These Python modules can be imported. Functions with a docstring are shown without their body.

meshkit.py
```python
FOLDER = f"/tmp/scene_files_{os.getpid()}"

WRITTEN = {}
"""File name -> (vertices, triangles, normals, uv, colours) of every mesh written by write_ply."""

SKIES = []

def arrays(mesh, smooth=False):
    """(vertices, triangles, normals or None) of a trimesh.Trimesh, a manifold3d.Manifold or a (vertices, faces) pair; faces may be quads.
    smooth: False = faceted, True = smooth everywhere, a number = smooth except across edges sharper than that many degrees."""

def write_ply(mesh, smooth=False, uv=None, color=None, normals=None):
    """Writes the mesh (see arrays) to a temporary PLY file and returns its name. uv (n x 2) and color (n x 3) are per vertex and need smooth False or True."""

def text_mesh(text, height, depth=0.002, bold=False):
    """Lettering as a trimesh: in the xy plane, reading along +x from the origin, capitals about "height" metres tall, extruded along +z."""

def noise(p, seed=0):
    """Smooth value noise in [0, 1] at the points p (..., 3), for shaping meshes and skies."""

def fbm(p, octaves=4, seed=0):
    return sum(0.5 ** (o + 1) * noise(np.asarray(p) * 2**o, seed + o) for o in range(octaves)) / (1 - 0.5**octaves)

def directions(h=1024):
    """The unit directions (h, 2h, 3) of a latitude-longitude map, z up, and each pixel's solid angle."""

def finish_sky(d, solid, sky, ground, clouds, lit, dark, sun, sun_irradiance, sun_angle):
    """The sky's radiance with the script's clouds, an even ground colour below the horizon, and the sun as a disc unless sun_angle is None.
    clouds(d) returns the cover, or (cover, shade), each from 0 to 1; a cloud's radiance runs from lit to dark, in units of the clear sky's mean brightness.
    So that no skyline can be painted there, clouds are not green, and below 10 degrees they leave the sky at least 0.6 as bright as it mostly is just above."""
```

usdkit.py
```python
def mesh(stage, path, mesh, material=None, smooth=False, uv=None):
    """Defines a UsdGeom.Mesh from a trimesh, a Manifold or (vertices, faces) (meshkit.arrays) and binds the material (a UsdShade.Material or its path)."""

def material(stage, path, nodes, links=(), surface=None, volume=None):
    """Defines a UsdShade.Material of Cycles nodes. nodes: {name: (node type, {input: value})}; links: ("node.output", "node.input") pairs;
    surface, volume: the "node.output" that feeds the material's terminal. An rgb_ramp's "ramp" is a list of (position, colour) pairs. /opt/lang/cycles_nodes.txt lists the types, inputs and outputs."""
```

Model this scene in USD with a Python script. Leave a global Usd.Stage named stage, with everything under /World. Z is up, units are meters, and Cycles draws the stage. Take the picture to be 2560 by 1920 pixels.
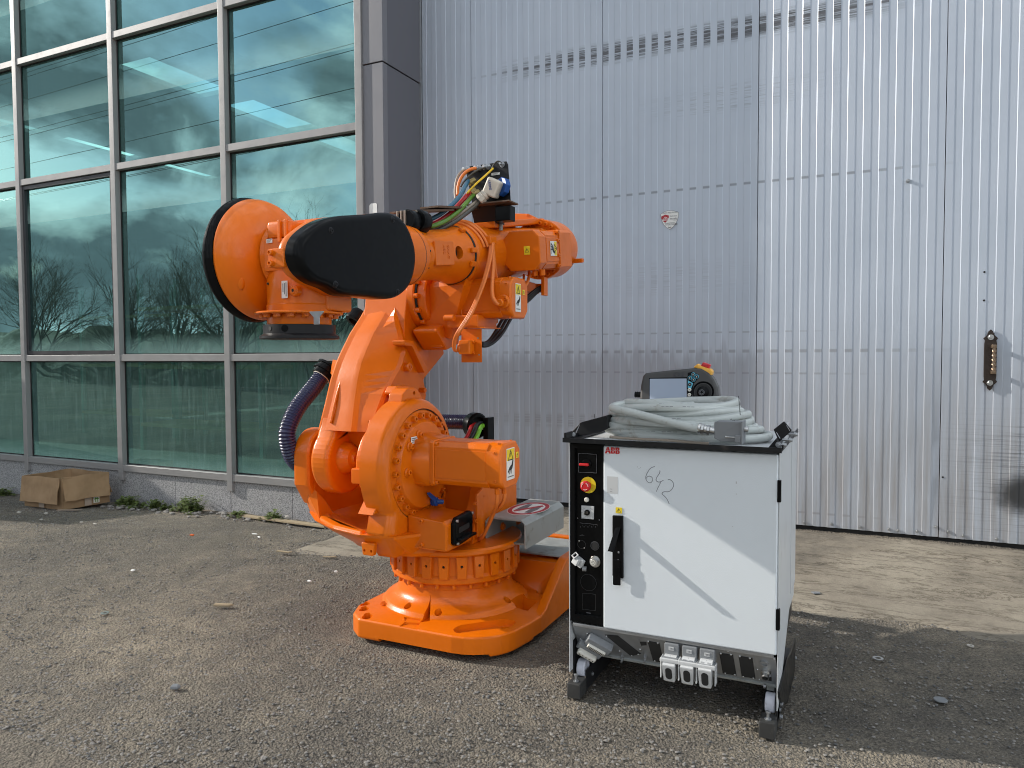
import math, random
import numpy as np, trimesh
from math import sin, cos, radians, pi, atan2, sqrt
from shapely.geometry import Polygon, LineString, Point
from shapely.ops import unary_union
from scipy.interpolate import CubicSpline
import mapbox_earcut as earcut
import usdkit, meshkit
from pxr import Usd, UsdGeom, UsdLux, UsdShade, Gf, Sdf, Vt

rng = np.random.default_rng(7)
random.seed(7)
stage = Usd.Stage.CreateInMemory()
UsdGeom.SetStageUpAxis(stage, UsdGeom.Tokens.z)
UsdGeom.SetStageMetersPerUnit(stage, 1.0)
UsdGeom.Xform.Define(stage, '/World')
UsdGeom.Scope.Define(stage, '/World/Looks')

# ---------------------------------------------------------------- camera
FPX, CX, CY, EYE = 1852.0, 1280.0, 960.0, 1.28
YAW, PITCH, ROLL = radians(25.5), math.atan(75 / 1852), radians(.28)
_f = np.array([-sin(YAW) * cos(PITCH), cos(YAW) * cos(PITCH), -sin(PITCH)])
_r = np.array([cos(YAW), sin(YAW), 0.0]); _u = np.cross(_r, _f)
CR, CU = _r * cos(ROLL) - _u * sin(ROLL), _u * cos(ROLL) + _r * sin(ROLL)
CP = np.array([0, 0, EYE])
cam = UsdGeom.Camera.Define(stage, '/World/camera')
m = Gf.Matrix4d(*CR, 0, *CU, 0, *(-_f), 0, *CP, 1)
cam.AddTransformOp().Set(m)
cam.CreateHorizontalApertureAttr(36.0); cam.CreateVerticalApertureAttr(27.0)
cam.CreateFocalLengthAttr(36.0 * FPX / 2560)
cam.CreateClippingRangeAttr(Gf.Vec2f(.05, 2000))
cam.CreateExposureAttr(0.5)

# ---------------------------------------------------------------- sun and sky
SUN = np.array([-1, -.2, .5]); SUN = SUN / np.linalg.norm(SUN)
ELEV, ROT = math.asin(SUN[2]), atan2(SUN[0], SUN[1])
sun = UsdLux.DistantLight.Define(stage, '/World/sun')
sun.CreateNormalizeAttr(True); sun.CreateIntensityAttr(0.92); sun.CreateAngleAttr(.53)
sun.CreateColorAttr(Gf.Vec3f(1.0, .94, .86))
zx = SUN; xx = np.cross([0, 0, 1.0], zx); xx /= np.linalg.norm(xx); yx = np.cross(zx, xx)
sun.AddTransformOp().Set(Gf.Matrix4d(*xx, 0, *yx, 0, *zx, 0, 0, 0, 30, 1))
dome = UsdLux.DomeLight.Define(stage, '/World/sky')
dome.CreateIntensityAttr(1.0)
sky_m = usdkit.material(stage, '/World/Looks/sky', {
    'sky': ('sky_texture', {'sky_type': 'single_scattering', 'sun_disc': False, 'sun_elevation': ELEV, 'sun_rotation': ROT, 'air_density': 1.0, 'aerosol_density': 1.0}),
    'tc': ('texture_coordinate', {}),
    'mp': ('mapping', {'scale': (1.0, 1.0, 1.7), 'location': (1.7, .4, .2)}),
    'n1': ('noise_texture', {'scale': 2.6, 'detail': 8, 'roughness': .55, 'distortion': .15}),
    'n2': ('noise_texture', {'scale': 3.4, 'detail': 9, 'roughness': .56, 'distortion': .3}),
    'cov': ('rgb_ramp', {'ramp': [(0, (0, 0, 0)), (.36, (0, 0, 0)), (.47, (1, 1, 1)), (1, (1, 1, 1))]}),
    'shade': ('rgb_ramp', {'ramp': [(0, (1.3, 1.45, 1.65)), (.43, (1.7, 1.9, 2.15)), (.50, (2.6, 2.9, 3.2)), (.555, (5.8, 6.2, 6.6)), (.62, (9.2, 9.5, 9.8)), (1, (11, 11, 11))]}),
    'mix': ('mix_color', {'use_clamp': False}),
    'bg': ('background_shader', {'strength': .15})},
    [('tc.generated', 'mp.vector'), ('mp.vector', 'n1.vector'), ('mp.vector', 'n2.vector'), ('n1.fac', 'cov.fac'), ('n2.fac', 'shade.fac'),
     ('cov.color', 'mix.fac'), ('sky.color', 'mix.a'), ('shade.color', 'mix.b'), ('mix.result', 'bg.color')], surface='bg.background')
UsdShade.MaterialBindingAPI.Apply(dome.GetPrim()).Bind(sky_m)
dome.GetPrim().SetCustomDataByKey('kind', 'structure')

# ---------------------------------------------------------------- helpers
def P(px, py, x=None, y=None, z=None):
    """the point of the place that shows at a pixel of the photograph, on a plane of known depth"""
    d = _f + CR * (px - CX) / FPX - CU * (py - CY) / FPX
    t = x / d[0] if x is not None else y / d[1] if y is not None else (z - EYE) / d[2]
    return CP + d * t
def crop(ox, oy, s):
    return lambda u, v, **k: P(ox + u * s, oy + v * s, **k)
D1 = crop(0, 0, 1.1573)
K1 = crop(500, 380, .4521); K2 = crop(660, 900, .4582); K3 = crop(1000, 380, .18083)
K4 = crop(1000, 520, .2170); K5 = crop(1000, 650, .18083); K6 = crop(780, 720, .24111)
K7 = crop(680, 960, .27720); K8 = crop(940, 960, .24111); KW = crop(500, 460, .24111)
KB = crop(860, 1340, .27125); KG = crop(1180, 1200, .15672); KH = crop(680, 780, .25317)
KC = crop(1380, 860, .30134); KD = crop(1380, 1300, .36171); KP = crop(1400, 1080, .14467)
KQ = crop(1400, 1280, .18083); KS = crop(1400, 1540, .14467); KR = crop(1640, 1560, .19289)
KT = crop(1560, 880, .20796); KX = crop(0, 1160, .14467); KZ = crop(1600, 480, .07233); KY = crop(2400, 800, .12057)

used, offs = {}, {}
def numbered(parent, name):
    k = (parent, name); n = used.get(k, 0); used[k] = n + 1
    return f'{parent}/{name}' + (f'_{n:03d}' if n else '')
def data(p, label=None, cat=None, group=None, kind=None):
    for k, v in (('label', label), ('category', cat), ('group', group), ('kind', kind)):
        if v: p.SetCustomDataByKey(k, v)
    return p
def thing(name, label, cat, loc=(0, 0, 0), group=None):
    path = numbered('/World', name)
    x = UsdGeom.Xform.Define(stage, path); x.AddTranslateOp().Set(Gf.Vec3d(*map(float, loc)))
    offs[path] = np.array(loc, float)
    data(x.GetPrim(), label, cat, group)
    return path
def obj(name, mesh, mat, parent='/World', smooth=32, label=None, cat=None, group=None, kind=None, uv=None):
    if isinstance(mesh, (list, tuple)) and not (len(mesh) == 2 and isinstance(mesh[0], np.ndarray)):
        mesh = join(*mesh)
    path = numbered(parent, name)
    off = offs.get(parent, np.zeros(3)); offs[path] = off
    v, f = (mesh.vertices, mesh.faces) if hasattr(mesh, 'vertices') else mesh
    p = usdkit.mesh(stage, path, (np.array(v) - off, np.array(f)), M[mat] if isinstance(mat, str) else mat, smooth=smooth)
    data(p.GetPrim(), label, cat, group, kind)
    return path
def dup(src, loc, rotz=0, scale=1, label=None, group=None):
    s = stage.GetPrimAtPath(src); was = s.GetCustomData()
    nm = src.split('/')[-1]; nm = nm[:-4] if nm[-4:-3] == '_' and nm[-3:].isdigit() else nm; path = numbered('/World', nm)
    x = UsdGeom.Xform.Define(stage, path)
    x.AddTranslateOp().Set(Gf.Vec3d(*map(float, loc))); x.AddRotateZOp().Set(float(rotz)); x.AddScaleOp().Set(Gf.Vec3f(scale, scale, scale))
    p = x.GetPrim()
    p.GetReferences().AddInternalReference(Sdf.Path(src)); p.SetInstanceable(True)
    data(p, label or was['label'], was['category'], group or was.get('group'))
    return path

def tm(v, f): return trimesh.Trimesh(np.asarray(v, float), np.asarray(f, int), process=False)
def join(*ms): return trimesh.util.concatenate([x for x in ms])
def swap(mesh, axis):
    v, f = np.array(mesh.vertices), np.array(mesh.faces)
    if axis == 'x': v = v[:, [2, 0, 1]]
    elif axis == 'y': v = v[:, [0, 2, 1]]; f = f[:, ::-1]
    return tm(v, f)
def ccw(p):
    p = np.asarray(p, float)
    if np.allclose(p[0], p[-1]): p = p[:-1]
    a = np.sum(p[:, 0] * np.roll(p[:, 1], -1) - np.roll(p[:, 0], -1) * p[:, 1])
    return p if a > 0 else p[::-1]
def inset(p, d):
    e1 = p - np.roll(p, 1, 0); e2 = np.roll(p, -1, 0) - p
    n1 = np.stack([-e1[:, 1], e1[:, 0]], 1); n2 = np.stack([-e2[:, 1], e2[:, 0]], 1)
    n1 /= np.linalg.norm(n1, axis=1, keepdims=True) + 1e-12; n2 /= np.linalg.norm(n2, axis=1, keepdims=True) + 1e-12
    b = n1 + n2; l = np.linalg.norm(b, axis=1, keepdims=True); b /= l + 1e-12
    c = np.clip((b * n1).sum(1, keepdims=True), .35, 1)
    return p + b * d / c
def rpoly(pts, r=0, q=4, inner=0):
    g = Polygon(pts)
    g0 = g
    if r:
        while g0.buffer(-r, join_style=2).is_empty: r *= .7
        g = g.buffer(-r, join_style=2).buffer(r * .999, quad_segs=q)
    if inner: g = g.buffer(inner, join_style=2).buffer(-inner, quad_segs=q)
    if g.geom_type != 'Polygon': g = max(g.geoms, key=lambda x: x.area)
    return ccw(np.array(g.exterior.coords))
def cap(p):
    v, f = trimesh.creation.triangulate_polygon(Polygon(p), engine='earcut')
    return np.asarray(v), np.asarray(f)
def prism(pts, a, b, axis='z', r=0.0, seg=2, both=True):
    """a polygon pushed along an axis from a to b, with rounded rims"""
    p = ccw(pts); a, b = min(a, b), max(a, b)
    keep = np.linalg.norm(p - np.roll(p, 1, 0), axis=1) > 2e-5; p = p[keep]
    rings = []
    if r:
        ks = [k / seg * pi / 2 for k in range(seg + 1)]
        if both: rings += [(inset(p, r * (1 - sin(t))), a + r * (1 - cos(t))) for t in ks]
        else: rings += [(p, a)]
        rings += [(inset(p, r * (1 - sin(t))), b - r * (1 - cos(t))) for t in ks[::-1]]
    else: rings = [(p, a), (p, b)]
    n = len(p); V = np.vstack([np.column_stack([q, np.full(n, h)]) for q, h in rings]); F = []
    for k in range(len(rings) - 1):
        i = np.arange(n); j = (i + 1) % n
        F += [np.stack([k * n + i, k * n + j, (k + 1) * n + j], 1), np.stack([k * n + i, (k + 1) * n + j, (k + 1) * n + i], 1)]
    t = earcut.triangulate_float64(p, np.array([n], np.uint32)).reshape(-1, 3).astype(int)
    e1, e2 = p[t[:, 1]] - p[t[:, 0]], p[t[:, 2]] - p[t[:, 0]]
    bad = e1[:, 0] * e2[:, 1] - e1[:, 1] * e2[:, 0] < 0; t[bad] = t[bad][:, ::-1]
    F += [t[:, ::-1], t + (len(rings) - 1) * n]
    return swap(tm(V, np.vstack(F)), axis)
def box(x0, x1, y0, y1, z0, z1, r=0.0, seg=2):
    x0, x1 = sorted((x0, x1)); y0, y1 = sorted((y0, y1)); z0, z1 = sorted((z0, z1))
    pts = [(x0, y0), (x1, y0), (x1, y1), (x0, y1)]
    if r: return prism(rpoly(pts, r, seg + 1), z0, z1, 'z', r, seg)
    return prism(pts, z0, z1)
def circ(cx, cy, r, n=32, a0=0, a1=2 * pi):
    t = np.linspace(a0, a1, n, endpoint=abs(a1 - a0 - 2 * pi) > 1e-6)
    return np.stack([cx + r * np.cos(t), cy + r * np.sin(t)], 1)
def lathe(prof, axis, c, n=32):
    """profile of (radius, height along the axis), turned about the axis through c"""
    prof = np.asarray(prof, float); t = np.arange(n) * 2 * pi / n; V = []; F = []
    for r, h in prof: V.append(np.column_stack([r * np.cos(t), r * np.sin(t), np.full(n, h)]))
    V = np.vstack(V); i = np.arange(n); j = (i + 1) % n
    for k in range(len(prof) - 1):
        F += [np.stack([k * n + i, k * n + j, (k + 1) * n + j], 1), np.stack([k * n + i, (k + 1) * n + j, (k + 1) * n + i], 1)]
    g = tm(V, np.vstack(F)); g.merge_vertices(digits_vertex=6); g.update_faces(g.nondegenerate_faces())
    g = swap(g, axis); g.vertices = g.vertices + np.asarray(c, float)
    return g
def cyl(axis, c, r, a, b, n=28, bev=0.0, r2=None):
    r2 = r if r2 is None else r2; a, b = min(a, b), max(a, b)
    pr = [(0, a), (r - bev, a), (r, a + bev), (r2, b - bev), (r2 - bev, b), (0, b)]
    return lathe(pr, axis, c, n)
def frames(p):
    p = np.asarray(p, float); t = np.gradient(p, axis=0); t /= np.linalg.norm(t, axis=1, keepdims=True) + 1e-12
    u = np.cross(t[0], [0, 0, 1.0]); u = u if np.linalg.norm(u) > .05 else np.cross(t[0], [1.0, 0, 0]); u /= np.linalg.norm(u)
    U = []
    for k in range(len(p)):
        u = u - t[k] * (u @ t[k]); u /= np.linalg.norm(u); U.append(u)
    U = np.array(U); return t, U, np.cross(t, U)
def tube(p, r, n=10, closed=False):
    p = np.asarray(p, float); r = np.broadcast_to(np.asarray(r, float), (len(p),)); t, U, W = frames(p)
    a = np.arange(n) * 2 * pi / n
    V = (p[:, None] + r[:, None, None] * (np.cos(a)[None, :, None] * U[:, None] + np.sin(a)[None, :, None] * W[:, None])).reshape(-1, 3)
    i = np.arange(n); j = (i + 1) % n; F = []
    for k in range(len(p) - 1):
        F += [np.stack([k * n + i, k * n + j, (k + 1) * n + j], 1), np.stack([k * n + i, (k + 1) * n + j, (k + 1) * n + i], 1)]
    V = np.vstack([V, p[:1], p[-1:]]); e = len(p) * n
    F += [np.stack([np.full(n, e), j, i], 1), np.stack([np.full(n, e + 1), (len(p) - 1) * n + i, (len(p) - 1) * n + j], 1)]
    return tm(V, np.vstack(F))
def spl(pts, n=40):
    pts = np.asarray(pts, float); d = np.r_[0, np.cumsum(np.linalg.norm(np.diff(pts, axis=0), axis=1))]
    return CubicSpline(d, pts)(np.linspace(0, d[-1], n))
def lin(pts, step=.01):
    pts = np.asarray(pts, float); d = np.r_[0, np.cumsum(np.linalg.norm(np.diff(pts, axis=0), axis=1))]
    q = np.linspace(0, d[-1], max(2, int(d[-1] / step)))
    return np.stack([np.interp(q, d, pts[:, k]) for k in range(3)], 1)
def loft(secs):
    S = [np.asarray(s, float) for s in secs]; n = len(S[0]); V = np.vstack(S); i = np.arange(n); j = (i + 1) % n; F = []
    for k in range(len(S) - 1):
        F += [np.stack([k * n + i, k * n + j, (k + 1) * n + j], 1), np.stack([k * n + i, (k + 1) * n + j, (k + 1) * n + i], 1)]
    e = len(V); V = np.vstack([V, S[0].mean(0), S[-1].mean(0)])
    F += [np.stack([np.full(n, e), j, i], 1), np.stack([np.full(n, e + 1), (len(S) - 1) * n + i, (len(S) - 1) * n + j], 1)]
    g = tm(V, np.vstack(F))
    if g.volume < 0: g.faces = g.faces[:, ::-1]
    return g
def hull(*gs):
    return trimesh.convex.convex_hull(np.vstack([np.asarray(g.vertices if hasattr(g, 'vertices') else g) for g in gs]))
def boolean(op, gs):
    try:
        g = getattr(trimesh.boolean, op)(list(gs), engine='manifold', check_volume=False)
        if len(g.faces): return g
    except Exception as ex: print(op, 'failed', ex)
    return gs[0] if op == 'difference' else join(*gs)
def cut(a, *bs): return boolean('difference', (a, *bs))
def fuse(*gs): return boolean('union', gs)
def place(g, mat3, c):
    g = g.copy(); g.vertices = np.asarray(g.vertices) @ np.asarray(mat3, float).T + np.asarray(c, float)
    if np.linalg.det(np.asarray(mat3, float)) < 0: g.faces = g.faces[:, ::-1]
    return g
def basis(n, up=(0, 0, 1)):
    n = np.asarray(n, float) / np.linalg.norm(n); u = np.cross(up, n)
    if np.linalg.norm(u) < 1e-3: u = np.cross((0, 1.0, 0), n)
    u /= np.linalg.norm(u); return np.stack([u, np.cross(n, u), n], 1)
def socket(c, n, r=.009, h=.012, k=12):
    """a hexagon socket screw head at c, pointing along n"""
    g = lathe([(0, h * .45), (r * .5, h * .45), (r * .5, h), (r * .86, h), (r, h * .86), (r, -.002)][::-1], 'z', (0, 0, 0), k)
    return place(g, basis(n), c)
def hexbolt(c, n, r=.009, h=.008):
    g = join(cyl('z', (0, 0, 0), r * 1.35, -.002, h * .25, 14), cyl('z', (0, 0, 0), r, 0, h, 6, r * .12))
    return place(g, basis(n), c)
def text(s, h, o, right, up, depth=.0006, bold=False):
    """lettering with its lower left corner at o"""
    g = meshkit.text_mesh(s, h, depth, bold); right = np.asarray(right, float); up = np.asarray(up, float)
    return place(g, np.stack([right, up, np.cross(right, up)], 1), o)
def flat(pts, o, right, up, d=.0008):
    g = prism(pts, 0, d); right = np.asarray(right, float); up = np.asarray(up, float)
    return place(g, np.stack([right, up, np.cross(right, up)], 1), o)
def rect(w, h, r=0): return rpoly([(-w / 2, -h / 2), (w / 2, -h / 2), (w / 2, h / 2), (-w / 2, h / 2)], r)

# ---------------------------------------------------------------- materials
M = {}
def mat(name, nodes, links, surface, **k):
    M[name] = usdkit.material(stage, f'/World/Looks/{name}', nodes, links, surface=surface, **k)
def plain(name, col, rough=.5, metal=0, var=.12, scale=9, bump=0, bscale=120, coat=0, spec=.5, dirt=None):
    n = {'g': ('geometry', {}), 'n': ('noise_texture', {'scale': scale, 'detail': 5, 'roughness': .6}),
         'r': ('rgb_ramp', {'ramp': [(0, tuple(c * (1 - var) for c in col)), (.5, col), (1, tuple(min(1, c * (1 + var)) for c in col))]}),
         'rr': ('map_range', {'from_min': .3, 'from_max': .7, 'to_min': max(.03, rough * .8), 'to_max': min(1, rough * 1.25), 'clamp': True}),
         'p': ('principled_bsdf', {'metallic': metal, 'roughness': rough, 'coat_weight': coat, 'coat_roughness': .08, 'specular_ior_level': spec})}
    l = [('g.position', 'n.vector'), ('n.fac', 'r.fac'), ('n.fac', 'rr.value'), ('rr.result', 'p.roughness')]
    src = 'r.color'
    if dirt:
        n['dn'] = ('noise_texture', {'scale': dirt[1], 'detail': 6, 'roughness': .7})
        n['dr'] = ('rgb_ramp', {'ramp': [(0, (0, 0, 0)), (dirt[2], (0, 0, 0)), (min(1, dirt[2] + .16), (1, 1, 1))]})
        n['dm'] = ('mix_color', {'b': dirt[0]})
        l += [('g.position', 'dn.vector'), ('dn.fac', 'dr.fac'), ('dr.color', 'dm.fac'), ('r.color', 'dm.a')]; src = 'dm.result'
    l.append((src, 'p.base_color'))
    if bump:
        n['bn'] = ('noise_texture', {'scale': bscale, 'detail': 3}); n['b'] = ('bump', {'strength': bump, 'distance': .004})
        l += [('g.position', 'bn.vector'), ('bn.fac', 'b.height'), ('b.normal', 'p.normal')]
    mat(name, n, l, 'p.BSDF')
plain('orange', (.70, .145, .0015), .29, var=.05, scale=5, bump=.12, bscale=85, coat=.12, spec=.4, dirt=((.58, .115, .002), 7, .66))
plain('orange_cable', (.74, .19, .03), .35, var=.06)
plain('black_plastic', (.004, .0042, .0045), .22, var=.2, bump=.04, bscale=260, spec=.11)
plain('black_metal', (.010, .010, .011), .42, spec=.3, var=.3, bump=.06, dirt=((.06, .05, .045), 14, .62))
plain('foot_metal', (.030, .030, .029), .6, var=.3, scale=30, bump=.25, bscale=90, dirt=((.10, .09, .075), 25, .60))
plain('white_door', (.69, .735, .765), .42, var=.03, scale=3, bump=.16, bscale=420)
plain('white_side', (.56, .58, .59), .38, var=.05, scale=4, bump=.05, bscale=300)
plain('steel', (.55, .55, .54), .3, metal=1, var=.15, scale=40)
plain('zinc', (.36, .37, .38), .42, metal=.85, var=.25, scale=24, bump=.1)
plain('galvanised', (.36, .38, .37), .55, metal=.35, var=.22, scale=16, bump=.12, bscale=60, dirt=((.20, .19, .15), 9, .56))
plain('brass', (.45, .36, .16), .4, metal=.9, var=.2)
plain('rusty', (.11, .065, .04), .75, var=.35, scale=45, bump=.3)
plain('red', (.55, .012, .016), .35, var=.06)
plain('sign_red', (.42, .03, .04), .5, var=.2, scale=60)
plain('yellow', (.80, .60, .02), .4, var=.05)
plain('amber', (.82, .42, .05), .4, var=.05)
plain('white', (.78, .78, .75), .5, var=.05)
plain('ivory', (.66, .64, .57), .5, var=.08)
plain('ink', (.02, .02, .02), .6)
plain('print_grey', (.16, .16, .17), .6)
plain('faint_print', (.07, .07, .07), .6)
plain('pen', (.03, .03, .045), .5)
plain('connector_grey', (.20, .21, .22), .5, var=.1, bump=.06)
plain('light_grey', (.52, .53, .53), .45, var=.06)
plain('stone_beige', (.60, .54, .45), .45, var=.08)
plain('navy_text', (.02, .05, .22), .5)
plain('blue_plastic', (.01, .07, .28), .3)
plain('hose_blue', (.03, .10, .16), .2, coat=.3)
plain('hose_red', (.42, .02, .02), .2, coat=.3)
plain('hose_green', (.10, .22, .03), .25, coat=.3)
plain('bright_green', (.16, .42, .03), .3)
plain('cable_dark', (.045, .04, .032), .3, coat=.3)
plain('cable_black', (.01, .01, .011), .35)
plain('cable_yellow', (.75, .48, .02), .35)
plain('cable_taupe', (.28, .23, .18), .4)
plain('conduit', (.008, .009, .042), .24, var=.15, coat=.5)
plain('cable_grey', (.47, .50, .48), .5, var=.10, scale=10, bump=.05, dirt=((.26, .22, .17), 11, .57))
plain('screen', (.34, .40, .50), .22, var=.04, scale=3)
plain('pendant_grey', (.045, .044, .042), .38, var=.1, bump=.06, bscale=300)
plain('cyan', (.10, .45, .60), .4)
plain('nylon', (.62, .64, .72), .45, var=.12, scale=30, dirt=((.35, .34, .33), 40, .6))
plain('bronze', (.045, .034, .028), .45, metal=.6, var=.4, scale=60, bump=.4, bscale=200)
plain('bronze_worn', (.22, .16, .11), .35, metal=.7, var=.3, scale=60)
plain('frame_grey', (.27, .265, .26), .42, metal=.15, var=.06, scale=8, bump=.03)
plain('window_dark', (.025, .025, .028), .4)
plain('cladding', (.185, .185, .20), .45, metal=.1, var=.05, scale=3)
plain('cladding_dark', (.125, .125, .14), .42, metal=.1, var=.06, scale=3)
plain('rubber', (.012, .012, .012), .7)
plain('inside_wall', (.16, .17, .17), .9, var=.1)
plain('inside_floor', (.10, .10, .10), .7, var=.2)
plain('inside_rack', (.22, .17, .08), .8, var=.3)
plain('green_rack', (.04, .14, .12), .6)
plain('leaf', (.10, .14, .03), .7, var=.5, scale=35)
plain('bark', (.10, .085, .07), .9, var=.3, scale=14)
plain('brush', (.055, .055, .03), .95, var=.6, scale=2, bump=.8, bscale=6)
plain('silver_car', (.45, .47, .48), .3, metal=.4, coat=.6)
plain('container', (.10, .16, .25), .55, var=.2, scale=3)
plain('tape', (.40, .32, .25), .4)
plain('pebble', (.24, .225, .205), .9, var=.5, scale=55)
plain('dark_pebble', (.11, .108, .105), .9, var=.4, scale=55)
plain('pale_stone', (.48, .45, .40), .85, var=.2, scale=40)
plain('dry_stick', (.34, .27, .17), .85, var=.25, scale=60)
plain('scrap_orange', (.65, .13, .03), .6)

def world_mat_cardboard():
    mat('cardboard', {'g': ('geometry', {}), 'mp': ('mapping', {'scale': (60, 60, 2)}), 'w': ('noise_texture', {'scale': 1.5, 'detail': 2}),
        'n': ('noise_texture', {'scale': 9, 'detail': 6, 'roughness': .65}),
        'r': ('rgb_ramp', {'ramp': [(0, (.15, .09, .045)), (.42, (.28, .18, .095)), (.6, (.33, .215, .115)), (1, (.40, .27, .155))]}),
        'add': ('math', {'math_type': 'multiply_add', 'value2': .16}), 'b': ('bump', {'strength': .25, 'distance': .004}),
        'p': ('principled_bsdf', {'roughness': .85})},
        [('g.position', 'mp.vector'), ('mp.vector', 'w.vector'), ('g.position', 'n.vector'), ('w.fac', 'add.value1'), ('n.fac', 'add.value3'),
         ('add.value', 'r.fac'), ('r.color', 'p.base_color'), ('n.fac', 'b.height'), ('b.normal', 'p.normal')], 'p.BSDF')
world_mat_cardboard()
mat('granite', {'g': ('geometry', {}), 'v': ('noise_texture', {'scale': 120, 'detail': 3, 'roughness': .85}), 'n': ('noise_texture', {'scale': 2.5, 'detail': 5}),
    'r': ('rgb_ramp', {'ramp': [(0, (.03, .03, .032)), (.38, (.13, .13, .135)), (.5, (.33, .33, .335)), (.62, (.50, .50, .50)), (1, (.75, .75, .74))]}),
    'd': ('rgb_ramp', {'ramp': [(0, (.62, .63, .66)), (.5, (.9, .9, .9)), (1, (1, .99, .95))]}), 'mx': ('mix_color', {'blend_type': 'multiply', 'fac': 1.0}),
    'p': ('principled_bsdf', {'roughness': .65})},
    [('g.position', 'v.vector'), ('g.position', 'n.vector'), ('v.fac', 'r.fac'), ('n.fac', 'd.fac'), ('r.color', 'mx.a'), ('d.color', 'mx.b'), ('mx.result', 'p.base_color')], 'p.BSDF')
mat('asphalt', {'g': ('geometry', {}),
    'big': ('noise_texture', {'scale': .75, 'detail': 5, 'roughness': .62}), 'mid': ('noise_texture', {'scale': 7, 'detail': 5, 'roughness': .7}),
    'fine': ('noise_texture', {'scale': 120, 'detail': 3, 'roughness': .75}), 'vor': ('voronoi_texture', {'scale': 150}), 'vor2': ('voronoi_texture', {'scale': 75, 'randomness': 1.0}),
    'a': ('rgb_ramp', {'ramp': [(0, (.09, .083, .075)), (.38, (.155, .141, .122)), (.49, (.215, .192, .157)), (.58, (.30, .262, .205)), (.70, (.44, .385, .295)), (1, (.54, .48, .37))]}),
    'f': ('rgb_ramp', {'ramp': [(0, (.18, .18, .19)), (.40, (.66, .66, .66)), (.55, (1, 1, 1)), (.75, (1.18, 1.17, 1.15)), (1, (1.4, 1.38, 1.34))]}),
    'cellr': ('separate_color', {}), 'cell': ('rgb_ramp', {'ramp': [(0, (.62, .62, .64)), (.5, (.95, .95, .95)), (.85, (1.08, 1.06, 1.03)), (1, (1.3, 1.27, 1.22))]}),
    'm1': ('math', {'math_type': 'multiply_add', 'value2': .38}), 'm0': ('math', {'math_type': 'multiply', 'value2': .62}),
    'x1': ('mix_color', {'blend_type': 'multiply', 'fac': 1.0, 'use_clamp': False}), 'x2': ('mix_color', {'blend_type': 'multiply', 'fac': .8, 'use_clamp': False}),
    'h1': ('math', {'math_type': 'multiply_add', 'value2': -.9}), 'h2': ('math', {'math_type': 'multiply_add', 'value2': -1.3}),
    'b': ('bump', {'strength': 1.0, 'distance': .008}), 'p': ('principled_bsdf', {'roughness': .9, 'specular_ior_level': .25})},
    [('g.position', x + '.vector') for x in ('big', 'mid', 'fine', 'vor', 'vor2')] +
    [('big.fac', 'm0.value1'), ('mid.fac', 'm1.value1'), ('m0.value', 'm1.value3'), ('m1.value', 'a.fac'), ('fine.fac', 'f.fac'), ('vor.color', 'cellr.color'), ('cellr.r', 'cell.fac'),
     ('a.color', 'x1.a'), ('f.color', 'x1.b'), ('x1.result', 'x2.a'), ('cell.color', 'x2.b'), ('x2.result', 'p.base_color'),
     ('vor.distance', 'h1.value1'), ('fine.fac', 'h1.value3'), ('vor2.distance', 'h2.value1'), ('h1.value', 'h2.value3'), ('h2.value', 'b.height'), ('b.normal', 'p.normal')], 'p.BSDF')
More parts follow.
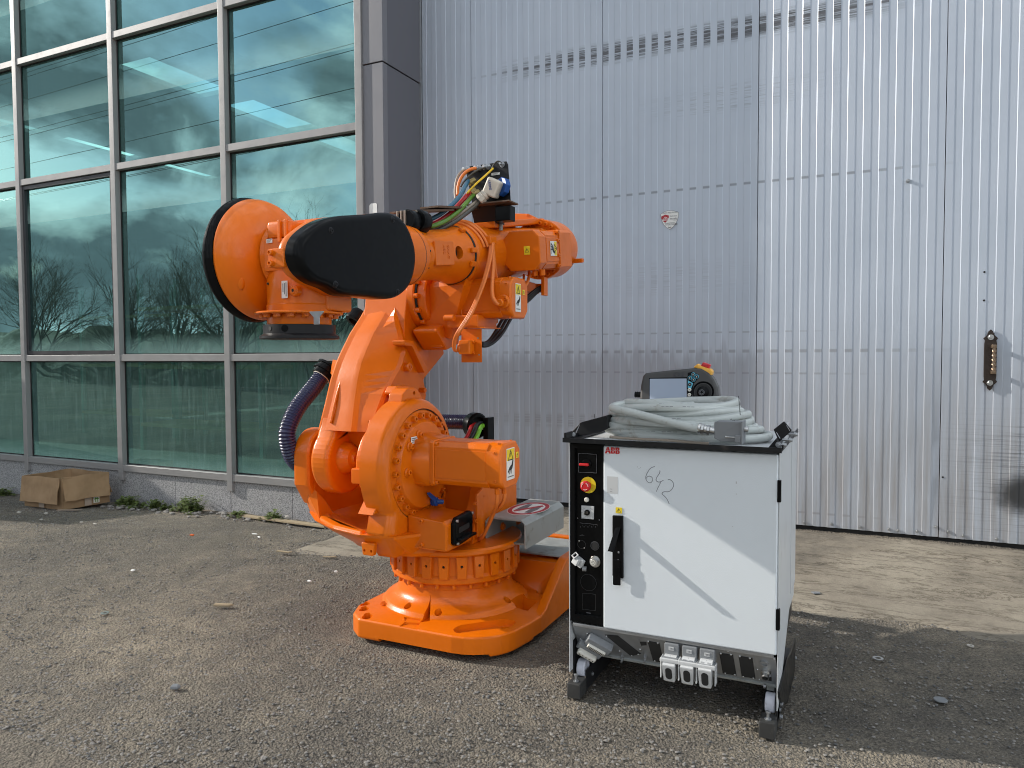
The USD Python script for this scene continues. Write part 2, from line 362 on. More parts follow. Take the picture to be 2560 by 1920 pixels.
mat('concrete', {'g': ('geometry', {}), 'big': ('noise_texture', {'scale': 1.7, 'detail': 9, 'roughness': .72}), 'fine': ('noise_texture', {'scale': 70, 'detail': 4, 'roughness': .8}),
    'mp': ('mapping', {'scale': (.5, 3.0, 1)}), 'str': ('noise_texture', {'scale': 2.2, 'detail': 8, 'roughness': .72, 'distortion': .6}),
    'a': ('rgb_ramp', {'ramp': [(0, (.09, .08, .068)), (.36, (.165, .147, .120)), (.47, (.245, .215, .170)), (.60, (.32, .285, .225)), (1, (.42, .38, .31))]}),
    'f': ('rgb_ramp', {'ramp': [(0, (.45, .45, .45)), (.4, (.9, .9, .9)), (.6, (1, 1, 1)), (1, (1.2, 1.2, 1.2))]}),
    'cr': ('rgb_ramp', {'ramp': [(0, (1, 1, 1)), (.482, (1, 1, 1)), (.5, (.22, .20, .18)), (.518, (1, 1, 1)), (1, (1, 1, 1))]}),
    'x1': ('mix_color', {'blend_type': 'multiply', 'fac': 1.0, 'use_clamp': False}), 'x2': ('mix_color', {'blend_type': 'multiply', 'fac': .75}),
    'b': ('bump', {'strength': .8, 'distance': .006}), 'p': ('principled_bsdf', {'roughness': .9, 'specular_ior_level': .25})},
    [('g.position', 'big.vector'), ('g.position', 'fine.vector'), ('g.position', 'mp.vector'), ('mp.vector', 'str.vector'), ('big.fac', 'a.fac'), ('fine.fac', 'f.fac'), ('str.fac', 'cr.fac'),
     ('a.color', 'x1.a'), ('f.color', 'x1.b'), ('x1.result', 'x2.a'), ('cr.color', 'x2.b'), ('x2.result', 'p.base_color'), ('fine.fac', 'b.height'), ('b.normal', 'p.normal')], 'p.BSDF')

# glass: tinted, partly mirrored, dusty
ROWS = [.165, 1.245, 2.60, 3.62, 4.70]
def glass(name, dust, mirror):
    N = {'g': ('geometry', {}), 's': ('separate_xyz', {}), 'mp': ('mapping', {'scale': (60, 60, 4)}), 'st': ('noise_texture', {'scale': 1.0, 'detail': 5, 'roughness': .7}),
        'sp': ('voronoi_texture', {'scale': 85}), 'spr': ('rgb_ramp', {'ramp': [(0, (1, 1, 1)), (.075, (1, 1, 1)), (.12, (0, 0, 0)), (1, (0, 0, 0))]}),
        'spn': ('noise_texture', {'scale': 3.2, 'detail': 3}), 'spm': ('rgb_ramp', {'ramp': [(0, (0, 0, 0)), (.60, (0, 0, 0)), (.74, (1, 1, 1)), (1, (1, 1, 1))]}), 'sx': ('mix_color', {'blend_type': 'multiply', 'fac': 1.0}),
        'str': ('map_range', {'from_min': .48, 'from_max': .85, 'to_min': .03 * dust, 'to_max': .24 * dust, 'clamp': True}),
        'sps': ('rgb_to_bw', {}), 'spk': ('math', {'math_type': 'multiply_add', 'value2': .5}),
        'wv': ('noise_texture', {'scale': .8, 'detail': 1}), 'bp': ('bump', {'strength': .02, 'distance': .02}),
        'fr': ('fresnel', {'IOR': 1.5}), 'fm': ('math', {'math_type': 'multiply_add', 'value2': .8, 'value3': mirror, 'use_clamp': True}),
        'tr': ('transparent_bsdf', {'color': (.52, .78, .73)}), 'bk': ('math', {'math_type': 'subtract', 'value1': 1.0}), 'bm': ('math', {'math_type': 'multiply'}), 'gl': ('glossy_bsdf', {'color': (.50, .90, .86), 'roughness': .0}), 'mx': ('mix_closure', {}),
        'df': ('diffuse_bsdf', {'color': (.40, .56, .52)}), 'm2': ('mix_closure', {}), 'cl': ('math', {'math_type': 'minimum', 'value2': .8})}
    L = [('g.position', 's.vector'), ('g.position', 'mp.vector'), ('mp.vector', 'st.vector'), ('g.position', 'sp.vector'), ('g.position', 'spn.vector'), ('g.position', 'wv.vector'), ('sp.distance', 'spr.fac'), ('spn.fac', 'spm.fac'),
         ('spr.color', 'sx.a'), ('spm.color', 'sx.b'), ('st.fac', 'str.value'), ('sx.result', 'sps.color'), ('sps.val', 'spk.value1'), ('wv.fac', 'bp.height'), ('bp.normal', 'gl.normal'),
         ('g.backfacing', 'bk.value2'), ('bk.value', 'bm.value2'), ('fr.fac', 'fm.value1'), ('fm.value', 'bm.value1'), ('bm.value', 'mx.fac'), ('tr.BSDF', 'mx.closure1'), ('gl.BSDF', 'mx.closure2'), ('mx.closure', 'm2.closure1'), ('df.BSDF', 'm2.closure2')]
    last = 'str.result'
    for k, z in enumerate(ROWS):    # grime gathers along the lower edge of every row of panes
        N[f'z{k}'] = ('map_range', {'range_type': 'smoothstep', 'from_min': z + .02, 'from_max': z + .24, 'to_min': .20, 'to_max': 0.0, 'clamp': True}); N[f'y{k}'] = ('math', {'math_type': 'greater_than', 'value2': z})
        N[f'x{k}'] = ('math', {'math_type': 'multiply_add'}); L += [('s.z', f'z{k}.value'), ('s.z', f'y{k}.value1'), (f'z{k}.result', f'x{k}.value1'), (f'y{k}.value', f'x{k}.value2'), (last, f'x{k}.value3')]; last = f'x{k}.value'
    L += [(last, 'spk.value3'), ('spk.value', 'cl.value1'), ('cl.value', 'm2.fac')]
    mat(name, N, L, 'm2.closure')
glass('glass_clean', .12, .30); glass('glass_dusty', .50, .20)

# sheet of the big door: pale painted metal with scuffs, drips and soot
DY = 5.14; PITCH_RIB = 1.068 / 12; SEAM0 = -1.722
rows = [(K3(0, 0, y=DY)[2], 0)]
zA = P(1592, 120, y=DY)[2]; zB = P(1698, 475, y=DY)[2]; zC = P(1310, 839, y=DY)[2]; zD = P(1310, 881, y=DY)[2]; zE = P(1310, 929, y=DY)[2]; zF = P(1700, 1062, y=DY)[2]
zG = P(1560, 560 * .0 + 283, y=DY)[2]
def sheet():
    N = {'g': ('geometry', {}), 's': ('separate_xyz', {}), 'n': ('noise_texture', {'scale': 1.6, 'detail': 6, 'roughness': .6}), 'nf': ('noise_texture', {'scale': 60, 'detail': 3}),
         'mp': ('mapping', {'scale': (22, 22, 1.1)}), 'st': ('noise_texture', {'scale': 1.0, 'detail': 6, 'roughness': .65}),
         'mh': ('mapping', {'scale': (3.2, 3.2, 150)}), 'sh': ('noise_texture', {'scale': 1.0, 'detail': 3, 'roughness': .7}),
         'base': ('rgb_ramp', {'ramp': [(0, (.40, .455, .53)), (.45, (.47, .525, .60)), (1, (.53, .58, .65))]})}
    L = [('g.position', 's.vector'), ('g.position', 'n.vector'), ('g.position', 'nf.vector'), ('g.position', 'mp.vector'), ('mp.vector', 'st.vector'), ('g.position', 'mh.vector'), ('mh.vector', 'sh.vector'), ('n.fac', 'base.fac')]
    # rib mask: 1 on the raised flats
    N['rx'] = ('math', {'math_type': 'subtract', 'value2': SEAM0}); N['rd'] = ('math', {'math_type': 'divide', 'value2': PITCH_RIB}); N['rf'] = ('math', {'math_type': 'fraction'}); N['rl'] = ('math', {'math_type': 'less_than', 'value2': .5})
    N['ra'] = ('math', {'math_type': 'add', 'value2': 100.0})
    L += [('s.x', 'rx.value1'), ('rx.value', 'rd.value1'), ('rd.value', 'ra.value1'), ('ra.value', 'rf.value1'), ('rf.value', 'rl.value1')]
    cur = 'base.color'
    def dirt(tag, fac, col):
        nonlocal cur
        N['dx' + tag] = ('mix_color', {'b': col}); L.extend([(fac, f'dx{tag}.fac'), (cur, f'dx{tag}.a')]); cur = f'dx{tag}.result'
    def band(tag, z0, half, amt, thr=.45, x0=-9, x1=9, rib=True, hair=True):
        N['bz' + tag] = ('math', {'math_type': 'subtract', 'value2': z0}); N['ba' + tag] = ('math', {'math_type': 'absolute'})
        N['bm' + tag] = ('map_range', {'range_type': 'smoothstep', 'from_min': half * .35, 'from_max': half, 'to_min': amt, 'to_max': 0.0, 'clamp': True})
        L.extend([('s.z', f'bz{tag}.value1'), (f'bz{tag}.value', f'ba{tag}.value1'), (f'ba{tag}.value', f'bm{tag}.value')])
        last = f'bm{tag}.result'
        for k, (a, b) in enumerate(((x0, x0 + .7), (x1 + .4, x1 - .3))):
            N[f'bx{k}{tag}'] = ('map_range', {'range_type': 'smoothstep', 'from_min': min(a, b), 'from_max': max(a, b), 'to_min': 0.0 if a < b else 1.0, 'to_max': 1.0 if a < b else 0.0, 'clamp': True})
            N[f'bq{k}{tag}'] = ('math', {'math_type': 'multiply'})
            L.extend([('s.x', f'bx{k}{tag}.value'), (f'bx{k}{tag}.result', f'bq{k}{tag}.value2'), (last, f'bq{k}{tag}.value1')]); last = f'bq{k}{tag}.value'
        if rib:
            N['br' + tag] = ('math', {'math_type': 'multiply'}); L.extend([(last, f'br{tag}.value1'), ('rl.value', f'br{tag}.value2')]); last = f'br{tag}.value'
        if hair:
            N['bh' + tag] = ('map_range', {'from_min': thr - .06, 'from_max': thr + .1, 'to_min': .0, 'to_max': 1.0, 'clamp': True}); N['bi' + tag] = ('math', {'math_type': 'multiply'})
            L.extend([('sh.fac', f'bh{tag}.value'), (f'bh{tag}.result', f'bi{tag}.value1'), (last, f'bi{tag}.value2')]); last = f'bi{tag}.value'
        return last
    dirt('a', band('a', zA, .10, .95, .45, -2.7, .0), (.07, .072, .078))
    dirt('a2', band('a2', zA, .012, .9, 0, -2.9, .3, hair=False), (.10, .10, .11))
    dirt('b', band('b', zB, .012, .55, 0, -2.6, .2, hair=False), (.11, .115, .12))
    dirt('g', band('g', zG, .12, .4, .52, -1.6, -.4), (.16, .165, .17))
    dirt('c', band('c', zC, .008, .4, 0, -2.9, -.4, hair=False), (.17, .17, .18))
    dirt('d', band('d', zD, .015, .5, 0, -2.9, .2, hair=False), (.17, .17, .18))
    dirt('e', band('e', zE, .009, .5, 0, -2.9, -.2, hair=False), (.17, .17, .18))
    dirt('f', band('f', zF, .07, .5, .42, -2.9, -1.3, hair=True), (.17, .17, .17))
    dirt('h', band('h', .24, .010, .5, 0, -3.2, .0, hair=False), (.15, .15, .16))
    dirt('i', band('i', (zB + zD) / 2 - .05, .16, .25, .5, -1.9, -.9), (.2, .2, .21))
    # grime low down, running in vertical drips
    N['lz'] = ('map_range', {'range_type': 'smoothstep', 'from_min': .25, 'from_max': 1.75, 'to_min': .78, 'to_max': 0.0, 'clamp': True})
    N['lst'] = ('map_range', {'from_min': .34, 'from_max': .66, 'to_min': .25, 'to_max': 1.15, 'clamp': True}); N['lm'] = ('math', {'math_type': 'multiply'})
    L += [('s.z', 'lz.value'), ('st.fac', 'lst.value'), ('lz.result', 'lm.value1'), ('lst.result', 'lm.value2')]
    dirt('l', 'lm.value', (.30, .285, .275))
    # a band of purple-grey grime at chest height with a hard upper edge of drips
    N['k1'] = ('math', {'math_type': 'multiply_add', 'value2': .5}); N['k2'] = ('map_range', {'range_type': 'smoothstep', 'from_min': 1.62, 'from_max': 1.42, 'to_min': 0.0, 'to_max': .55, 'clamp': True})
    N['k2'] = ('map_range', {'range_type': 'smoothstep', 'from_min': 1.46, 'from_max': 1.58, 'to_min': .5, 'to_max': 0.0, 'clamp': True})
    N['k3'] = ('map_range', {'range_type': 'smoothstep', 'from_min': .55, 'from_max': 1.2, 'to_min': 0.1, 'to_max': 1.0, 'clamp': True})
    N['k4'] = ('map_range', {'range_type': 'smoothstep', 'from_min': -.75, 'from_max': -.45, 'to_min': 1.0, 'to_max': .12, 'clamp': True})
    N['k5'] = ('math', {'math_type': 'multiply'}); N['k6'] = ('math', {'math_type': 'multiply'})
    L += [('st.fac', 'k1.value1'), ('s.z', 'k1.value3'), ('k1.value', 'k2.value'), ('s.z', 'k3.value'), ('s.x', 'k4.value'), ('k2.result', 'k5.value1'), ('k3.result', 'k5.value2'), ('k5.value', 'k6.value1'), ('k4.result', 'k6.value2')]
    dirt('k', 'k6.value', (.25, .25, .275))
    # soot at the low right
    c = P(2560, 1235, y=DY)
    N['oo'] = ('mapping', {'location': (-c[0] - .06, -DY, -c[2]), 'scale': (1, 1, 1)}); N['ov'] = ('mapping', {'scale': (3.4, 0, 5.0)}); N['ol'] = ('vector_math', {'math_type': 'length'})
    N['on'] = ('math', {'math_type': 'multiply_add', 'value2': 1.5}); N['om'] = ('map_range', {'range_type': 'smoothstep', 'from_min': 1.25, 'from_max': 1.7, 'to_min': .93, 'to_max': 0.0, 'clamp': True})
    L += [('g.position', 'oo.vector'), ('oo.vector', 'ov.vector'), ('ov.vector', 'ol.vector1'), ('ol.value', 'on.value3'), ('n.fac', 'on.value1'), ('on.value', 'om.value')]
    dirt('o', 'om.result', (.02, .02, .02))
    dirt('o2', band('o2', c[2] + .10, .48, .8, .56, c[0] - .52, c[0] + 2, rib=False), (.05, .05, .05))
    N['bp'] = ('bump', {'strength': .06, 'distance': .003}); N['ro'] = ('map_range', {'from_min': .3, 'from_max': .7, 'to_min': .34, 'to_max': .5, 'clamp': True})
    N['p'] = ('principled_bsdf', {'metallic': .12, 'specular_ior_level': .5})
    L += [(cur, 'p.base_color'), ('nf.fac', 'bp.height'), ('bp.normal', 'p.normal'), ('st.fac', 'ro.value'), ('ro.result', 'p.roughness')]
    mat('door_sheet', N, L, 'p.BSDF')
sheet()

# ================================================================ THE SETTING
def sstep(a, b, x):
    t = np.clip((x - a) / (b - a), 0, 1); return t * t * (3 - 2 * t)
def gz(x, y):
    x, y = np.asarray(x, float), np.asarray(y, float)
    w = sstep(-4.0, -3.0, x)
    ramp = sstep(4.0, 5.1, y) * .135 * w
    dip = -(1 - w) * sstep(3.3, 4.6, y) * (.05 + .025 * np.clip(-4.8 - x, 0, 4))
    return ramp + dip
APRON_PX = [(727, 1369, 0), (757, 1384, 0), (875, 1392, 0), (1000, 1400, 0), (1330, 1440, 0), (1700, 1490, 0), (1989, 1527, 0), (2076, 1544, 0), (2211, 1552, 0), (2330, 1566, 0), (2385, 1582, 0), (2430, 1600, 0), (2560, 1612, 0)]
ap = [P(a, b, z=.0)[:2] for a, b, _ in APRON_PX]
AY = np.array(ap)
def apron_poly():
    pts = [tuple(q) for q in ap] + [(3.2, AY[-1][1] - .02), (3.2, 5.13)] + [(-3.22, 5.13), (-3.22, 4.58)] + [tuple(P(833, 1335, z=0)[:2]), tuple(P(780, 1350, z=0)[:2])]
    return Polygon(pts).buffer(0)
APRON = apron_poly()
from shapely import contains_xy, distance, points as shp_points
def ground_mesh():
    xs = np.r_[-300, -150, -80, -45, -28, -18, -13, np.arange(-10, -7.2, .06), np.arange(-7.2, 1.6, .0145), np.arange(1.6, 4, .08), 6, 10, 18, 30, 60, 150, 300]
    ys = np.r_[-300, -150, -80, -40, -22, -12, -6, -3, -1, 0, .6, 1.1, np.arange(1.4, 4.8, .0145), np.arange(4.8, 5.6, .06), 7, 10, 15, 25, 50, 120, 300]
    X, Y = np.meshgrid(xs, ys); Z = gz(X, Y)
    p = np.stack([X, Y, 0 * X], -1)
    near = np.exp(-np.clip(np.hypot(X + 2, Y - 3) - 6, 0, 99) / 3)
    inside = contains_xy(APRON.buffer(-.03), X, Y)
    r = (meshkit.fbm(p * 2.2, 3, 3) - .5) * .022 + (meshkit.fbm(p * 14, 3, 5) - .5) * .005 + (meshkit.fbm(p * 45, 2, 9) - .5) * .0092
    # the robot and the cabinet stand on level patches
    lev = 1 - sstep(.0, .25, np.maximum(np.maximum(-2.4 - X, X + .1), np.maximum(2.3 - Y, Y - 4.3)))
    r = r * near * (1 - .55 * lev) - .010 * lev * 0
    Z = Z + np.where(inside, -.016, r - .006)
    n, k = len(ys), len(xs); i = (np.arange(n - 1)[:, None] * k + np.arange(k - 1)[None]).ravel()
    F = np.vstack([np.stack([i, i + 1, i + k + 1], 1), np.stack([i, i + k + 1, i + k], 1)])
    return tm(np.stack([X, Y, Z], -1).reshape(-1, 3), F)
obj('ground', ground_mesh(), 'asphalt', smooth=True, kind='structure', label='rough worn gravelly asphalt of the yard')
def apron_mesh():
    s = .02; xs = np.arange(-5.2, 3.2, s); ys = np.arange(3.0, 5.15, s); X, Y = np.meshgrid(xs, ys)
    p = np.stack([X, Y, 0 * X], -1); wob = (meshkit.fbm(p * 5, 4, 21) - .5) * .12
    d = distance(APRON.exterior, shp_points(X, Y)); ins = np.where(contains_xy(APRON, X, Y), d, -d) + wob
    Z = gz(X, Y) + .004 - .02 * (1 - sstep(-.02, .10, ins)) + (meshkit.fbm(p * 3, 3, 2) - .5) * .008 + (meshkit.fbm(p * 30, 2, 2) - .5) * .003
    # a broken joint runs along the door
    j = np.abs(Y - (P(2200, 1395, z=.06)[1] + (meshkit.fbm(p * np.array([1.2, 0, 0]), 4, 4) - .5) * .22))
    Z = Z - .012 * np.exp(-(j / .018) ** 2) * (meshkit.noise(p * 3.0, 3) > .25)
    n, k = X.shape; i = (np.arange(n - 1)[:, None] * k + np.arange(k - 1)[None]).ravel()
    keep = (ins[:-1, :-1] > -.02).ravel(); i = i[keep]
    F = np.vstack([np.stack([i, i + 1, i + k + 1], 1), np.stack([i, i + k + 1, i + k], 1)])
    g = tm(np.stack([X, Y, Z], -1).reshape(-1, 3), F); g.remove_unreferenced_vertices(); return g
obj('pavement', apron_mesh(), 'concrete', smooth=True, kind='structure', label='tan worn concrete apron along the foot of the big metal door')

# loose grit on the asphalt, uncountable
def grit(name, n, smin, smax, mats, seed, label):
    g = np.random.default_rng(seed); path = f'/World/{name}'
    pi_ = UsdGeom.PointInstancer.Define(stage, path); protos = []
    for k, mt in enumerate(mats):
        s = trimesh.creation.icosphere(1); v = np.array(s.vertices) * (1 + .5 * (meshkit.noise(np.array(s.vertices) * 1.7 + k * 7, k)[:, None] - .5)) * np.array([1, .75 + .1 * (k % 3), .5])
        q = usdkit.mesh(stage, f'{path}/stone_{k}', (v, np.array(s.faces)), M[mt], smooth=False); protos.append(q.GetPath())
    pts = []
    while len(pts) < n:
        x = g.uniform(-7.5, 2.2, n); y = 1.5 + 3.1 * g.random(n) ** 1.5; ok = ~contains_xy(APRON.buffer(-.05), x, y) | (g.random(n) < .05)
        # keep clear of the base and of the view's outside
        ok &= ~((np.abs(x + 1.79) < .5) & (np.abs(y - 3.2) < .6)); c = np.stack([x, y], 1)[ok]; pts += list(c)
    xy = np.array(pts[:n]); z = gz(xy[:, 0], xy[:, 1]); sc = smin + (smax - smin) * g.random(n) ** 3.2
    a = g.random(n) * 2 * pi; b = (g.random(n) - .5) * .8
    pi_.CreatePrototypesRel().SetTargets(protos); pi_.CreateProtoIndicesAttr(Vt.IntArray.FromNumpy(g.integers(0, len(mats), n).astype(np.int32)))
    pi_.CreatePositionsAttr(Vt.Vec3fArray.FromNumpy(np.column_stack([xy, z - .003 + sc * .12]).astype(np.float32)))
    pi_.CreateScalesAttr(Vt.Vec3fArray.FromNumpy(np.repeat(sc[:, None], 3, 1).astype(np.float32)))
    pi_.CreateOrientationsAttr(Vt.QuathArray([Gf.Quath(float(cos(t / 2) * cos(u / 2)), float(cos(t / 2) * sin(u / 2)), 0.0, float(sin(t / 2))) for t, u in zip(a, b)]))
    data(pi_.GetPrim(), label, 'gravel', kind='stuff')
grit('gravel', 60000, .0018, .0070, ['pebble', 'dark_pebble', 'pebble', 'pebble', 'dark_pebble', 'pebble', 'pebble'], 3, 'small loose grit lying all over the worn asphalt')

# ---------------------------------------------------------------- the building with its glazed front
FY = 4.6
MX = [-9.03, -7.632, -6.222, -4.853, -3.462]
ZS = P(566, 1194, y=FY)[2]; Z3 = P(561, 894, y=FY)[2]; Z2 = P(542, 373, y=FY)[2]; Z1 = P(537, 13, y=FY)[2]
ZT = [ZS, Z3, Z2, Z1, Z1 + (Z2 - Z3), 6.1]
b = thing('factory_building', 'grey framed building front of green tinted glass above a granite plinth', 'building', (-6, FY, 0))
W2, HT = .031, .030
for k, x in enumerate(MX):
    obj('mullion', box(x - W2, x + W2, FY, FY + .075, ZS - .115, 6.2, .003, 1), 'frame_grey', b)
for i in range(len(MX) - 1):
    for k, z in enumerate(ZT):
        obj('transom', box(MX[i] + W2, MX[i + 1] - W2, FY + .006, FY + .075, z - HT, z + HT, .003, 1), 'frame_grey', b)
    for k in range(len(ZT) - 1):
        x0, x1, z0, z1 = MX[i] + W2, MX[i + 1] - W2, ZT[k] + HT, ZT[k + 1] - HT
        gm = 'glass_dusty' if k < 1 else 'glass_clean'
        if i == 1 and k == 1:   # the window that opens
            w = .04; ring = cut(box(x0 + .004, x1 - .004, FY + .022, FY + .075, z0 + .004, z1 - .004, .004, 1), box(x0 + w, x1 - w, FY, FY + .1, z0 + w, z1 - w))
            wn = obj('window', ring, 'window_dark', b, label='dark framed opening window in the green glass front')
            obj('pane', box(x0 + w, x1 - w, FY + .048, FY + .054, z0 + w, z1 - w), gm, wn)
        else:
            obj('pane', box(x0, x1, FY + .058, FY + .064, z0, z1), gm, b)
            gk = cut(box(x0, x1, FY + .050, FY + .0575, z0, z1), box(x0 + .010, x1 - .010, FY, FY + .2, z0 + .010, z1 - .010))
            obj('gasket', gk, 'rubber', b)
# granite plinth of separate slabs
gx = [-10.0, -9.3]
slab_px = [(725, 1200), (1040, 1260), (1370, 1320), (1735, 1360)]
js = [P(a * .4219, 700 + c * .4219, y=FY + .03)[0] for a, c in slab_px]
edges = [js[0] - .7 * k for k in range(6, 0, -1)] + js + [js[-1] + .69, -3.27]
edges = [e for e in edges if e <= -3.27]
for a, c in zip(edges[:-1], edges[1:]):
    if c - a > .05: obj('plinth_slab', box(a + .002, c - .002, FY + .028, FY + .12, -.3, ZS - HT - .004, .002, 1), 'granite', b)
# grey cladding at the corner and on the return to the door
zj = 3.447; CYF = FY + .018
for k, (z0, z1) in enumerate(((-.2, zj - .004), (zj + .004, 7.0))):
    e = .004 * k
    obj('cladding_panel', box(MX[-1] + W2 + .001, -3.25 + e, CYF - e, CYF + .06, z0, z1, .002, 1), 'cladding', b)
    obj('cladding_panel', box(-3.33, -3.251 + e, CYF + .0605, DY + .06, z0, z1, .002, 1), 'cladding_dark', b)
obj('corner_trim', box(-3.262, -3.236, DY - .018, DY + .05, -.1, 7.0, .002, 1), 'zinc', b)
# body of the hall behind the glass
obj('floor', box(-27, -3.34, FY + .13, 21, -.2, -.03), 'inside_floor', b)
obj('wall', box(-27, -3.34, 21, 21.2, -.2, 6.2), 'inside_wall', b); obj('wall', box(-27.2, -27, FY + .13, 21, -.2, 6.2), 'inside_wall', b)
obj('wall', box(-3.55, -3.34, DY + .07, 21, -.2, 6.2), 'inside_wall', b)
obj('fascia', box(-27, -3.27, FY + .02, FY + .12, 6.2, 7.0), 'cladding', b)
sky_x = [-25.4, -20.5, -15.6, -10.7, -5.8]
for a, c in zip([-27] + [x + .42 for x in sky_x], [x - .42 for x in sky_x] + [-3.34]): obj('ceiling', box(a, c, FY + .13, 21, 6.0, 6.08), 'inside_wall', b)
for x in sky_x:
    for y0, y1 in ((FY + .13, 8.3), (10.0, 10.5), (12.3, 12.8), (14.6, 21)): obj('ceiling', box(x - .42, x + .42, y0, y1, 6.0, 6.08), 'inside_wall', b)
for x in (-24, -19, -14, -9):
    obj('roof_beam', box(x - .08, x + .08, FY + .3, 20.9, 5.55, 5.99), 'inside_wall', b)
def rack(x, y, lab):
    r = thing('storage_rack', lab, 'rack', (x, y, -.03), 'racks inside the hall')
    for dx in (-1.1, 1.1):
        for dy in (-.3, .3): obj('post', box(x + dx - .03, x + dx + .03, y + dy - .03, y + dy + .03, -.03, 2.4), 'green_rack', r)
    for z in (.3, 1.1, 1.9): obj('shelf', box(x - 1.1, x + 1.1, y - .34, y + .34, z, z + .05), 'inside_rack', r)
for x, y in ((-8.0, 7.4), (-11, 8.6)): rack(x, y, 'green posted storage rack standing inside the hall behind the glass')

# ---------------------------------------------------------------- the big ribbed door
d = thing('hangar_door', 'pale grey ribbed metal sliding door with scuff marks and a soot stain', 'door', (-1, DY, .15))
ZB_ = P(2270, 1340, y=DY)[2] + .01
def door_sheet(x0, x1, zb, bulge=0, dent=None):
    n = int(round((x1 - x0) / PITCH_RIB)); prof = []
    for k in range(n + 1):
        a = x0 + k * PITCH_RIB
        prof += [(a + .0015, DY - .0023), (a + PITCH_RIB * .5 - .003, DY - .0023), (a + PITCH_RIB * .5, DY), (a + PITCH_RIB - .0018, DY)] if k < n else []
    prof = [(x0 + .003, DY + .012), (x0 + .003, DY)] + [(max(q[0], x0 + .0035), q[1]) for q in prof] + [(x1 - .002, DY), (x1 - .002, DY + .012)]
    prof = np.array(prof); zs = np.r_[zb, zb + .05, np.linspace(zb + .1, 2.0, 24), np.linspace(2.2, 6.3, 8)]
    X = np.repeat(prof[None, :, 0], len(zs), 0); Y = np.repeat(prof[None, :, 1], len(zs), 0); Z = np.repeat(zs[:, None], len(prof), 1)
    q = np.stack([X, 0 * X, Z], -1)
    Y = Y + (meshkit.fbm(q * np.array([1.5, 0, 1.2]), 3, 31) - .5) * .010
    if dent is not None:
        for (cx, cz, rx, rz, dp) in dent: Y = Y + dp * np.exp(-((X - cx) / rx) ** 2 - ((Z - cz) / rz) ** 2)
    m_, k = X.shape; i = (np.arange(m_ - 1)[:, None] * k + np.arange(k - 1)[None]).ravel()
    F = np.vstack([np.stack([i, i + 1, i + k + 1], 1), np.stack([i, i + k + 1, i + k], 1)])
    front = tm(np.stack([X, Y, Z], -1).reshape(-1, 3), F)
    return join(front, box(x0 + .003, x1 - .002, DY + .0125, DY + .05, zb, 6.3))
x = SEAM0 - 2 * 1.068
dents = {3: [(P(2350, 1160, y=DY)[0] + .02, .62, .03, .30, .018)], 2: [(P(2070, 1280, y=DY)[0], .30, .05, .05, .012)]}
for k in range(6):
    a = max(x, -3.235)
    zb = ZB_ + (.0 if k >= 3 else .012)
    if k == 0: a = SEAM0 - 1.068 - 5 * PITCH_RIB + .0
    obj('door_panel', door_sheet(a if k == 0 else x, x + 1.068, zb, dent=dents.get(k)), 'door_sheet', d, smooth=12)
    x += 1.068
obj('bottom_seal', box(-3.22, 3.5, DY + .02, DY + .06, .03, ZB_ + .05), 'rubber', d)
obj('backing', box(-3.3, 3.6, DY + .055, DY + .1, .0, 6.4), 'rubber', d)
for px, py in ((2011, 1305), (2079, 1310), (2150, 1317), (2222, 1323), (2245, 1326), (2340, 1317), (2293, 1328), (2371, 1329), (2408, 1339), (2492, 1347)):
    q = P(px, py, y=DY - .004); obj('screw', hexbolt(q, (0, -1, 0), .007, .006), 'zinc', d)
q = P(2270, 452, y=DY - .004); obj('screw', hexbolt(q, (0, -1, 0), .009, .012), 'zinc', d)
for px, py in ((2461, 680), (2460, 751), (2357, 1193)):
    q = P(px, py, y=DY - .0035); obj('dent', cyl('y', (q[0], 0, q[2]), .006, q[1] - .001, q[1] + .003, 12, .001), 'rubber', d)
# ornate pull handle
h = thing('pull_handle', 'dark bronze door handle with a twisted grip on the ribbed metal door', 'handle', P(2476, 900, y=DY))
Hc = P(2475, 899, y=DY); hx = Hc[0]; zt, zb = P(2476, 838, y=DY)[2], P(2473, 962, y=DY)[2]; wy = DY - .0045
hw = .032
pl = [(hx - hw, zb + .05), (hx - hw * .9, zb + .03), (hx - hw * 1.15, zb + .018), (hx - hw * .6, zb + .0), (hx - .012, zb - .022), (hx, zb - .034), (hx + .012, zb - .022), (hx + hw * .6, zb), (hx + hw * 1.15, zb + .018), (hx + hw * .9, zb + .03), (hx + hw, zb + .05)]
pl += [(2 * hx - a, zt + zb - c) for a, c in pl]
obj('plate', prism([(a, c) for a, c in pl], wy - .010, wy, 'y', .003, 2), 'bronze', h)
gy = wy - .055; za, zc = P(2478, 866, y=gy)[2], P(2474, 931, y=gy)[2]
tw = []
t = np.linspace(0, 1, 60); a = np.arange(8) * pi / 4
secs = []
for u in t:
    r = np.where(np.arange(8) % 2 == 0, .0115, .0075) * (1 if .06 < u < .94 else .9); ph = u * 9
    secs.append(np.stack([hx + .013 + r * np.cos(a + ph), gy + r * np.sin(a + ph), np.full(8, za + (zc - za) * u)], 1))
g = obj('grip', loft(secs), 'bronze_worn', h)
for z in (za, zc): obj('arm', box(hx + .001, hx + .024, gy - .008, wy - .008, z - .010, z + .010, .003), 'bronze_worn', h)
for z in (zt - .012, zb + .012): obj('screw', hexbolt((hx, wy - .010, z), (0, -1, 0), .012, .006), 'steel', h)

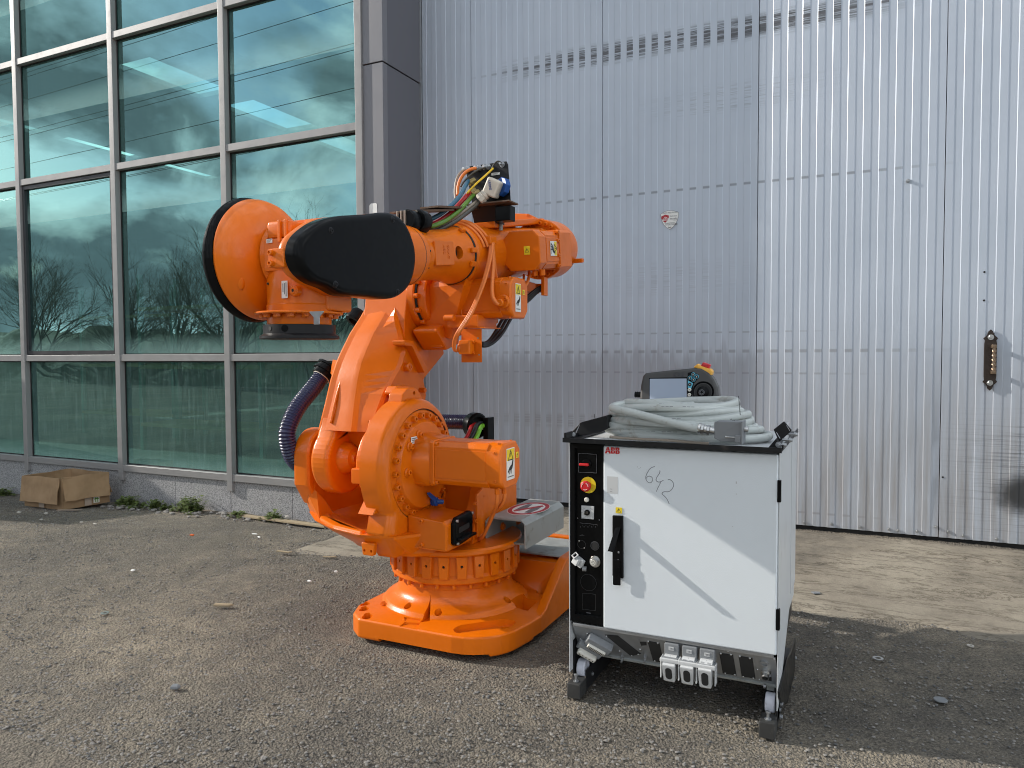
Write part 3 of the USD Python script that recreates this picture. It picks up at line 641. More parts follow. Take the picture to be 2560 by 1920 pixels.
# shield-shaped sticker on the door
c = P(1674, 549, y=DY - .006); sy = DY - .0062
s = thing('security_sticker', 'small white shield sticker with red emblem on the ribbed metal door', 'sticker', c)
def SK(x, y):
    q = KZ(x, y, y=sy); return (q[0], q[2])
out = [(710, 770), (820, 690), (950, 645), (1070, 635), (1190, 650), (1335, 700), (1335, 850), (1290, 990), (1230, 1110), (1150, 1210), (1030, 1300), (920, 1240), (830, 1150), (760, 1030), (725, 900)]
obj('border', prism([SK(*q) for q in out], sy - .0006, sy, 'y'), 'print_grey', s)
inn = inset(ccw([SK(*q) for q in out]), .0022)
obj('face', prism(inn, sy - .0010, sy - .0004, 'y'), 'white', s)
red = [(735, 850), (870, 785), (1000, 810), (995, 920), (930, 860), (860, 860), (770, 960), (745, 940)]
obj('emblem', join(prism([SK(*q) for q in red], sy - .0014, sy - .0008, 'y'), prism([SK(*q) for q in [(785, 1000), (865, 985), (960, 980), (870, 1068)]], sy - .0014, sy - .0008, 'y'),
    ), 'sign_red', s)
def put(sv, x, y, hpx, mt, bold=False):
    a = SK(x, y); hh = hpx * .07233 / FPX * 5.4
    obj('print', text(sv, hh, (a[0], sy - .0010, a[1]), (1, 0, 0), (0, 0, 1), .0005, bold), mt, s, smooth=False)
put('AB', 775, 975, 100, 'sign_red', True); put('Solution', 1030, 860, 46, 'print_grey'); put('Security', 1030, 950, 46, 'print_grey', True); put('GROUP', 1160, 985, 26, 'print_grey')
put('ОБЕКТ ПОД ОХРАНА', 780, 755, 36, 'print_grey', True); put('070070088', 875, 1160, 50, 'print_grey', True)
obj('rule', box(SK(850, 1090)[0], SK(1200, 1070)[0], sy - .0014, sy - .0008, SK(850, 1092)[1], SK(850, 1080)[1]), 'print_grey', s)
obj('badge', prism([SK(*q) for q in [(960, 1190), (1000, 1215), (1050, 1215), (1080, 1180), (1060, 1240), (990, 1245)]], sy - .0014, sy - .0008, 'y'), 'print_grey', s)
# crinkled white label on the corner cladding
c = P(933, 527, y=CYF - .002); w, hh = .036, .09
s = thing('paper_label', 'torn white paper label on the grey cladding corner', 'label', c)
obj('sheet', prism(rpoly([(c[0] - w, c[2] - hh), (c[0] + w, c[2] - hh), (c[0] + w * .96, c[2] + hh * .5), (c[0] + w * .7, c[2] + hh * .62), (c[0] - w * .6, c[2] + hh * .62), (c[0] - w, c[2] + hh * .45)], .008), CYF - .0015, CYF - .0002, 'y'), 'white', s)

# ---------------------------------------------------------------- off to the left and behind the camera: what throws the shadow and shows in the glass
c = thing('storage_shed', 'blue corrugated storage shed standing left of the glass front', 'shed', (-14.6, 3.2, 0))
X0, X1, Y0, Y1 = -16.6, -12.6, 2.23, 4.2; ZH = 3.52
for a0, a1, ax in (((X0 + .05, X1 - .05), Y0, 'y'), ((X0 + .05, X1 - .05), Y1, 'y'), ((Y0 + .05, Y1 - .05), X0, 'x'), ((Y0 + .05, Y1 - .05), X1, 'x')):
    u = np.arange(a0[0], a0[1], .28); pf = []
    for k in u: pf += [(k, 0), (k + .07, .03), (k + .14, .03), (k + .21, 0)]
    pf = np.array(pf); pf = np.vstack([pf, [(a0[1], 0), (a0[1], -.04), (a0[0], -.04)]])
    if ax == 'y': pts = [(p_, a1 + (q_ if a1 < 3.0 else -q_)) for p_, q_ in pf]
    else: pts = [(a1 + (q_ if a1 < -15 else -q_), p_) for p_, q_ in pf]
    obj('side', prism(pts, 0.12, ZH - .1), 'container', c, smooth=False)
obj('roof', box(X0, X1, Y0, Y1, ZH - .1, ZH, .01), 'container', c); obj('floor', box(X0, X1, Y0, Y1, .02, .12, .01), 'container', c)
for x in (X0 + .03, X1 - .03):
    for y in (Y0 + .03, Y1 - .03): obj('corner_post', box(x - .05, x + .05, y - .05, y + .05, 0, ZH), 'container', c)

def bank():
    xs = np.linspace(-75, 40, 116); ys = np.linspace(-40, -13, 40); X, Y = np.meshgrid(xs, ys); p = np.stack([X, Y, 0 * X], -1)
    Z = sstep(-13, -19, Y) * (1.9 + 1.4 * meshkit.fbm(p * .12, 4, 8)) + (meshkit.fbm(p * 1.1, 4, 9) - .5) * 2.0 * sstep(-13, -16, Y) - .05
    n, k = X.shape; i = (np.arange(n - 1)[:, None] * k + np.arange(k - 1)[None]).ravel()
    return tm(np.stack([X, Y, Z], -1).reshape(-1, 3), np.vstack([np.stack([i, i + 1, i + k + 1], 1), np.stack([i, i + k + 1, i + k], 1)]))
obj('hills', bank(), 'brush', smooth=True, kind='structure', label='low scrub-covered bank across the yard, seen only in the glass')
def bare_tree(name, seed, h, lab):
    g = random.Random(seed); t = thing(name, lab, 'tree', (0, 0, 0), 'bare trees reflected in the glass')
    tr, cr = [], []
    def grow(p, d, r, l, lev):
        n = 5; pts = [np.array(p, float)]; dd = np.array(d, float)
        for k in range(n):
            dd = dd + np.array([g.gauss(0, .10), g.gauss(0, .10), g.gauss(.03, .06)]); dd /= np.linalg.norm(dd); pts.append(pts[-1] + dd * l / n)
        (tr if lev == 0 else cr).append(tube(np.array(pts), np.linspace(r, r * .55, n + 1), 6 if lev == 0 else 4 if lev < 3 else 3))
        if lev >= 5: return
        for k in range([5, 4, 4, 3, 2][lev]):
            u = g.uniform(.35, 1); q = pts[min(n, int(u * n))]; a = g.uniform(0, 2 * pi); sp = g.uniform(.35, .75)
            side = np.cross(dd, [cos(a), sin(a), .3]); side /= np.linalg.norm(side) + 1e-9
            grow(q, dd * cos(sp) + side * sin(sp), r * .52, l * g.uniform(.55, .78), lev + 1)
    for k in range(4): grow((g.gauss(0, .25), g.gauss(0, .15), -.2), (g.gauss(0, .25), g.gauss(0, .25), 1), .06, h * .38, 0)
    obj('trunk', join(*tr), 'bark', t, smooth=True); obj('crown', join(*cr), 'bark', t, smooth=False); return t
T1 = bare_tree('bare_tree', 4, 8.6, 'bare many-stemmed winter tree reflected in the green glass')
T2 = bare_tree('bare_tree', 11, 7.4, 'bare many-stemmed winter tree reflected in the green glass')
for T, xy in ((T1, (-17.5, -12)), (T2, (-21.0, -11))):
    pr = UsdGeom.Xform(stage.GetPrimAtPath(T)); pr.GetOrderedXformOps()[0].Set(Gf.Vec3d(xy[0], xy[1], .1))
for k, (T, x, y, a, s) in enumerate([(T1, -26.5, -13, 70, .9), (T2, -13.6, -12, 150, .95), (T1, -10.2, -13.5, 200, 1.0), (T2, -32, -15, 310, 1.1), (T1, -39, -15, 40, 1.1), (T2, -7.6, -12, 240, .95)]):
    dup(T, (x, y, .1), a, s)
for k, (y, z, sag) in enumerate([(-12.0, 8.2, .5), (-12.4, 8.35, .55), (-12.0, 9.6, .6), (-12.0, 10.9, .5), (-12.5, 11.05, .6), (-12, 12.3, .6), (-12.4, 13.5, .6), (-12.2, 13.65, .7)]):
    u = np.linspace(0, 1, 40); w = obj('overhead_cable', tube(np.stack([-70 + 90 * u, y + 0 * u + 3 * u, z + 1.2 * u - sag * 4 * u * (1 - u)], 1), .011, 4), 'cable_black', label='thin black overhead cable crossing the sky in the glass reflection', cat='cable', group='overhead cables reflected in the glass')

# ================================================================ THE ROBOT
R0 = (-1.775, 3.076, 0)
RB = thing('industrial_robot', 'large glossy orange six axis robot arm with black wrist covers', 'robot', R0)
def ro(name, mesh, mt='orange', parent=None, **k): return obj(name, mesh, mt, parent or RB, **k)
AX2 = (2.83, .785)
def yz(pts): return [(q[1], q[2]) for q in pts]
def ring(c, r, n=40): return circ(c[0], c[1], r, n)
def sticker(o, right, up, w, h, parent, kind='hot'):
    """warning sticker lying on a face, o its centre"""
    right, up = np.asarray(right, float), np.asarray(up, float); n = np.cross(right, up); o = np.asarray(o, float) + n * .0012
    if kind == 'hot':
        st = obj('warning_sticker', flat(rect(w, h, .003), o, right, up, .0007), 'white', parent)
        obj('yellow_field', flat(rect(w * .92, h * .36, .002), o + up * h * .29 + n * .0006, right, up, .0005), 'yellow', st)
        s = w * .34; c = o + up * h * .27 + n * .001
        tri = Polygon([(-s, -s * .8), (s, -s * .8), (0, s * .95)]); tri = tri.difference(tri.buffer(-s * .17)); m_ = trimesh.creation.extrude_polygon(tri, .0004, engine='earcut')
        obj('symbol', [place(m_, np.stack([right, up, n], 1), c), flat([(-.0016, -s * .3), (.0016, -s * .3), (.0022, s * .35), (-.0022, s * .35)], c, right, up, .0004)], 'ink', st)
        k = w * .36; hc = o - up * h * .13 + n * .0008
        hand = [(-1, -.5), (-.75, -.25), (-.45, .1), (.0, .35), (.35, .5), (.6, 1.15), (1.0, 1.1), (.8, .3), (.6, -.1), (.3, -.3), (.25, -.9), (.05, -.9), (.02, -.35), (-.15, -.35), (-.3, -.95), (-.5, -.9), (-.35, -.3), (-.5, -.35), (-.8, -.75)]
        obj('symbol', [flat([(a * k, c_ * k) for a, c_ in hand], hc, right, up, .0004), flat(rect(w * .74, .0035), o - up * h * .40 + n * .0008, right, up, .0004)], 'ink', st)
    elif kind == 'volt':
        st = obj('warning_sticker', flat(rect(w, h, .002), o, right, up, .0007), 'yellow', parent); s = w * .36
        tri = Polygon([(-s, -s * .8), (s, -s * .8), (0, s * .95)]); tri = tri.difference(tri.buffer(-s * .13)); m_ = trimesh.creation.extrude_polygon(tri, .0004, engine='earcut')
        bolt = [(-.1, .55), (.18, .55), (.02, .12), (.2, .12), (-.12, -.6), (-.02, -.05), (-.2, -.05)]
        obj('symbol', [place(m_, np.stack([right, up, n], 1), o + n * .0005), flat([(a * s, c_ * s) for a, c_ in bolt], o + n * .0005, right, up, .0005)], 'ink', st)
    else:
        st = obj('label_plate', flat(rect(w, h, .001), o, right, up, .0006), 'white', parent)
        for k in range(3): obj('print', flat(rect(w * (.8 - .15 * k), h * .13), o + up * h * (.26 - .26 * k) + n * .0004 - right * w * .05 * k, right, up, .0004), 'print_grey', st)
    return st
EX, EY, EZ = np.array([1.0, 0, 0]), np.array([0, 1.0, 0]), np.array([0, 0, 1.0])

# ---- foot casting
RXR, RXL, RYF, RYB = -1.30, -2.145, 2.645, 3.78
foot = [(-2.03, RYF), (-1.55, RYF)] + [(-1.55 + .225 * sin(t) , RYF + .215 * (1 - cos(t)) ) for t in np.linspace(.25, 1.35, 7)] + [(-1.31, 2.93), (RXR, 3.02), (RXR, RYB), (RXL, RYB), (RXL, 2.80), (-2.10, 2.70)]
foot = rpoly(foot, .03, 4)
fp = Polygon(foot); ctr = np.array(R0[:2])
NA = 120; an = np.arange(NA) * 2 * pi / NA
def pol_r(poly):
    out = []
    for a in an:
        ln = LineString([ctr, ctr + 3 * np.array([cos(a), sin(a)])]); x = ln.intersection(poly.exterior); p = x if x.geom_type == 'Point' else x.geoms[-1]
        out.append(np.hypot(p.x - ctr[0], p.y - ctr[1]))
    return np.array(out)
base_r = np.minimum(pol_r(fp.buffer(-.012)), .62)
def ring_at(r, z): return np.column_stack([ctr[0] + r * np.cos(an), ctr[1] + r * np.sin(an), np.full(NA, z)])
def mixr(t): return base_r * (1 - t) + .33 * t
def lim(v): return np.minimum(np.full(NA, v), base_r * .955)
hump = loft([ring_at(base_r * .985, .05), ring_at(base_r * .985, .1035), ring_at(base_r * .97, .106), ring_at(lim(.352), .1165), ring_at(lim(.346), .120), ring_at(np.full(NA, .338), .132), ring_at(np.full(NA, .330), .139), ring_at(np.full(NA, .316), .146), ring_at(np.full(NA, .296), .158), ring_at(np.full(NA, .280), .174), ring_at(np.full(NA, .272), .195), ring_at(np.full(NA, .268), .237)])
plate = prism(foot, .014, .104, 'z', .014, 3)
notch = [box(-1.55, -2.03, RYF - .02, RYF + .06, 0, .026)]
body = fuse(plate, hump)
# raised rear end with its side walls
side = prism([(3.02, .05), (3.02, .104), (3.08, .112), (3.33, .272), (3.36, .282), (RYB, .282), (RYB, .05)], RXR - .05, RXR - .0005, 'x', .008, 2)
side2 = prism([(3.10, .05), (3.10, .104), (3.33, .262), (RYB, .262), (RYB, .05)], RXL + .0005, RXL + .05, 'x', .008, 2)
front_w = prism([(3.34, .05), (3.30, .10), (3.345, .25), (3.40, .255), (3.40, .05)], RXL + .03, RXR - .03, 'x', .006, 2)
back_w = box(RXL + .02, RXR - .02, RYB - .05, RYB - .001, .05, .285, .008)
body = fuse(body, side, side2, front_w, back_w)
cuts = []
# sunk bolt seats: right front, left front, right rear
def seat(pts, z, d): cuts.append(prism(rpoly(pts, .02, 4), z, .2))
seat([KB(1035, 922, z=.095)[:2], KB(1000, 880, z=.1)[:2], KB(1060, 830, z=.11)[:2], KB(1490, 770, z=.11)[:2], KB(1600, 800, z=.10)[:2], KB(1530, 870, z=.095)[:2]], .085, 0)
for x, y in ((195, 640), (185, 690), (215, 755)): c = KB(x, y, z=.10); cuts.append(cyl('z', (c[0], c[1], 0), .024, .082, .2, 20))
holes = []
for x, y, r in ((1125, 905, .025), (1245, 890, .013), (1355, 870, .025), (1490, 845, .025), (195, 640, .014), (185, 690, .014), (215, 755, .015), (190, 712, .009), (1745, 500, .026), (1812, 562, .026), (1855, 605, .022)):
    c = KB(x, y, z=.09); cuts.append(cyl('z', (c[0], c[1], 0), r, .03, .2, 20)); holes.append((c[0], c[1], r))
for x, y, r in ((590, 690, .018), (870, 740, .018), (1505, 640, .018), (1580, 375, .018)): c = KB(x, y, z=.125); cuts.append(cyl('z', (c[0], c[1], 0), r, .09, .2, 18))
# arrow-shaped recess and rectangular pocket
def wedge(pts, z): cuts.append(prism(pts, z, .2))
wedge([KB(470, 845, z=.105)[:2], KB(560, 790, z=.11)[:2], KB(700, 800, z=.11)[:2], KB(655, 890, z=.105)[:2]], .100)
wedge([KB(700, 790, z=.115)[:2], KB(800, 715, z=.115)[:2], KB(790, 795, z=.11)[:2]], .107)
wedge([KB(555, 735, z=.12)[:2], KB(705, 760, z=.12)[:2], KB(700, 800, z=.115)[:2], KB(560, 790, z=.11)[:2]], .109)
wedge([KB(1535, 665, z=.11)[:2], KB(1650, 585, z=.11)[:2], KB(1790, 600, z=.11)[:2], KB(1690, 695, z=.11)[:2]], .06)
cuts.append(box(-1.92, -1.40, RYF - .05, RYF + .08, 0, .03)); cuts.append(box(RXR - .05, RXR + .05, 2.95, 3.6, 0, .03))
body = cut(body, *cuts)
ft = ro('foot_casting', body, smooth=28)
for x, y, r in holes: ro('hole_floor', cyl('z', (x, y, 0), r - .0004, .055, .060, 16), 'rubber', ft)
for s_, x, y in (('2M00AA', 460, 560), ('09900', 410, 580), ('REV', 360, 600)):
    c = KB(x, y, z=.125); ro('cast_lettering', text(s_, .016, (c[0], c[1], .119), (.25, -.97, .0), (.95, .25, .04), .0075, True), parent=ft, smooth=False)
ro('rear_lid', box(RXL + .06, RXR - .045, 3.385, RYB - .06, .268, .276, .004), 'galvanised')
# rounded edge bead round the pedestal
# ---- turntable with its ribbed ring
zt0, zt1 = .296, .385
ro('turntable', lathe([(0, .20), (.258, .215), (.268, .222), (.272, .226), (.272, .246), (.296, .255), (.302, .262), (.302, .285), (.292, .297), (.290, .382), (.28, .392), (0, .392)], 'z', (R0[0], R0[1], 0), 72))
for k in range(24):
    a = 2 * pi * (k + .35) / 24; dx = np.array([cos(a), sin(a), 0]); tg = np.array([-sin(a), cos(a), 0])
    pr = rpoly([(-.021, zt0 - .012), (.021, zt0 - .012), (.026, zt1), (-.026, zt1)], .002)
    g = prism(pr, .280, .311, 'z', .003, 1); hole = cyl('z', (0, zt0 + .045, 0), .0065, .295, .33, 12)
    g = cut(g, hole); g = place(g, np.stack([tg, EZ, -dx * -1], 1), (R0[0], R0[1], 0))
    rb = ro('ring_rib', g)
    if sin(a) < .5 and cos(a) > -.9: ro('screw_hole', place(cyl('z', (0, zt0 + .045, 0), .0063, .296, .300, 10), np.stack([tg, EZ, dx], 1), (R0[0], R0[1], 0)), 'rubber', rb)
for k in range(24):
    a = 2 * pi * (k + .9) / 24; ro('pin', cyl('z', (R0[0] + .287 * cos(a), R0[1] + .287 * sin(a), 0), .009, .236, .262, 12, .002))

# ---- turning frame: floor, left cheek, right drum, rear block
XD0, XD1 = -1.925, -1.80
def plan(z, *pts): return np.column_stack([spl(np.column_stack([np.array(pts + (pts[0],)), np.zeros(len(pts) + 1)]), 61)[:-1, :2], np.full(60, z)]) if False else np.array([(a, c, z) for a, c in pts])
P0 = [(-2.24, 3.30), (-2.24, 2.92), (-2.13, 2.78), (-1.96, 2.705), (-1.86, 2.695), (-1.78, 2.72), (-1.66, 2.80), (-1.63, 3.30)]
P1 = [(-2.46, 3.30), (-2.46, 2.86), (-2.30, 2.715), (-2.15, 2.625), (-1.97, 2.575), (-1.80, 2.60), (-1.66, 2.80), (-1.63, 3.30)]
P2 = [(-2.475, 3.30), (-2.475, 2.85), (-2.32, 2.71), (-2.16, 2.62), (-1.97, 2.57), (-1.80, 2.595), (-1.66, 2.80), (-1.63, 3.30)]
bowl = loft([plan(.392, *P0), plan(.408, *[(a - .012 * (a < -1.9), c - .012 * (c < 3.2)) for a, c in P0]), plan(.492, *P1), plan(.505, *P2)])
earb = hull(np.array([(-2.475, y, z) for y, z in ((2.80, .62), (2.78, .70), (3.12, .62), (3.12, .70), (2.86, .50), (3.2, .50))] + [(-2.375, y, z) for y, z in ((2.80, .62), (2.78, .70), (3.12, .62), (3.12, .70))] + [(-2.40, 2.81, .50), (-2.33, 2.755, .50), (-2.33, 3.2, .50), (-2.36, 2.79, .56)]))
cheek = prism(rpoly(np.vstack([circ(2.86, .80, .125, 24, 0, pi), [(2.735, .66), (2.80, .56), (3.2, .56), (3.10, .66)]]), .0), -2.475, -2.375, 'x', .022, 3)
cheek = cut(cheek, cyl('x', (0, 2.86, .80), .07, -2.392, -2.30, 24))
drum_p = Polygon(circ(AX2[0], AX2[1], .298, 110)).union(Polygon([(2.60, .60), (2.575, .52), (2.66, .395), (3.20, .395), (3.12, .72)]))
lug = Polygon([(2.74, 1.05), (2.755, 1.105), (2.79, 1.128), (2.86, 1.128), (2.90, 1.10), (2.94, 1.04)])
drum = prism(rpoly(np.array(drum_p.buffer(.015, quad_segs=6).buffer(-.015, quad_segs=6).simplify(.0003).exterior.coords), 0), XD0, XD1, 'x', .045, 4, both=False)
lugm = prism(rpoly(lug.exterior.coords, .02), XD0, XD1 - .05, 'x', .006, 2)
lugm = cut(lugm, cyl('x', (0, 2.845, 1.105), .009, -2.5, -1.5, 14))
spur = prism([(2.555, .60), (2.61, .66), (2.66, .60)], XD0 - .03, XD0 + .05, 'x', .003, 1)
cav = loft([plan(.462, (-2.27, 3.14), (-2.27, 2.93), (-2.16, 2.82), (-1.98, 2.73), (-1.955, 3.14)), plan(.508, (-2.37, 3.14), (-2.37, 2.90), (-2.26, 2.775), (-2.13, 2.675), (-1.955, 2.625), (-1.955, 3.14))[[0, 1, 2, 4, 5]], plan(.9, (-2.372, 3.14), (-2.372, 2.5), (-2.26, 2.45), (-1.955, 2.45), (-1.955, 3.14))])
lip = prism(rpoly([(-2.36, 2.79), (-2.30, 2.725), (-2.15, 2.635), (-1.96, 2.585), (-1.96, 2.62), (-2.13, 2.672), (-2.27, 2.765), (-2.34, 2.84)], .008), .488, .516, 'z', .010, 2)
frame = fuse(cut(fuse(bowl, earb), cav), cheek, drum, lugm, spur, lip)
frame = cut(frame, cyl('x', (0, *AX2), .2515, XD1 - .012, -1.70, 64))
fr = ro('turning_frame', frame, smooth=28)
ro('base_ring', cyl('z', (R0[0], R0[1], 0), .325, .3875, .418, 72, .008))
ro('rear_block', prism(rpoly([(-1.93, .40), (-1.604, .40), (-1.604, .70), (-1.64, .76), (-1.93, .76)], .015), 3.03, 3.42, 'y', .012, 2))
ro('rear_block', prism(rpoly([(-2.40, .46), (-1.95, .46), (-1.95, .60), (-2.40, .60)], .015), 3.16, 3.42, 'y', .012, 2))
ro('frame_web', prism([(2.93, .40), (3.04, .40), (3.04, .72), (3.0, .60), (2.95, .52)], -1.66, -1.60, 'x', .006, 2))
# lifting tab on the bowl
c = K7(868, 1495, y=2.592)
tab = cut(prism(rpoly([(c[0] - .036, c[2] + .03), (c[0] + .036, c[2] + .03), (c[0] + .028, c[2] - .025), (c[0] - .028, c[2] - .025)], .008), 2.588, 2.612, 'y', .003, 1), cyl('y', (c[0] - .018, 0, c[2] - .004), .006, 2.5, 2.7, 10), cyl('y', (c[0] + .018, 0, c[2] - .004), .006, 2.5, 2.7, 10))
ro('tab', tab)
# connector box with black hatch
bx = prism(rpoly([(-1.80, .435), (-1.60, .435), (-1.60, .545), (-1.62, .565), (-1.80, .58)], .008), 2.70, 2.93, 'y', .010, 2)
bx = ro('connector_box', bx)
hc = (-1.60, 2.815, .525)
hp = rpoly([(2.735, .462), (2.765, .448), (2.895, .462), (2.90, .572), (2.875, .585), (2.755, .575), (2.735, .55)], .012)
ho = ro('hatch', prism(hp, -1.603, -1.578, 'x', .008, 2), 'black_plastic')
obj('slot', prism(rpoly([(2.765, .505), (2.86, .512), (2.86, .535), (2.765, .53)], .008), -1.5785, -1.5765, 'x'), 'rubber', ho)
obj('lever', box(-1.585, -1.558, 2.75, 2.895, .474, .486, .004), 'black_plastic', ho)
for y, z in ((2.752, .562), (2.885, .572), (2.885, .475), (2.755, .463)): obj('screw', socket((-1.578, y, z), EX, .007, .006), 'steel', ho)
c = K8(525, 1600, y=2.698)
for z in (.455, .56): ro('screw', socket((-1.725, 2.699, z), -EY, .010, .010))
# access plate beside the drum
ro('access_plate', prism(rpoly([(2.955, .44), (3.02, .455), (3.02, .66), (2.955, .64)], .006), -1.60, -1.588, 'x', .002, 1))
for y, z in ((2.95, .60), (2.95, .52), (3.024, .62), (3.024, .50)): ro('screw', socket((-1.60, y, z), EX, .009, .010))

# ---- gear flange of axis 2 with its screws, neck and motor
gf = lathe([(0, -1.87), (.247, -1.87), (.247, XD1 - .010), (.243, XD1 - .004), (.205, XD1 - .004), (.200, XD1 + .004), (.192, XD1 + .014), (.150, XD1 + .018), (0, XD1 + .018)], 'x', (0, AX2[0], AX2[1]), 72)
gfl = ro('gear_flange', gf)
ro('seal', lathe([(.2475, -1.85), (.2515, -1.85), (.2515, XD1 - .004), (.2475, XD1 - .004)], 'x', (0, *AX2), 72), 'rubber')
for k in range(24):
    a = 2 * pi * (k + .25) / 24
    ro('flange_screw', socket((XD1 - .004, AX2[0] + .222 * cos(a), AX2[1] + .222 * sin(a)), EX, .0135, .022, 14))
for y, z in ((2.70, .88), (2.775, .925), (2.68, .77)):
    ro('plug', [cyl('x', (0, y, z), .021, XD1 + .01, XD1 + .024, 20, .003), socket((XD1 + .022, y, z), EX, .0125, .014)])
sticker((XD1 + .018, 2.735, .905), EY, EZ, .052, .030, RB, 'text')
CM2 = (2.835, .808)
neck = hull(np.column_stack([np.full(24, XD1 + .01), circ(CM2[0], CM2[1], .125, 24)]), np.column_stack([np.full(4, -1.705), np.array([(CM2[0] - .098, CM2[1] - .098), (CM2[0] + .098, CM2[1] - .098), (CM2[0] + .098, CM2[1] + .098), (CM2[0] - .098, CM2[1] + .098)])]))
nk = box(-1.80, -1.70, CM2[0] - .1, CM2[0] + .1, CM2[1] - .1, CM2[1] + .1, .012)
ro('neck', join(nk, neck), smooth=30)
def motor(o, ax, up, L, s=.098, cap=.055, flange=True, parent=None, capside=None):
    """a servo motor: flange, ribbed square body and chamfered end cap, from o along ax"""
    ax = np.asarray(ax, float); up = np.asarray(up, float); B = np.stack([np.cross(up, ax), up, ax], 1); out = []
    sq = lambda h, c: np.array([(-h + c, -h), (h - c, -h), (h, -h + c), (h, h - c), (h - c, h), (-h + c, h), (-h, h - c), (-h, -h + c)])
    mt = ro('motor', place(prism(sq(s, .012), 0, .022, 'z', .003, 1), B, o), parent=parent)
    prof = rpoly(sq(s * .93, .020), .004)
    obj('body', place(prism(prof, .020, L - cap + .004, 'z', .002, 1), B, o), 'orange', mt)
    for sx in (-1, 1):      # long raised panels between the corner channels
        obj('side_panel', place(box(sx * s * .93 - .003, sx * s * .93 + .003, -s * .62, s * .62, .024, L - cap, .002, 1), B, o), 'orange', mt)
        obj('side_panel', place(box(-s * .62, s * .62, sx * s * .93 - .003, sx * s * .93 + .003, .024, L - cap, .002, 1), B, o), 'orange', mt)
    obj('end_cap', place(prism(sq(s * .97, .038), L - cap, L, 'z', .010, 3, both=False), B, o), 'orange', mt)
    for a, c in ((-1, -1), (1, -1), (1, 1), (-1, 1)):
        obj('screw', place(socket((a * s * .84, c * s * .84, .022), (0, 0, 1), .010, .014), B, o), 'orange', mt)
        obj('screw', place(socket((a * s * .93, c * s * .60, L - cap * .4), (a, 0, 0), .006, .006), B, o), 'orange', mt)
        obj('screw', place(socket((a * s * .60, c * s * .93, L - cap * .4), (0, c, 0), .006, .006), B, o), 'orange', mt)
    return mt
m2 = motor((-1.705, *CM2), EX, EZ, .345, .1, .07)
sticker((-1.36, CM2[0] - .005, CM2[1] + .005), EY, EZ, .078, .135, RB)
sticker((-1.36, CM2[0] + .062, CM2[1] + .035), EY, EZ, .026, .026, RB, 'volt')
# the two leads that hang from motor 2
for dx, n_ in ((0, 0), (.03, 1)):
    top = np.array([-1.40 + dx * .6, CM2[0] - .05 + dx, CM2[1] - .10])
    ro('gland', cyl('z', (top[0], top[1], 0), .012, top[2] - .022, top[2] + .004, 8, .002))
    pts = [top, top + (-.004, .006, -.05), K8(1225, 1330, y=2.86 + dx * .3), K8(1150, 1500, y=2.92 + dx * .3), K8(1060, 1600, y=2.99 + dx * .5), K8(1045, 1480, y=3.02 + dx)]
    ro('motor_cable', tube(spl(pts, 40), .0085, 8), 'orange_cable', smooth=True)
pts = [K8(1060, 1110, y=3.02), K8(1085, 1200, y=3.02), K8(1058, 1330, y=3.02), K8(1090, 1480, y=3.02), K8(1070, 1590, y=3.0)]
ro('motor_cable', tube(spl(pts, 30), .009, 8), 'orange_cable', smooth=True)
# blue clamp
bc = np.array([XD1 + .02, 2.885, .607])
bl = ro('blue_clip', place(cyl('z', (0, 0, 0), .02, -.004, .022, 20, .003), basis(EX), bc), 'blue_plastic')
obj('tag', [hull(place(box(-.012, .012, -.006, .006, 0, .008), basis(EX), bc + (.012, -.012, .012)), place(box(-.008, .008, -.003, .003, 0, .004), basis(EX), bc + (.012, -.062, .05))), tube(lin([bc + (.014, .0, 0), bc + (.03, .035, -.006)], .01), .011, 10)], 'blue_plastic', bl)

# ---- lower arm
tabL = np.array([(.80, 2.69), (.922, 2.726), (1.05, 2.772), (1.163, 2.808), (1.249, 2.849), (1.305, 2.888), (1.385, 2.948), (1.474, 3.035), (1.568, 3.113), (1.66, 3.19)])
tabS = np.array([(.80, 2.74), (.996, 2.775), (1.109, 2.83), (1.173, 2.885), (1.23, 2.945), (1.303, 2.985), (1.367, 3.0), (1.456, 3.02), (1.52, 3.06), (1.66, 3.19)])
tabX = np.array([(.80, -2.005), (.98, -2.005), (1.10, -1.992), (1.30, -1.992), (1.37, -2.02), (1.46, -2.06), (1.52, -2.075), (1.66, -2.08)])
arm_s = []
for z in np.linspace(.93, 1.64, 26):
    yl, ys, xs_ = np.interp(z, tabL[:, 0], tabL[:, 1]), np.interp(z, tabS[:, 0], tabS[:, 1]), np.interp(z, tabX[:, 0], tabX[:, 1])
    xf = np.interp(z, [.93, 1.05, 1.25, 1.45, 1.64], [-2.10, -2.115, -2.125, -2.125, -2.12]); yb = np.interp(z, [.93, 1.64], [3.0, 3.40])
    xl = np.interp(z, [.93, 1.2, 1.64], [-2.315, -2.302, -2.285])
    q = [(xl - .004, yl + .022), (xl + .004, yl + .004), (xl + .016, yl - .003), (xl + .045, yl + .003), (xl + .049, yl - .005), (-2.16, yl - .012), (xf - .012, yl - .008), (xf + .01, yl + .006), (xs_ - .012, ys - .012), (xs_, ys + .008), (-2.015, ys + .06), (-2.015, yb), (-2.285, yb)]
    q[10] = (min(-2.0, xs_ - .004), ys + .06); q[11] = (q[10][0], yb); q[12] = (xl - .004, yb)
    arm_s.append([(a, c, z + (.35 * (c - yl) * -.25)) for a, c in q])
core = loft(arm_s)
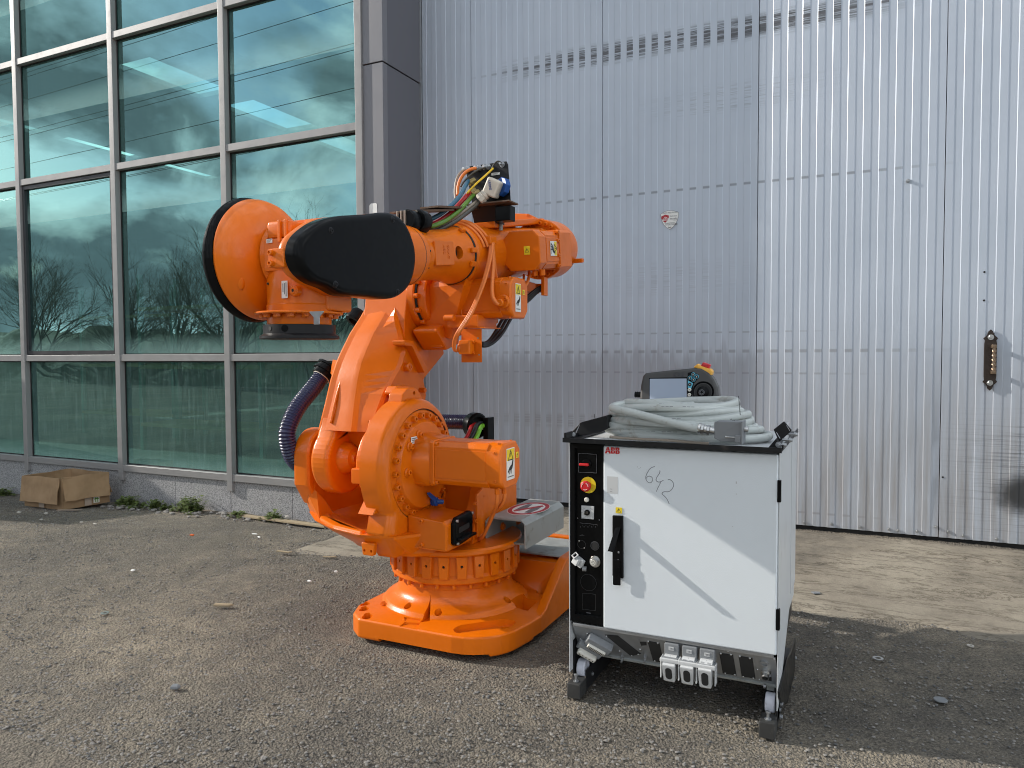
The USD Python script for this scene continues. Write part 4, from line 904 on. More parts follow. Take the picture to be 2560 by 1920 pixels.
flank = prism(rpoly([(2.86, .80), (2.80, .95), (2.86, 1.05), (2.95, 1.16), (3.02, 1.28), (3.03, 1.45), (3.06, 1.60), (3.16, 1.71), (3.32, 1.70), (3.40, 1.58), (3.38, 1.46), (3.34, 1.40), (3.406, 1.284), (3.197, 1.153), (3.222, 1.073), (3.14, .86), (3.02, .70)], .015, 4, .015), -2.27, -2.02, 'x', .008, 2)
al = ro('lower_arm', core, smooth=17)
ro('flank', flank, parent=al, smooth=25)
# raised grooved bead on the front face
bead = [K6(*p, x=-2.232) for p in ((715, 100), (640, 280), (520, 520), (400, 730), (310, 950), (200, 1400))]
ro('front_bead', tube(spl([b_ + (0, -.003, 0) for b_ in bead], 60), .006, 8), parent=al, smooth=True)
# fork at its foot, round the axis 2 shaft
def lobe(x0, x1, r, bev, q): return prism(rpoly(np.array(Polygon(circ(AX2[0], AX2[1], r, 48)).union(Polygon(q)).buffer(.02).buffer(-.02).exterior.coords), 0), x0, x1, 'x', bev, 3)
ro('fork_cheek', lobe(-2.312, -2.205, .165, .025, [(2.668, .80), (2.735, .955), (2.745, .985), (3.0, .99), (2.98, .75)]), parent=al)
ro('fork_cheek', lobe(-2.035, -1.982, .185, .012, [(2.648, .80), (2.735, .955), (2.745, .985), (3.05, .99), (3.0, .75)]), parent=al)
ro('fork_back', box(-2.21, -2.02, 2.87, 3.0, .66, .98, .02), parent=al)
ro('shaft', lathe([(0, -2.15), (.012, -2.15), (.012, -2.138), (.027, -2.138), (.03, -2.145), (.036, -2.15), (.05, -2.155), (.06, -2.17), (.075, -2.195), (.075, -2.23)][::-1], 'x', (0, 2.80, .795), 32), parent=al)
ro('stop_block', box(-2.045, -1.985, 2.628, 2.67, .71, .78, .008), parent=al)
hn = prism(rpoly([(-2.21, .94), (-2.03, .94), (-2.03, .955), (-2.05, .975), (-2.20, .975)], .008), 2.675, 2.74, 'y', .004, 1)

# cast rib and bosses on the flank
ro('cast_rib', prism(rpoly([(2.935, 1.348), (3.018, 1.345), (3.148, 1.205), (3.112, 1.188), (3.005, 1.318), (2.94, 1.325)], .006), -2.03, -1.962, 'x', .005, 2), parent=al)
for p in ((1010, 570), (1155, 815)): c = K6(*p, x=-1.968); ro('screw', socket((-1.972, c[1], c[2]), EX, .008, .008), parent=al)
c = K6(1020, 820, x=-1.97); ro('boss', [cyl('x', (0, c[1], c[2]), .022, -2.03, -1.97, 20, .004), socket((-1.972, c[1], c[2]), EX, .010, .006)], parent=al)
c = K6(1170, 1060, x=-1.99); ro('boss', cyl('x', (0, c[1], c[2]), .013, -2.03, -1.985, 16, .003), parent=al)
ro('rest_pad', prism(rpoly([(2.80, 1.10), (2.83, 1.135), (2.93, 1.135), (2.965, 1.09), (2.95, 1.06)], .01), -1.99, -1.93, 'x', .01, 2), parent=al)

# ---- upper arm house round axis 3
A3 = np.array([3.22, 1.565])
ro('axis_three_flange', [cyl('x', (0, *A3), .168, -2.03, -1.985, 56, .006), cyl('x', (0, *A3), .150, -1.99, -1.93, 56, .006)])
ro('seal', lathe([(.150, -1.983), (.158, -1.983), (.158, -1.974), (.150, -1.974)], 'x', (0, *A3), 56), 'rubber')
for k in range(14):
    a = 2 * pi * k / 14; ro('flange_screw', cyl('x', (0, A3[0] + .158 * cos(a), A3[1] + .158 * sin(a)), .013, -1.986, -1.962, 14, .003))
def onpl(x, y, p0, n_):
    d_ = K5(x, y, y=1.0) - CP; return CP + d_ * (((p0 - CP) @ n_) / (d_ @ n_))
pA = K5(375, 340, x=-1.955); nA = np.array([.36, -.92, .12]); nB = np.array([.40, -.85, -.34])
v1, v2, v3 = onpl(600, 552, pA, nA), onpl(540, 632, pA, nA), onpl(392, 640, pA, nA)
V = [pA, onpl(300, 390, pA, nA), v1, v2, v3, K5(440, 240, x=-1.95), K5(880, 335, x=-1.72), onpl(560, 870, v3, nB), onpl(320, 985, v3, nB), onpl(278, 885, v3, nB), onpl(510, 990, v3, nB), K5(700, 1090, x=-1.83), K5(760, 870, x=-1.80),
     np.array([-1.965, 3.42, 1.42]), np.array([-1.965, 3.46, 1.72]), np.array([-1.72, 3.44, 1.44]), np.array([-1.70, 3.46, 1.72]), np.array([-1.70, 3.12, 1.70])]
hs = hull(np.array([q for q in V if q[1] < 3.6]))
ro('arm_house', hs, smooth=12)
ro('house_boss', cyl('x', (0, K5(740, 800, x=-1.77)[1], K5(740, 800, x=-1.77)[2]), .016, -1.82, -1.765, 18, .003))
CM3 = (3.235, 1.548)
m3 = motor((-1.785, *CM3), EX, EZ, .285, .1, .06)
sticker((-1.50, CM3[0] - .02, CM3[1] + .0), EY, EZ, .062, .135, RB)
sticker((-1.50, CM3[0] + .042, CM3[1] + .03), EY, EZ, .024, .024, RB, 'volt')
# connector bracket under the house
byy = 3.10
q0, q1 = K5(845, 955, y=byy), K5(1130, 1415, y=byy)
ro('bracket_plate', box(q0[0], q1[0], byy, byy + .004, q1[2], q0[2], .001, 1))
fl = K5(1180, 932, y=byy); ro('bracket_plate', box(K5(950, 930, y=byy)[0], fl[0], byy - .01, byy + .16, fl[2] - .003, fl[2] + .002))
c0, c1 = K5(915, 1110, y=byy), K5(1035, 1305, y=byy)
cb = ro('connector_block', box(c0[0] - .012, c1[0], byy - .055, byy - .001, c1[2], c0[2], .006))
for z in (c1[2] + .008, c0[2] - .008): ro('screw', socket((c1[0], byy - .02, z), EX, .007, .010), parent=cb)
gk = K5(850, 1220, y=byy - .03); ro('gland', cyl('x', (0, byy - .03, gk[2]), .028, gk[0] - .012, c0[0] + .0, 20, .006), parent=cb)
for p in ((1080, 1080), (1095, 1310)): c = K5(*p, y=byy); ro('rivet', cyl('y', (c[0], 0, c[2]), .004, byy - .003, byy, 10), 'steel')
ro('lower_lug', prism(rpoly([(3.05, 1.40), (3.18, 1.44), (3.30, 1.44), (3.28, 1.33), (3.16, 1.30)], .015), -2.0, -1.86, 'x', .01, 2))
c = K5(600, 1130, x=-1.90); ro('bumper', [box(-1.95, -1.87, c[1] - .06, c[1] + .045, c[2] - .03, c[2] + .05, .012), socket((-1.87, c[1] - .02, c[2] - .005), EX, .008, .008), socket((-1.87, c[1] + .01, c[2] - .01), EX, .008, .008)])
for p in ((940, 850),): c = K5(*p, y=3.13); ro('house_foot', box(c[0] - .10, c[0] + .07, 3.10, 3.30, c[2] - .03, c[2] + .03, .006))

# ---- forearm: everything here turns about the tube's axis, which dips towards the wrist
W0 = np.array([-1.79, 2.06, 1.626]); sl = math.atan(.124)
FB = np.stack([EX, np.array([0, cos(sl), sin(sl)]), np.array([0, -sin(sl), cos(sl)])], 1)
def fa(g): return place(g, FB, W0)
def fl_(p): return FB.T @ (np.asarray(p) - W0)
tube_p = lathe([(0, .46), (.118, .46), (.128, .49), (.130, .60), (.128, .636), (.122, .640), (.117, .66), (.112, .70), (.112, .84), (.122, .95), (.134, .985), (.136, 1.02), (0, 1.02)], 'y', (0, 0, 0), 56)
# flattened sides and a hand hole
hole = cyl('x', (0, .905, .005), .030, .04, .3, 32)
tube_p = cut(tube_p, hole)
ft_ = ro('forearm_tube', fa(tube_p), smooth=30)
ro('hole_lining', fa(cyl('x', (0, .905, .005), .0296, .080, .088, 24)), 'rubber', ft_)
ro('side_pad', fa(prism(rpoly([(.70, -.052), (.955, -.052), (.975, .0), (.955, .062), (.70, .062)], .012), .075, .122, 'x', .006, 2) if False else box(.102, .1155, .70, .86, -.05, .055, .004)), parent=ft_)
for k, s_ in enumerate(('3HAC', 'A01')): ro('cast_lettering', fa(text(s_, .016, (.1155, .80 - .035 * k, .04), (0, .05, -1), (0, 1, 0), .002, True)), parent=ft_, smooth=False)
ro('collar_seam', fa(lathe([(.1295, .600), (.1305, .600), (.1305, .603), (.1295, .603)], 'y', (0, 0, 0), 48)), 'rubber')
for a in (-.5, .1, .75): ro('screw', fa(cyl('y', (.121 * cos(a), 0, .121 * sin(a)), .005, .63, .648, 10)), 'rubber', ft_)
ro('seal', fa(lathe([(.130, 1.02), (.1385, 1.02), (.1385, 1.034), (.130, 1.034)], 'y', (0, 0, 0), 56)), 'rubber')
rr = fl_(P(1351, 624, y=3.80))
house = fuse(lathe([(0, 1.034), (.140, 1.034), (.147, 1.045), (.147, 1.30), (0, 1.30)], 'y', (0, 0, 0), 56), hull(lathe([(0, 1.25), (.143, 1.25), (.143, 1.62), (0, 1.62)], 'y', (0, 0, 0), 40), cyl('y', (rr[0], 0, rr[2]), .115, rr[1] - .06, rr[1] - .024, 48)))
ro('forearm_house', fa(house), smooth=30)
ro('gear_ring', fa(lathe([(0, rr[1] - .022), (.160, rr[1] - .022), (.164, rr[1] - .018), (.164, rr[1] + .045), (.158, rr[1] + .05), (.157, rr[1] + .055), (.160, rr[1] + .06), (.160, rr[1] + .15), (.150, rr[1] + .19), (.10, rr[1] + .215), (0, rr[1] + .22)], 'y', (rr[0], 0, rr[2]), 56)))
for k in range(26):
    a = 2 * pi * k / 26; ro('flange_screw', fa(socket((rr[0] + .143 * cos(a), rr[1] - .022, rr[2] + .143 * sin(a)), (0, -1, 0), .0105, .016)))
ro('lug', fa(box(rr[0] + .13, rr[0] + .20, rr[1] + .12, rr[1] + .15, rr[2] - .085, rr[2] - .06, .006)))
# round cable band lugs on the seam
for a in (-.35, .1, .9, 1.6): ro('band_lug', fa(place(box(-.012, .012, -.02, .02, -.004, .010, .003), np.stack([[-sin(a), 0, cos(a)], [0, 1, 0], [cos(a), 0, sin(a)]], 1) @ np.diag([1, 1, 1]), (.139 * cos(a), 1.0, .139 * sin(a)))))
# motor 4 beside the house, pointing forward
c4 = fl_(P(1304, 627, y=3.36))
sqo = lambda h, c: np.array([(-h + c, -h), (h - c, -h), (h, -h + c), (h, h - c), (h - c, h), (-h + c, h), (-h, h - c), (-h, -h + c)])
S4 = .099
m4 = ro('motor', fa(place(prism(sqo(S4, .035), 0, .085, 'z', .008, 2), np.stack([EX, -EZ, EY], 1), c4)))
obj('body', fa(place(prism(sqo(S4 * .95, .022), .084, .27, 'z', .002, 1), np.stack([EX, -EZ, EY], 1), c4)), 'orange', m4)
obj('flange', fa(place(prism(sqo(S4 * 1.03, .014), .262, rr[1] - c4[1] - .018, 'z', .003, 1), np.stack([EX, -EZ, EY], 1), c4)), 'orange', m4)
obj('side_panel', fa(box(c4[0] + S4 * .95 - .002, c4[0] + S4 * .95 + .004, c4[1] + .09, c4[1] + .255, c4[2] - .06, c4[2] + .06, .002, 1)), 'orange', m4)
for a, c in ((-.98, .62), (-.98, -.9), (-.6, .98), (.9, .98), (.75, -.98), (-.6, -.98)):
    nrm = (1, 0, 0) if abs(a) > abs(c) else (0, 0, 1); obj('screw', fa(socket((c4[0] + a * S4, c4[1] + .05, c4[2] + c * S4), np.sign([a if nrm[0] else 0, 0, c if nrm[2] else 0]), .007, .007)), 'orange', m4)
for dz in (-.085, -.03, .045, .09): obj('screw', fa(socket((c4[0] + S4 * .97, c4[1] + .24, c4[2] + dz), (1, 0, 0), .010, .012)), 'orange', m4)
for dx in (-.9, .9):
    for dz in (-.8, .8): obj('screw', fa(socket((c4[0] + dx * S4 * .95, c4[1] + .262, c4[2] + dz * S4), (0, -1, 0), .011, .016)), 'orange', m4)
s_o = W0 + FB @ np.array([c4[0] + S4 * .95 + .005, c4[1] + .175, c4[2] + .005])
sticker(s_o, -FB[:, 2], FB[:, 1], .075, .085, RB)
s_o = W0 + FB @ (c4 + np.array([.03, -.0005, -.0])); sticker(s_o, EX, FB[:, 2], .032, .042, RB, 'volt')
for dx in (.045, .085):
    ro('gland', fa(cyl('z', (c4[0] + dx, c4[1] + .05, 0), .015, c4[2] - S4 - .028, c4[2] - S4 + .002, 8, .002)))
# top rail of the house and the fin at the rear
q = P(1160, 565, y=3.5)
rail = hull(fa(box(-.05, .12, 1.28, 1.34, .125, .158, .006)), fa(box(-.02, .17, rr[1] + .0, rr[1] + .05, rr[2] + .14, rr[2] + .17, .006)))
ro('top_rail', rail)
fin = [K4(1050, 130, y=3.95), K4(1270, 65, y=3.95), K4(1490, 70, y=3.95), K4(1580, 115, y=3.95), K4(1580, 175, y=3.95), K4(1290, 205, y=3.95)]
fn = ro('rear_fin', prism(rpoly([(a[0], a[2]) for a in fin] , .01), 3.93, 3.985, 'y', .008, 2))
for p in ((1470, 85), (1545, 120)): c = K4(*p, y=3.93); ro('screw', socket((c[0], 3.931, c[2]), -EY, .008, .004), parent=fn)
for p in ((1170, 140), (1240, 150), (1300, 165), (1080, 180)):
    c = K4(*p, y=3.6); ro('top_screw', [cyl('z', (c[0], 3.6, 0), .014, c[2] - .04, c[2] + .006, 12, .002)])
ro('eye_post', cyl('z', (K4(1035, 130, y=3.5)[0], 3.5, 0), .012, K4(1035, 165, y=3.5)[2] - .03, K4(1035, 95, y=3.5)[2], 12, .002), 'white')

# ---- wrist
def oval(pts): return rpoly(pts, .03, 5)
cov = [KW_ for KW_ in ()]
KV = crop(700, 500, .18083)
XR = -1.600
ov = [KV(*p, x=XR) for p in ((300, 560), (420, 420), (560, 320), (760, 245), (1000, 215), (1300, 195), (1530, 178), (1640, 210), (1750, 310), (1830, 470), (1885, 650), (1898, 800), (1880, 980), (1830, 1150), (1750, 1260), (1670, 1320), (1580, 1350), (1300, 1335), (1000, 1315), (860, 1290), (700, 1200), (520, 1130), (420, 1060), (330, 960), (280, 850), (265, 720))]
ovp = ccw(np.array([(q[1], q[2]) for q in ov])); ovp = spl(np.column_stack([np.vstack([ovp, ovp[:1]]), np.zeros(len(ovp) + 1)]), 90)[:-1, :2]
cc = ovp.mean(0)
cvr = prism(inset(ccw(ovp), -.003), XR - .055, XR, 'x', .026, 5, both=False)
wc = ro('wrist_cover', cvr, 'black_plastic')
for p in ((670, 400), (1580, 245), (740, 1190), (1655, 1300)):
    c = KV(*p, x=XR); nc = c + np.array([0, *(cc - c[1:]) * .06])
    obj('screw', [cyl('x', (0, nc[1], nc[2]), .013, XR - .02, XR + .0015, 18, .003), socket((XR + .001, nc[1], nc[2]), EX, .008, .004)], 'black_metal', wc)
big = inset(ccw(ovp), -.003)
hub_r = Polygon(big)
rf = prism(big, -1.690, XR - .0555, 'x', .012, 2)
ro('wrist_fork', rf)
# left side of the fork: a dish-shaped housing with its black cover behind
XL = -2.005; wc_c = (2.062, 1.626)
dome = lathe([(0, XL), (.213, XL), (.218, XL + .010), (.216, XL + .022), (.207, XL + .045), (.188, XL + .070), (.160, XL + .092), (.125, XL + .108), (.088, XL + .116), (0, XL + .118)], 'x', (0, *wc_c), 72)
arml = hull(cyl('x', (0, *wc_c), .14, XL + .002, XL + .085, 40, .01), fa(box(-.205, -.06, .42, .50, -.085, .105, .02)))
df = ro('wrist_fork', join(dome, arml), smooth=34)
for z0, z1, y in ((.03, .095, 0), (-.105, -.05, 0)):
    g = hull(place(trimesh.creation.icosphere(2), np.diag([.018, .018, .045]), (XL + .062, wc_c[0] - .150, wc_c[1] + (z0 + z1) / 2))); ro('cast_hollow', g, parent=df, smooth=True)
ro('cast_tab', box(XL + .05, XL + .085, wc_c[0] - .172, wc_c[0] - .13, wc_c[1] - .022, wc_c[1] + .012, .005), parent=df)
back = [(2.062 + .226 * cos(t), 1.626 + .226 * sin(t)) for t in np.linspace(radians(62), radians(300), 40)] + [(2.50, 1.545), (2.56, 1.60), (2.56, 1.74), (2.48, 1.775)]
bk = spl(np.column_stack([np.vstack([back, back[:1]]), np.zeros(len(back) + 1)]), 100)[:-1, :2]
ro('wrist_cover', prism(np.array(Polygon(back).buffer(-.02).buffer(.02).exterior.coords), XL - .055, XL - .001, 'x', .03, 4), 'black_plastic')
# bridge of the fork to the tube
ro('wrist_fork', fa(hull(box(-.20, .15, .40, .47, -.09, .11, .02), cyl('y', (0, 0, 0), .125, .46, .52, 40))))
ro('fork_ear', fa(cut(hull(cyl('x', (0, .235, .118), .022, -.17, -.15, 20), box(-.17, -.15, .30, .42, .08, .12)), cyl('x', (0, .235, .118), .010, -.3, 0, 16))))
# tilt housing between the fork arms
hub = cyl('x', (0, *wc_c), .128, -1.888, -1.70, 56, .010)
tc = (-1.795, 2.045)
low = lathe([(0, 1.430), (.118, 1.430), (.119, 1.452), (.1155, 1.456), (.1155, 1.49), (.117, 1.53), (.110, 1.57), (.09, 1.60), (0, 1.61)], 'z', (tc[0], tc[1], 0), 48)
blk = box(tc[0] - .02, tc[0] + .125, tc[1] - .01, tc[1] + .125, 1.432, 1.56, .01)
til = fuse(hub, low, blk)
notchm = box(tc[0] - .058, tc[0] + .075, tc[1] - .20, tc[1] - .030, 1.588, 1.90, .035)
til = cut(til, notchm)
ti = ro('tilt_housing', til)
for a, z in ((-.07, 1.66), (-.085, 1.64), (-.075, 1.615), (-.06, 1.60)): ro('screw', cyl('y', (tc[0] + a, 0, z), .008, tc[1] - .05, tc[1] - .03, 12, .001), parent=ti)
mx, my = tc[0] - .012, tc[1] - .075
mb = ro('motor', [box(mx - .052, mx + .062, my - .038, my + .06, 1.565, 1.675, .006), box(mx - .045, mx + .062, my - .034, my + .055, 1.6755, 1.735, .014)], smooth=30)
for dx in (.02, .048): obj('cap_rib', box(mx + dx - .006, mx + dx + .006, my - .042, my - .030, 1.66, 1.735, .003), 'orange', mb)
sticker((mx - .022, my - .039, 1.667), EX, EZ, .026, .014, RB, 'text')
c = KW(890, 1095, y=tc[1] - .112); sticker((c[0], tc[1] - .1165, c[2]), -EZ, EX, .058, .026, RB, 'text')
c = KW(980, 1105, y=tc[1] - .11); ro('plug', [cyl('y', (c[0], 0, c[2]), .018, tc[1] - .116, tc[1] - .09, 24, .003), cyl('y', (c[0], 0, c[2]), .012, tc[1] - .119, tc[1] - .09, 24, .003)], parent=ti); ro('plug_hole', cyl('y', (c[0], 0, c[2]), .005, tc[1] - .120, tc[1] - .1, 10), 'rubber', ti)
c = KW(720, 1035, y=tc[1] - .1); ro('plug_hole', cyl('y', (c[0], 0, c[2]), .004, tc[1] - .109, tc[1] - .08, 10), 'rubber', ti)
# clamp block on the fork's nose
c = KW(950, 775, x=-1.665); c = c + (-.02, -.03, 0); cl = ro('clamp_block', box(-1.725, -1.66, c[1] - .012, c[1] + .07, c[2] - .03, c[2] + .03, .004))
for dz in (-.017, .017): ro('screw', socket((-1.71, c[1] - .012, c[2] + dz), -EY, .0095, .012), parent=cl)
# turning disc and black tool adapter
tx = (tc[0], tc[1] - .012)
ro('turning_disc', cyl('z', (tx[0], tx[1], 0), .150, 1.4215, 1.4285, 56, .002))
ro('turning_disc', lathe([(0, 1.385), (.107, 1.385), (.109, 1.39), (.109, 1.4213), (0, 1.4213)], 'z', (tx[0], tx[1], 0), 48))
for k in range(16):
    a = 2 * pi * k / 16 + .1; ro('disc_bolt', hexbolt((tx[0] + .123 * cos(a), tx[1] + .123 * sin(a), 1.4215), (0, 0, -1), .013, .013))
ad = lathe([(0, 1.335), (.1335, 1.335), (.1355, 1.338), (.1355, 1.346), (.125, 1.352), (.1225, 1.354), (.1225, 1.3845), (0, 1.3845)], 'z', (tx[0], tx[1], 0), 64)
ada = ro('tool_adapter', ad, 'black_metal')
for a in (-1.25, -1.75): obj('bore', place(cyl('z', (0, 0, 0), .0075 if a < -1.5 else .012, -.004, .001, 16), basis((cos(a), sin(a), 0)), (tx[0] + .1225 * cos(a), tx[1] + .1225 * sin(a), 1.370)), 'rubber' if a < -1.5 else 'black_plastic', ada)
c = KW(1295, 1370, y=tx[1] - .06)
ro('angle_scale', prism(rpoly([(c[0] - .034, 1.424), (c[0] + .034, 1.424), (c[0] + .012, 1.404), (c[0] + .012, 1.380), (c[0] - .012, 1.380), (c[0] - .012, 1.404)], .003), tx[1] - .103, tx[1] - .099, 'y', .001, 1), 'zinc')

# ---- hose packs
def corrugated(pts, r, pitch=.0140, depth=.0065, n=16):
    L_ = np.linalg.norm(np.diff(np.asarray(pts, float), axis=0), axis=1).sum(); k = int(L_ * 1.1 / pitch * 6); p = spl(pts, k); s = np.r_[0, np.cumsum(np.linalg.norm(np.diff(p, axis=0), axis=1))]
    return tube(p, r - depth / 2 + depth / 2 * np.cos(2 * pi * s / pitch), n)
hx_ = -2.50
hp_ = [(330, 1520), (250, 1485), (190, 1400), (158, 1290), (150, 1190), (190, 1060), (290, 890), (395, 765), (485, 645), (540, 575), (620, 470), (715, 340), (800, 215), (850, 130)]
hpts = [KH(a, c, x=hx_ + .012 * max(0, k - 8)) for k, (a, c) in enumerate(hp_)]
ro('protective_hose', corrugated(hpts[:10], .0435), 'conduit', smooth=True)
ro('protective_hose', corrugated([q + np.array([.05, .03, 0]) for q in hpts[9:]], .036), 'conduit', smooth=True)
d_ = hpts[9] - hpts[8]; d_ /= np.linalg.norm(d_); B_ = basis(d_)
hcl = ro('hose_clamp', place(lathe([(.040, -.042), (.056, -.040), (.058, -.02), (.066, -.018), (.066, -.006), (.058, -.004), (.058, .012), (.064, .014), (.064, .026), (.052, .03), (.040, .03)], 'z', (0, 0, 0), 14), B_, hpts[8] + d_ * .045), 'black_plastic')
obj('band', place(lathe([(.044, -.046), (.047, -.046), (.047, -.042), (.044, -.042)], 'z', (0, 0, 0), 20), B_, hpts[8] + d_ * .045), 'stone_beige', hcl)
obj('hook', place(box(.045, .085, -.018, .018, -.03, .024, .01), B_, hpts[8] + d_ * .045), 'black_plastic', hcl)
ro('hose_bracket', hull(np.array([KH(600, 470, x=-2.42), KH(650, 480, x=-2.30), KH(575, 600, x=-2.44), KH(600, 640, x=-2.30), KH(600, 470, x=-2.42) + (0, .006, 0), KH(650, 480, x=-2.30) + (0, .006, 0), KH(575, 600, x=-2.44) + (0, .006, 0), KH(600, 640, x=-2.30) + (0, .006, 0)])))
q = KH(840, 60, x=-2.40); ro('hose_clamp', place(lathe([(.030, -.03), (.05, -.03), (.054, -.015), (.054, .02), (.045, .035), (.03, .035)], 'z', (0, 0, 0), 18), basis(d_), q), 'black_plastic')
# second hose behind the frame
h2 = [K8(560, 380, y=3.5), K8(750, 392, y=3.48), K8(900, 395, y=3.46), K8(1010, 405, y=3.44)]
ro('protective_hose', corrugated(h2, .041), 'conduit', smooth=True)
cz = K8(1030, 430, y=3.40); hb = ro('hose_holder', [place(lathe([(.045, -.03), (.062, -.03), (.068, -.02), (.068, .02), (.060, .03), (.045, .03)], 'z', (0, 0, 0), 24), basis((.9, -.43, 0)), cz), box(cz[0] + .055, cz[0] + .085, cz[1] - .02, cz[1] + .05, K8(1230, 585, y=3.4)[2] - .02, K8(1230, 350, y=3.4)[2], .003)], 'black_plastic')
obj('holder_tray', place(cyl('z', (0, 0, 0), .047, -.006, 0, 24), basis((.9, -.43, 0)), cz), 'rubber', hb)
for (a, mt, r, dz) in (((1000, 430), 'hose_red', .011, 0), ((1055, 420), 'cable_black', .012, 0), ((1095, 440), 'bright_green', .012, 0), ((1080, 470), 'cable_grey', .008, 0)):
    s0 = K8(a[0], a[1], y=3.36); e = K8(a[0] - 110, a[1] + 190, y=3.22); ro('hose', tube(spl([s0 + (0, .06, 0), s0, (s0 + e) / 2 + (.012, 0, .014), e], 20), r, 8), mt, smooth=True)

# ---- cable plate on top of the forearm
PYY = 3.30
pl = [K3(*p, y=PYY) for p in ((900, 205), (1470, 128), (1490, 170), (1528, 690), (1010, 760))]
cp = ro('cable_plate', prism([(q[0], q[2]) for q in pl], PYY, PYY + .005, 'y'), 'black_metal', smooth=False)
an_ = [K3(1010, 750, y=PYY), K3(1600, 683, y=PYY)]
zz = (an_[0][2] + an_[1][2]) / 2 - .004
obj('angle', box(an_[0][0], an_[1][0], PYY - .075, PYY + .03, zz - .006, zz), 'rusty', cp)
b0, b1 = K3(1312, 750, y=PYY - .03), K3(1522, 940, y=PYY - .03)
ro('sensor_box', box(b0[0], b1[0], PYY - .03, PYY + .03, b1[2], b0[2] + .0, .004), 'black_plastic')
ro('plate_bracket', prism([(PYY - .02, b0[2] + .01), (PYY + .05, b0[2] + .01), (PYY + .08, b1[2]), (PYY + .02, b1[2])], b0[0] - .14, b0[0] - .002, 'x'), 'black_metal')
for x in (-1.80, -1.66): ro('stand_off', cyl('z', (x, PYY + .06, 0), .010, 1.90, zz, 10), 'galvanised')
r0, r1 = K3(-20, 830, x=-1.80), K3(420, 795, x=-1.80)
ro('clamp_rail', hull(box(-1.845, -1.75, r0[1], r0[1] + .01, r0[2] - .004, r0[2] + .004), box(-1.845, -1.75, r1[1] + .12, r1[1] + .13, r1[2] + .012, r1[2] + .02)), 'rusty')
r2 = K3(380, 765, x=-1.80)
ro('clamp_rail', hull(box(-1.84, -1.745, r2[1], r2[1] + .01, r2[2] - .004, r2[2] + .004), box(-1.84, -1.745, PYY, PYY + .01, zz - .014, zz - .006)), 'rusty')
for p, y in (((60, 930), 0), ((215, 930), 1)):
    c = K3(p[0], p[1], x=-1.79 + .02 * y)
    hk = ro('cable_clamp', [lathe([(0, c[1] - .03), (.044, c[1] - .03), (.05, c[1] - .02), (.05, c[1] + .02), (.044, c[1] + .03), (0, c[1] + .03)], 'y', (c[0] + .025, 0, c[2] - .012), 12)], 'black_plastic')
    for a in (-.012, .008, .026): obj('clamp_rib', box(c[0] + a - .003, c[0] + a + .003, c[1] - .040, c[1] - .028, c[2] - .055, c[2] + .030, .002, 1), 'cable_taupe', hk)
def run(pts, y0, y1, r, mt, name='hose', n=40, cr_=K3):
    q = [cr_(a, c, y=y0 + (y1 - y0) * k / (len(pts) - 1)) for k, (a, c) in enumerate(pts)]
    return ro(name, tube(spl(q, n), r, 10), mt, smooth=True)
run([(250, 985), (330, 965), (500, 895), (640, 800), (750, 700), (840, 590), (905, 470), (945, 400)], 2.86, 3.25, .0105, 'hose_blue')
run([(250, 1045), (340, 1030), (480, 985), (620, 905), (720, 825), (800, 740), (900, 630), (960, 560)], 2.86, 3.25, .0110, 'hose_red')
run([(420, 1035), (600, 965), (720, 890), (830, 800), (930, 690), (1020, 600)], 2.90, 3.25, .0105, 'hose_green')
run([(300, 1080), (420, 1075), (560, 1020), (700, 950), (830, 860), (960, 760), (1050, 690)], 2.87, 3.23, .0078, 'cable_taupe')
run([(300, 1105), (440, 1105), (600, 1050), (760, 965), (900, 865), (1000, 785), (1075, 705)], 2.86, 3.22, .0095, 'cable_dark')
run([(770, 650), (760, 560), (770, 440), (805, 330), (860, 265), (910, 245)], 3.22, 3.27, .0065, 'cable_taupe')
run([(800, 600), (800, 500), (830, 390), (900, 290), (980, 240), (1060, 225)], 3.22, 3.27, .0078, 'orange_cable')
run([(840, 480), (900, 390), (1000, 300), (1110, 235), (1190, 215)], 3.22, 3.27, .0050, 'cable_dark')
run([(930, 570), (1000, 490), (1120, 380), (1220, 290), (1290, 225)], 3.20, 3.28, .0048, 'cable_yellow')
run([(1270, 235), (1300, 170), (1350, 130), (1400, 150)], 3.28, 3.29, .0038, 'cable_dark')
for p, nrm in (((945, 240), 1), ((1100, 220), 1), ((1225, 205), 1)):
    c = K3(*p, y=PYY); ro('gland', [place(cyl('z', (0, 0, 0), .016, -.004, .014, 6, .001), basis((-.45, -.85, -.2)), c), place(cyl('z', (0, 0, 0), .013, .012, .034, 14, .003), basis((-.45, -.85, -.2)), c)], 'zinc')
for p in ((975, 420), (985, 560), (1030, 580)):
    c = K3(*p, y=PYY - .03); ro('fitting', [place(cyl('z', (0, 0, 0), .016, -.028, -.004, 6, .001), basis((-.4, -.8, -.5)), c), place(cyl('z', (0, 0, 0), .014, -.006, .012, 14, .002), basis((-.4, -.8, -.5)), c)], 'brass')
c = K3(1415, 175, y=PYY); ro('earth_bolt', [hexbolt((c[0], PYY, c[2]), -EY, .010, .010), cyl('y', (c[0], 0, c[2]), .0055, PYY - .03, PYY, 10)], 'zinc')
c = K3(1325, 303, y=PYY); sticker((c[0], PYY - .001, c[2]), EX, EZ, .046, .012, RB, 'text')
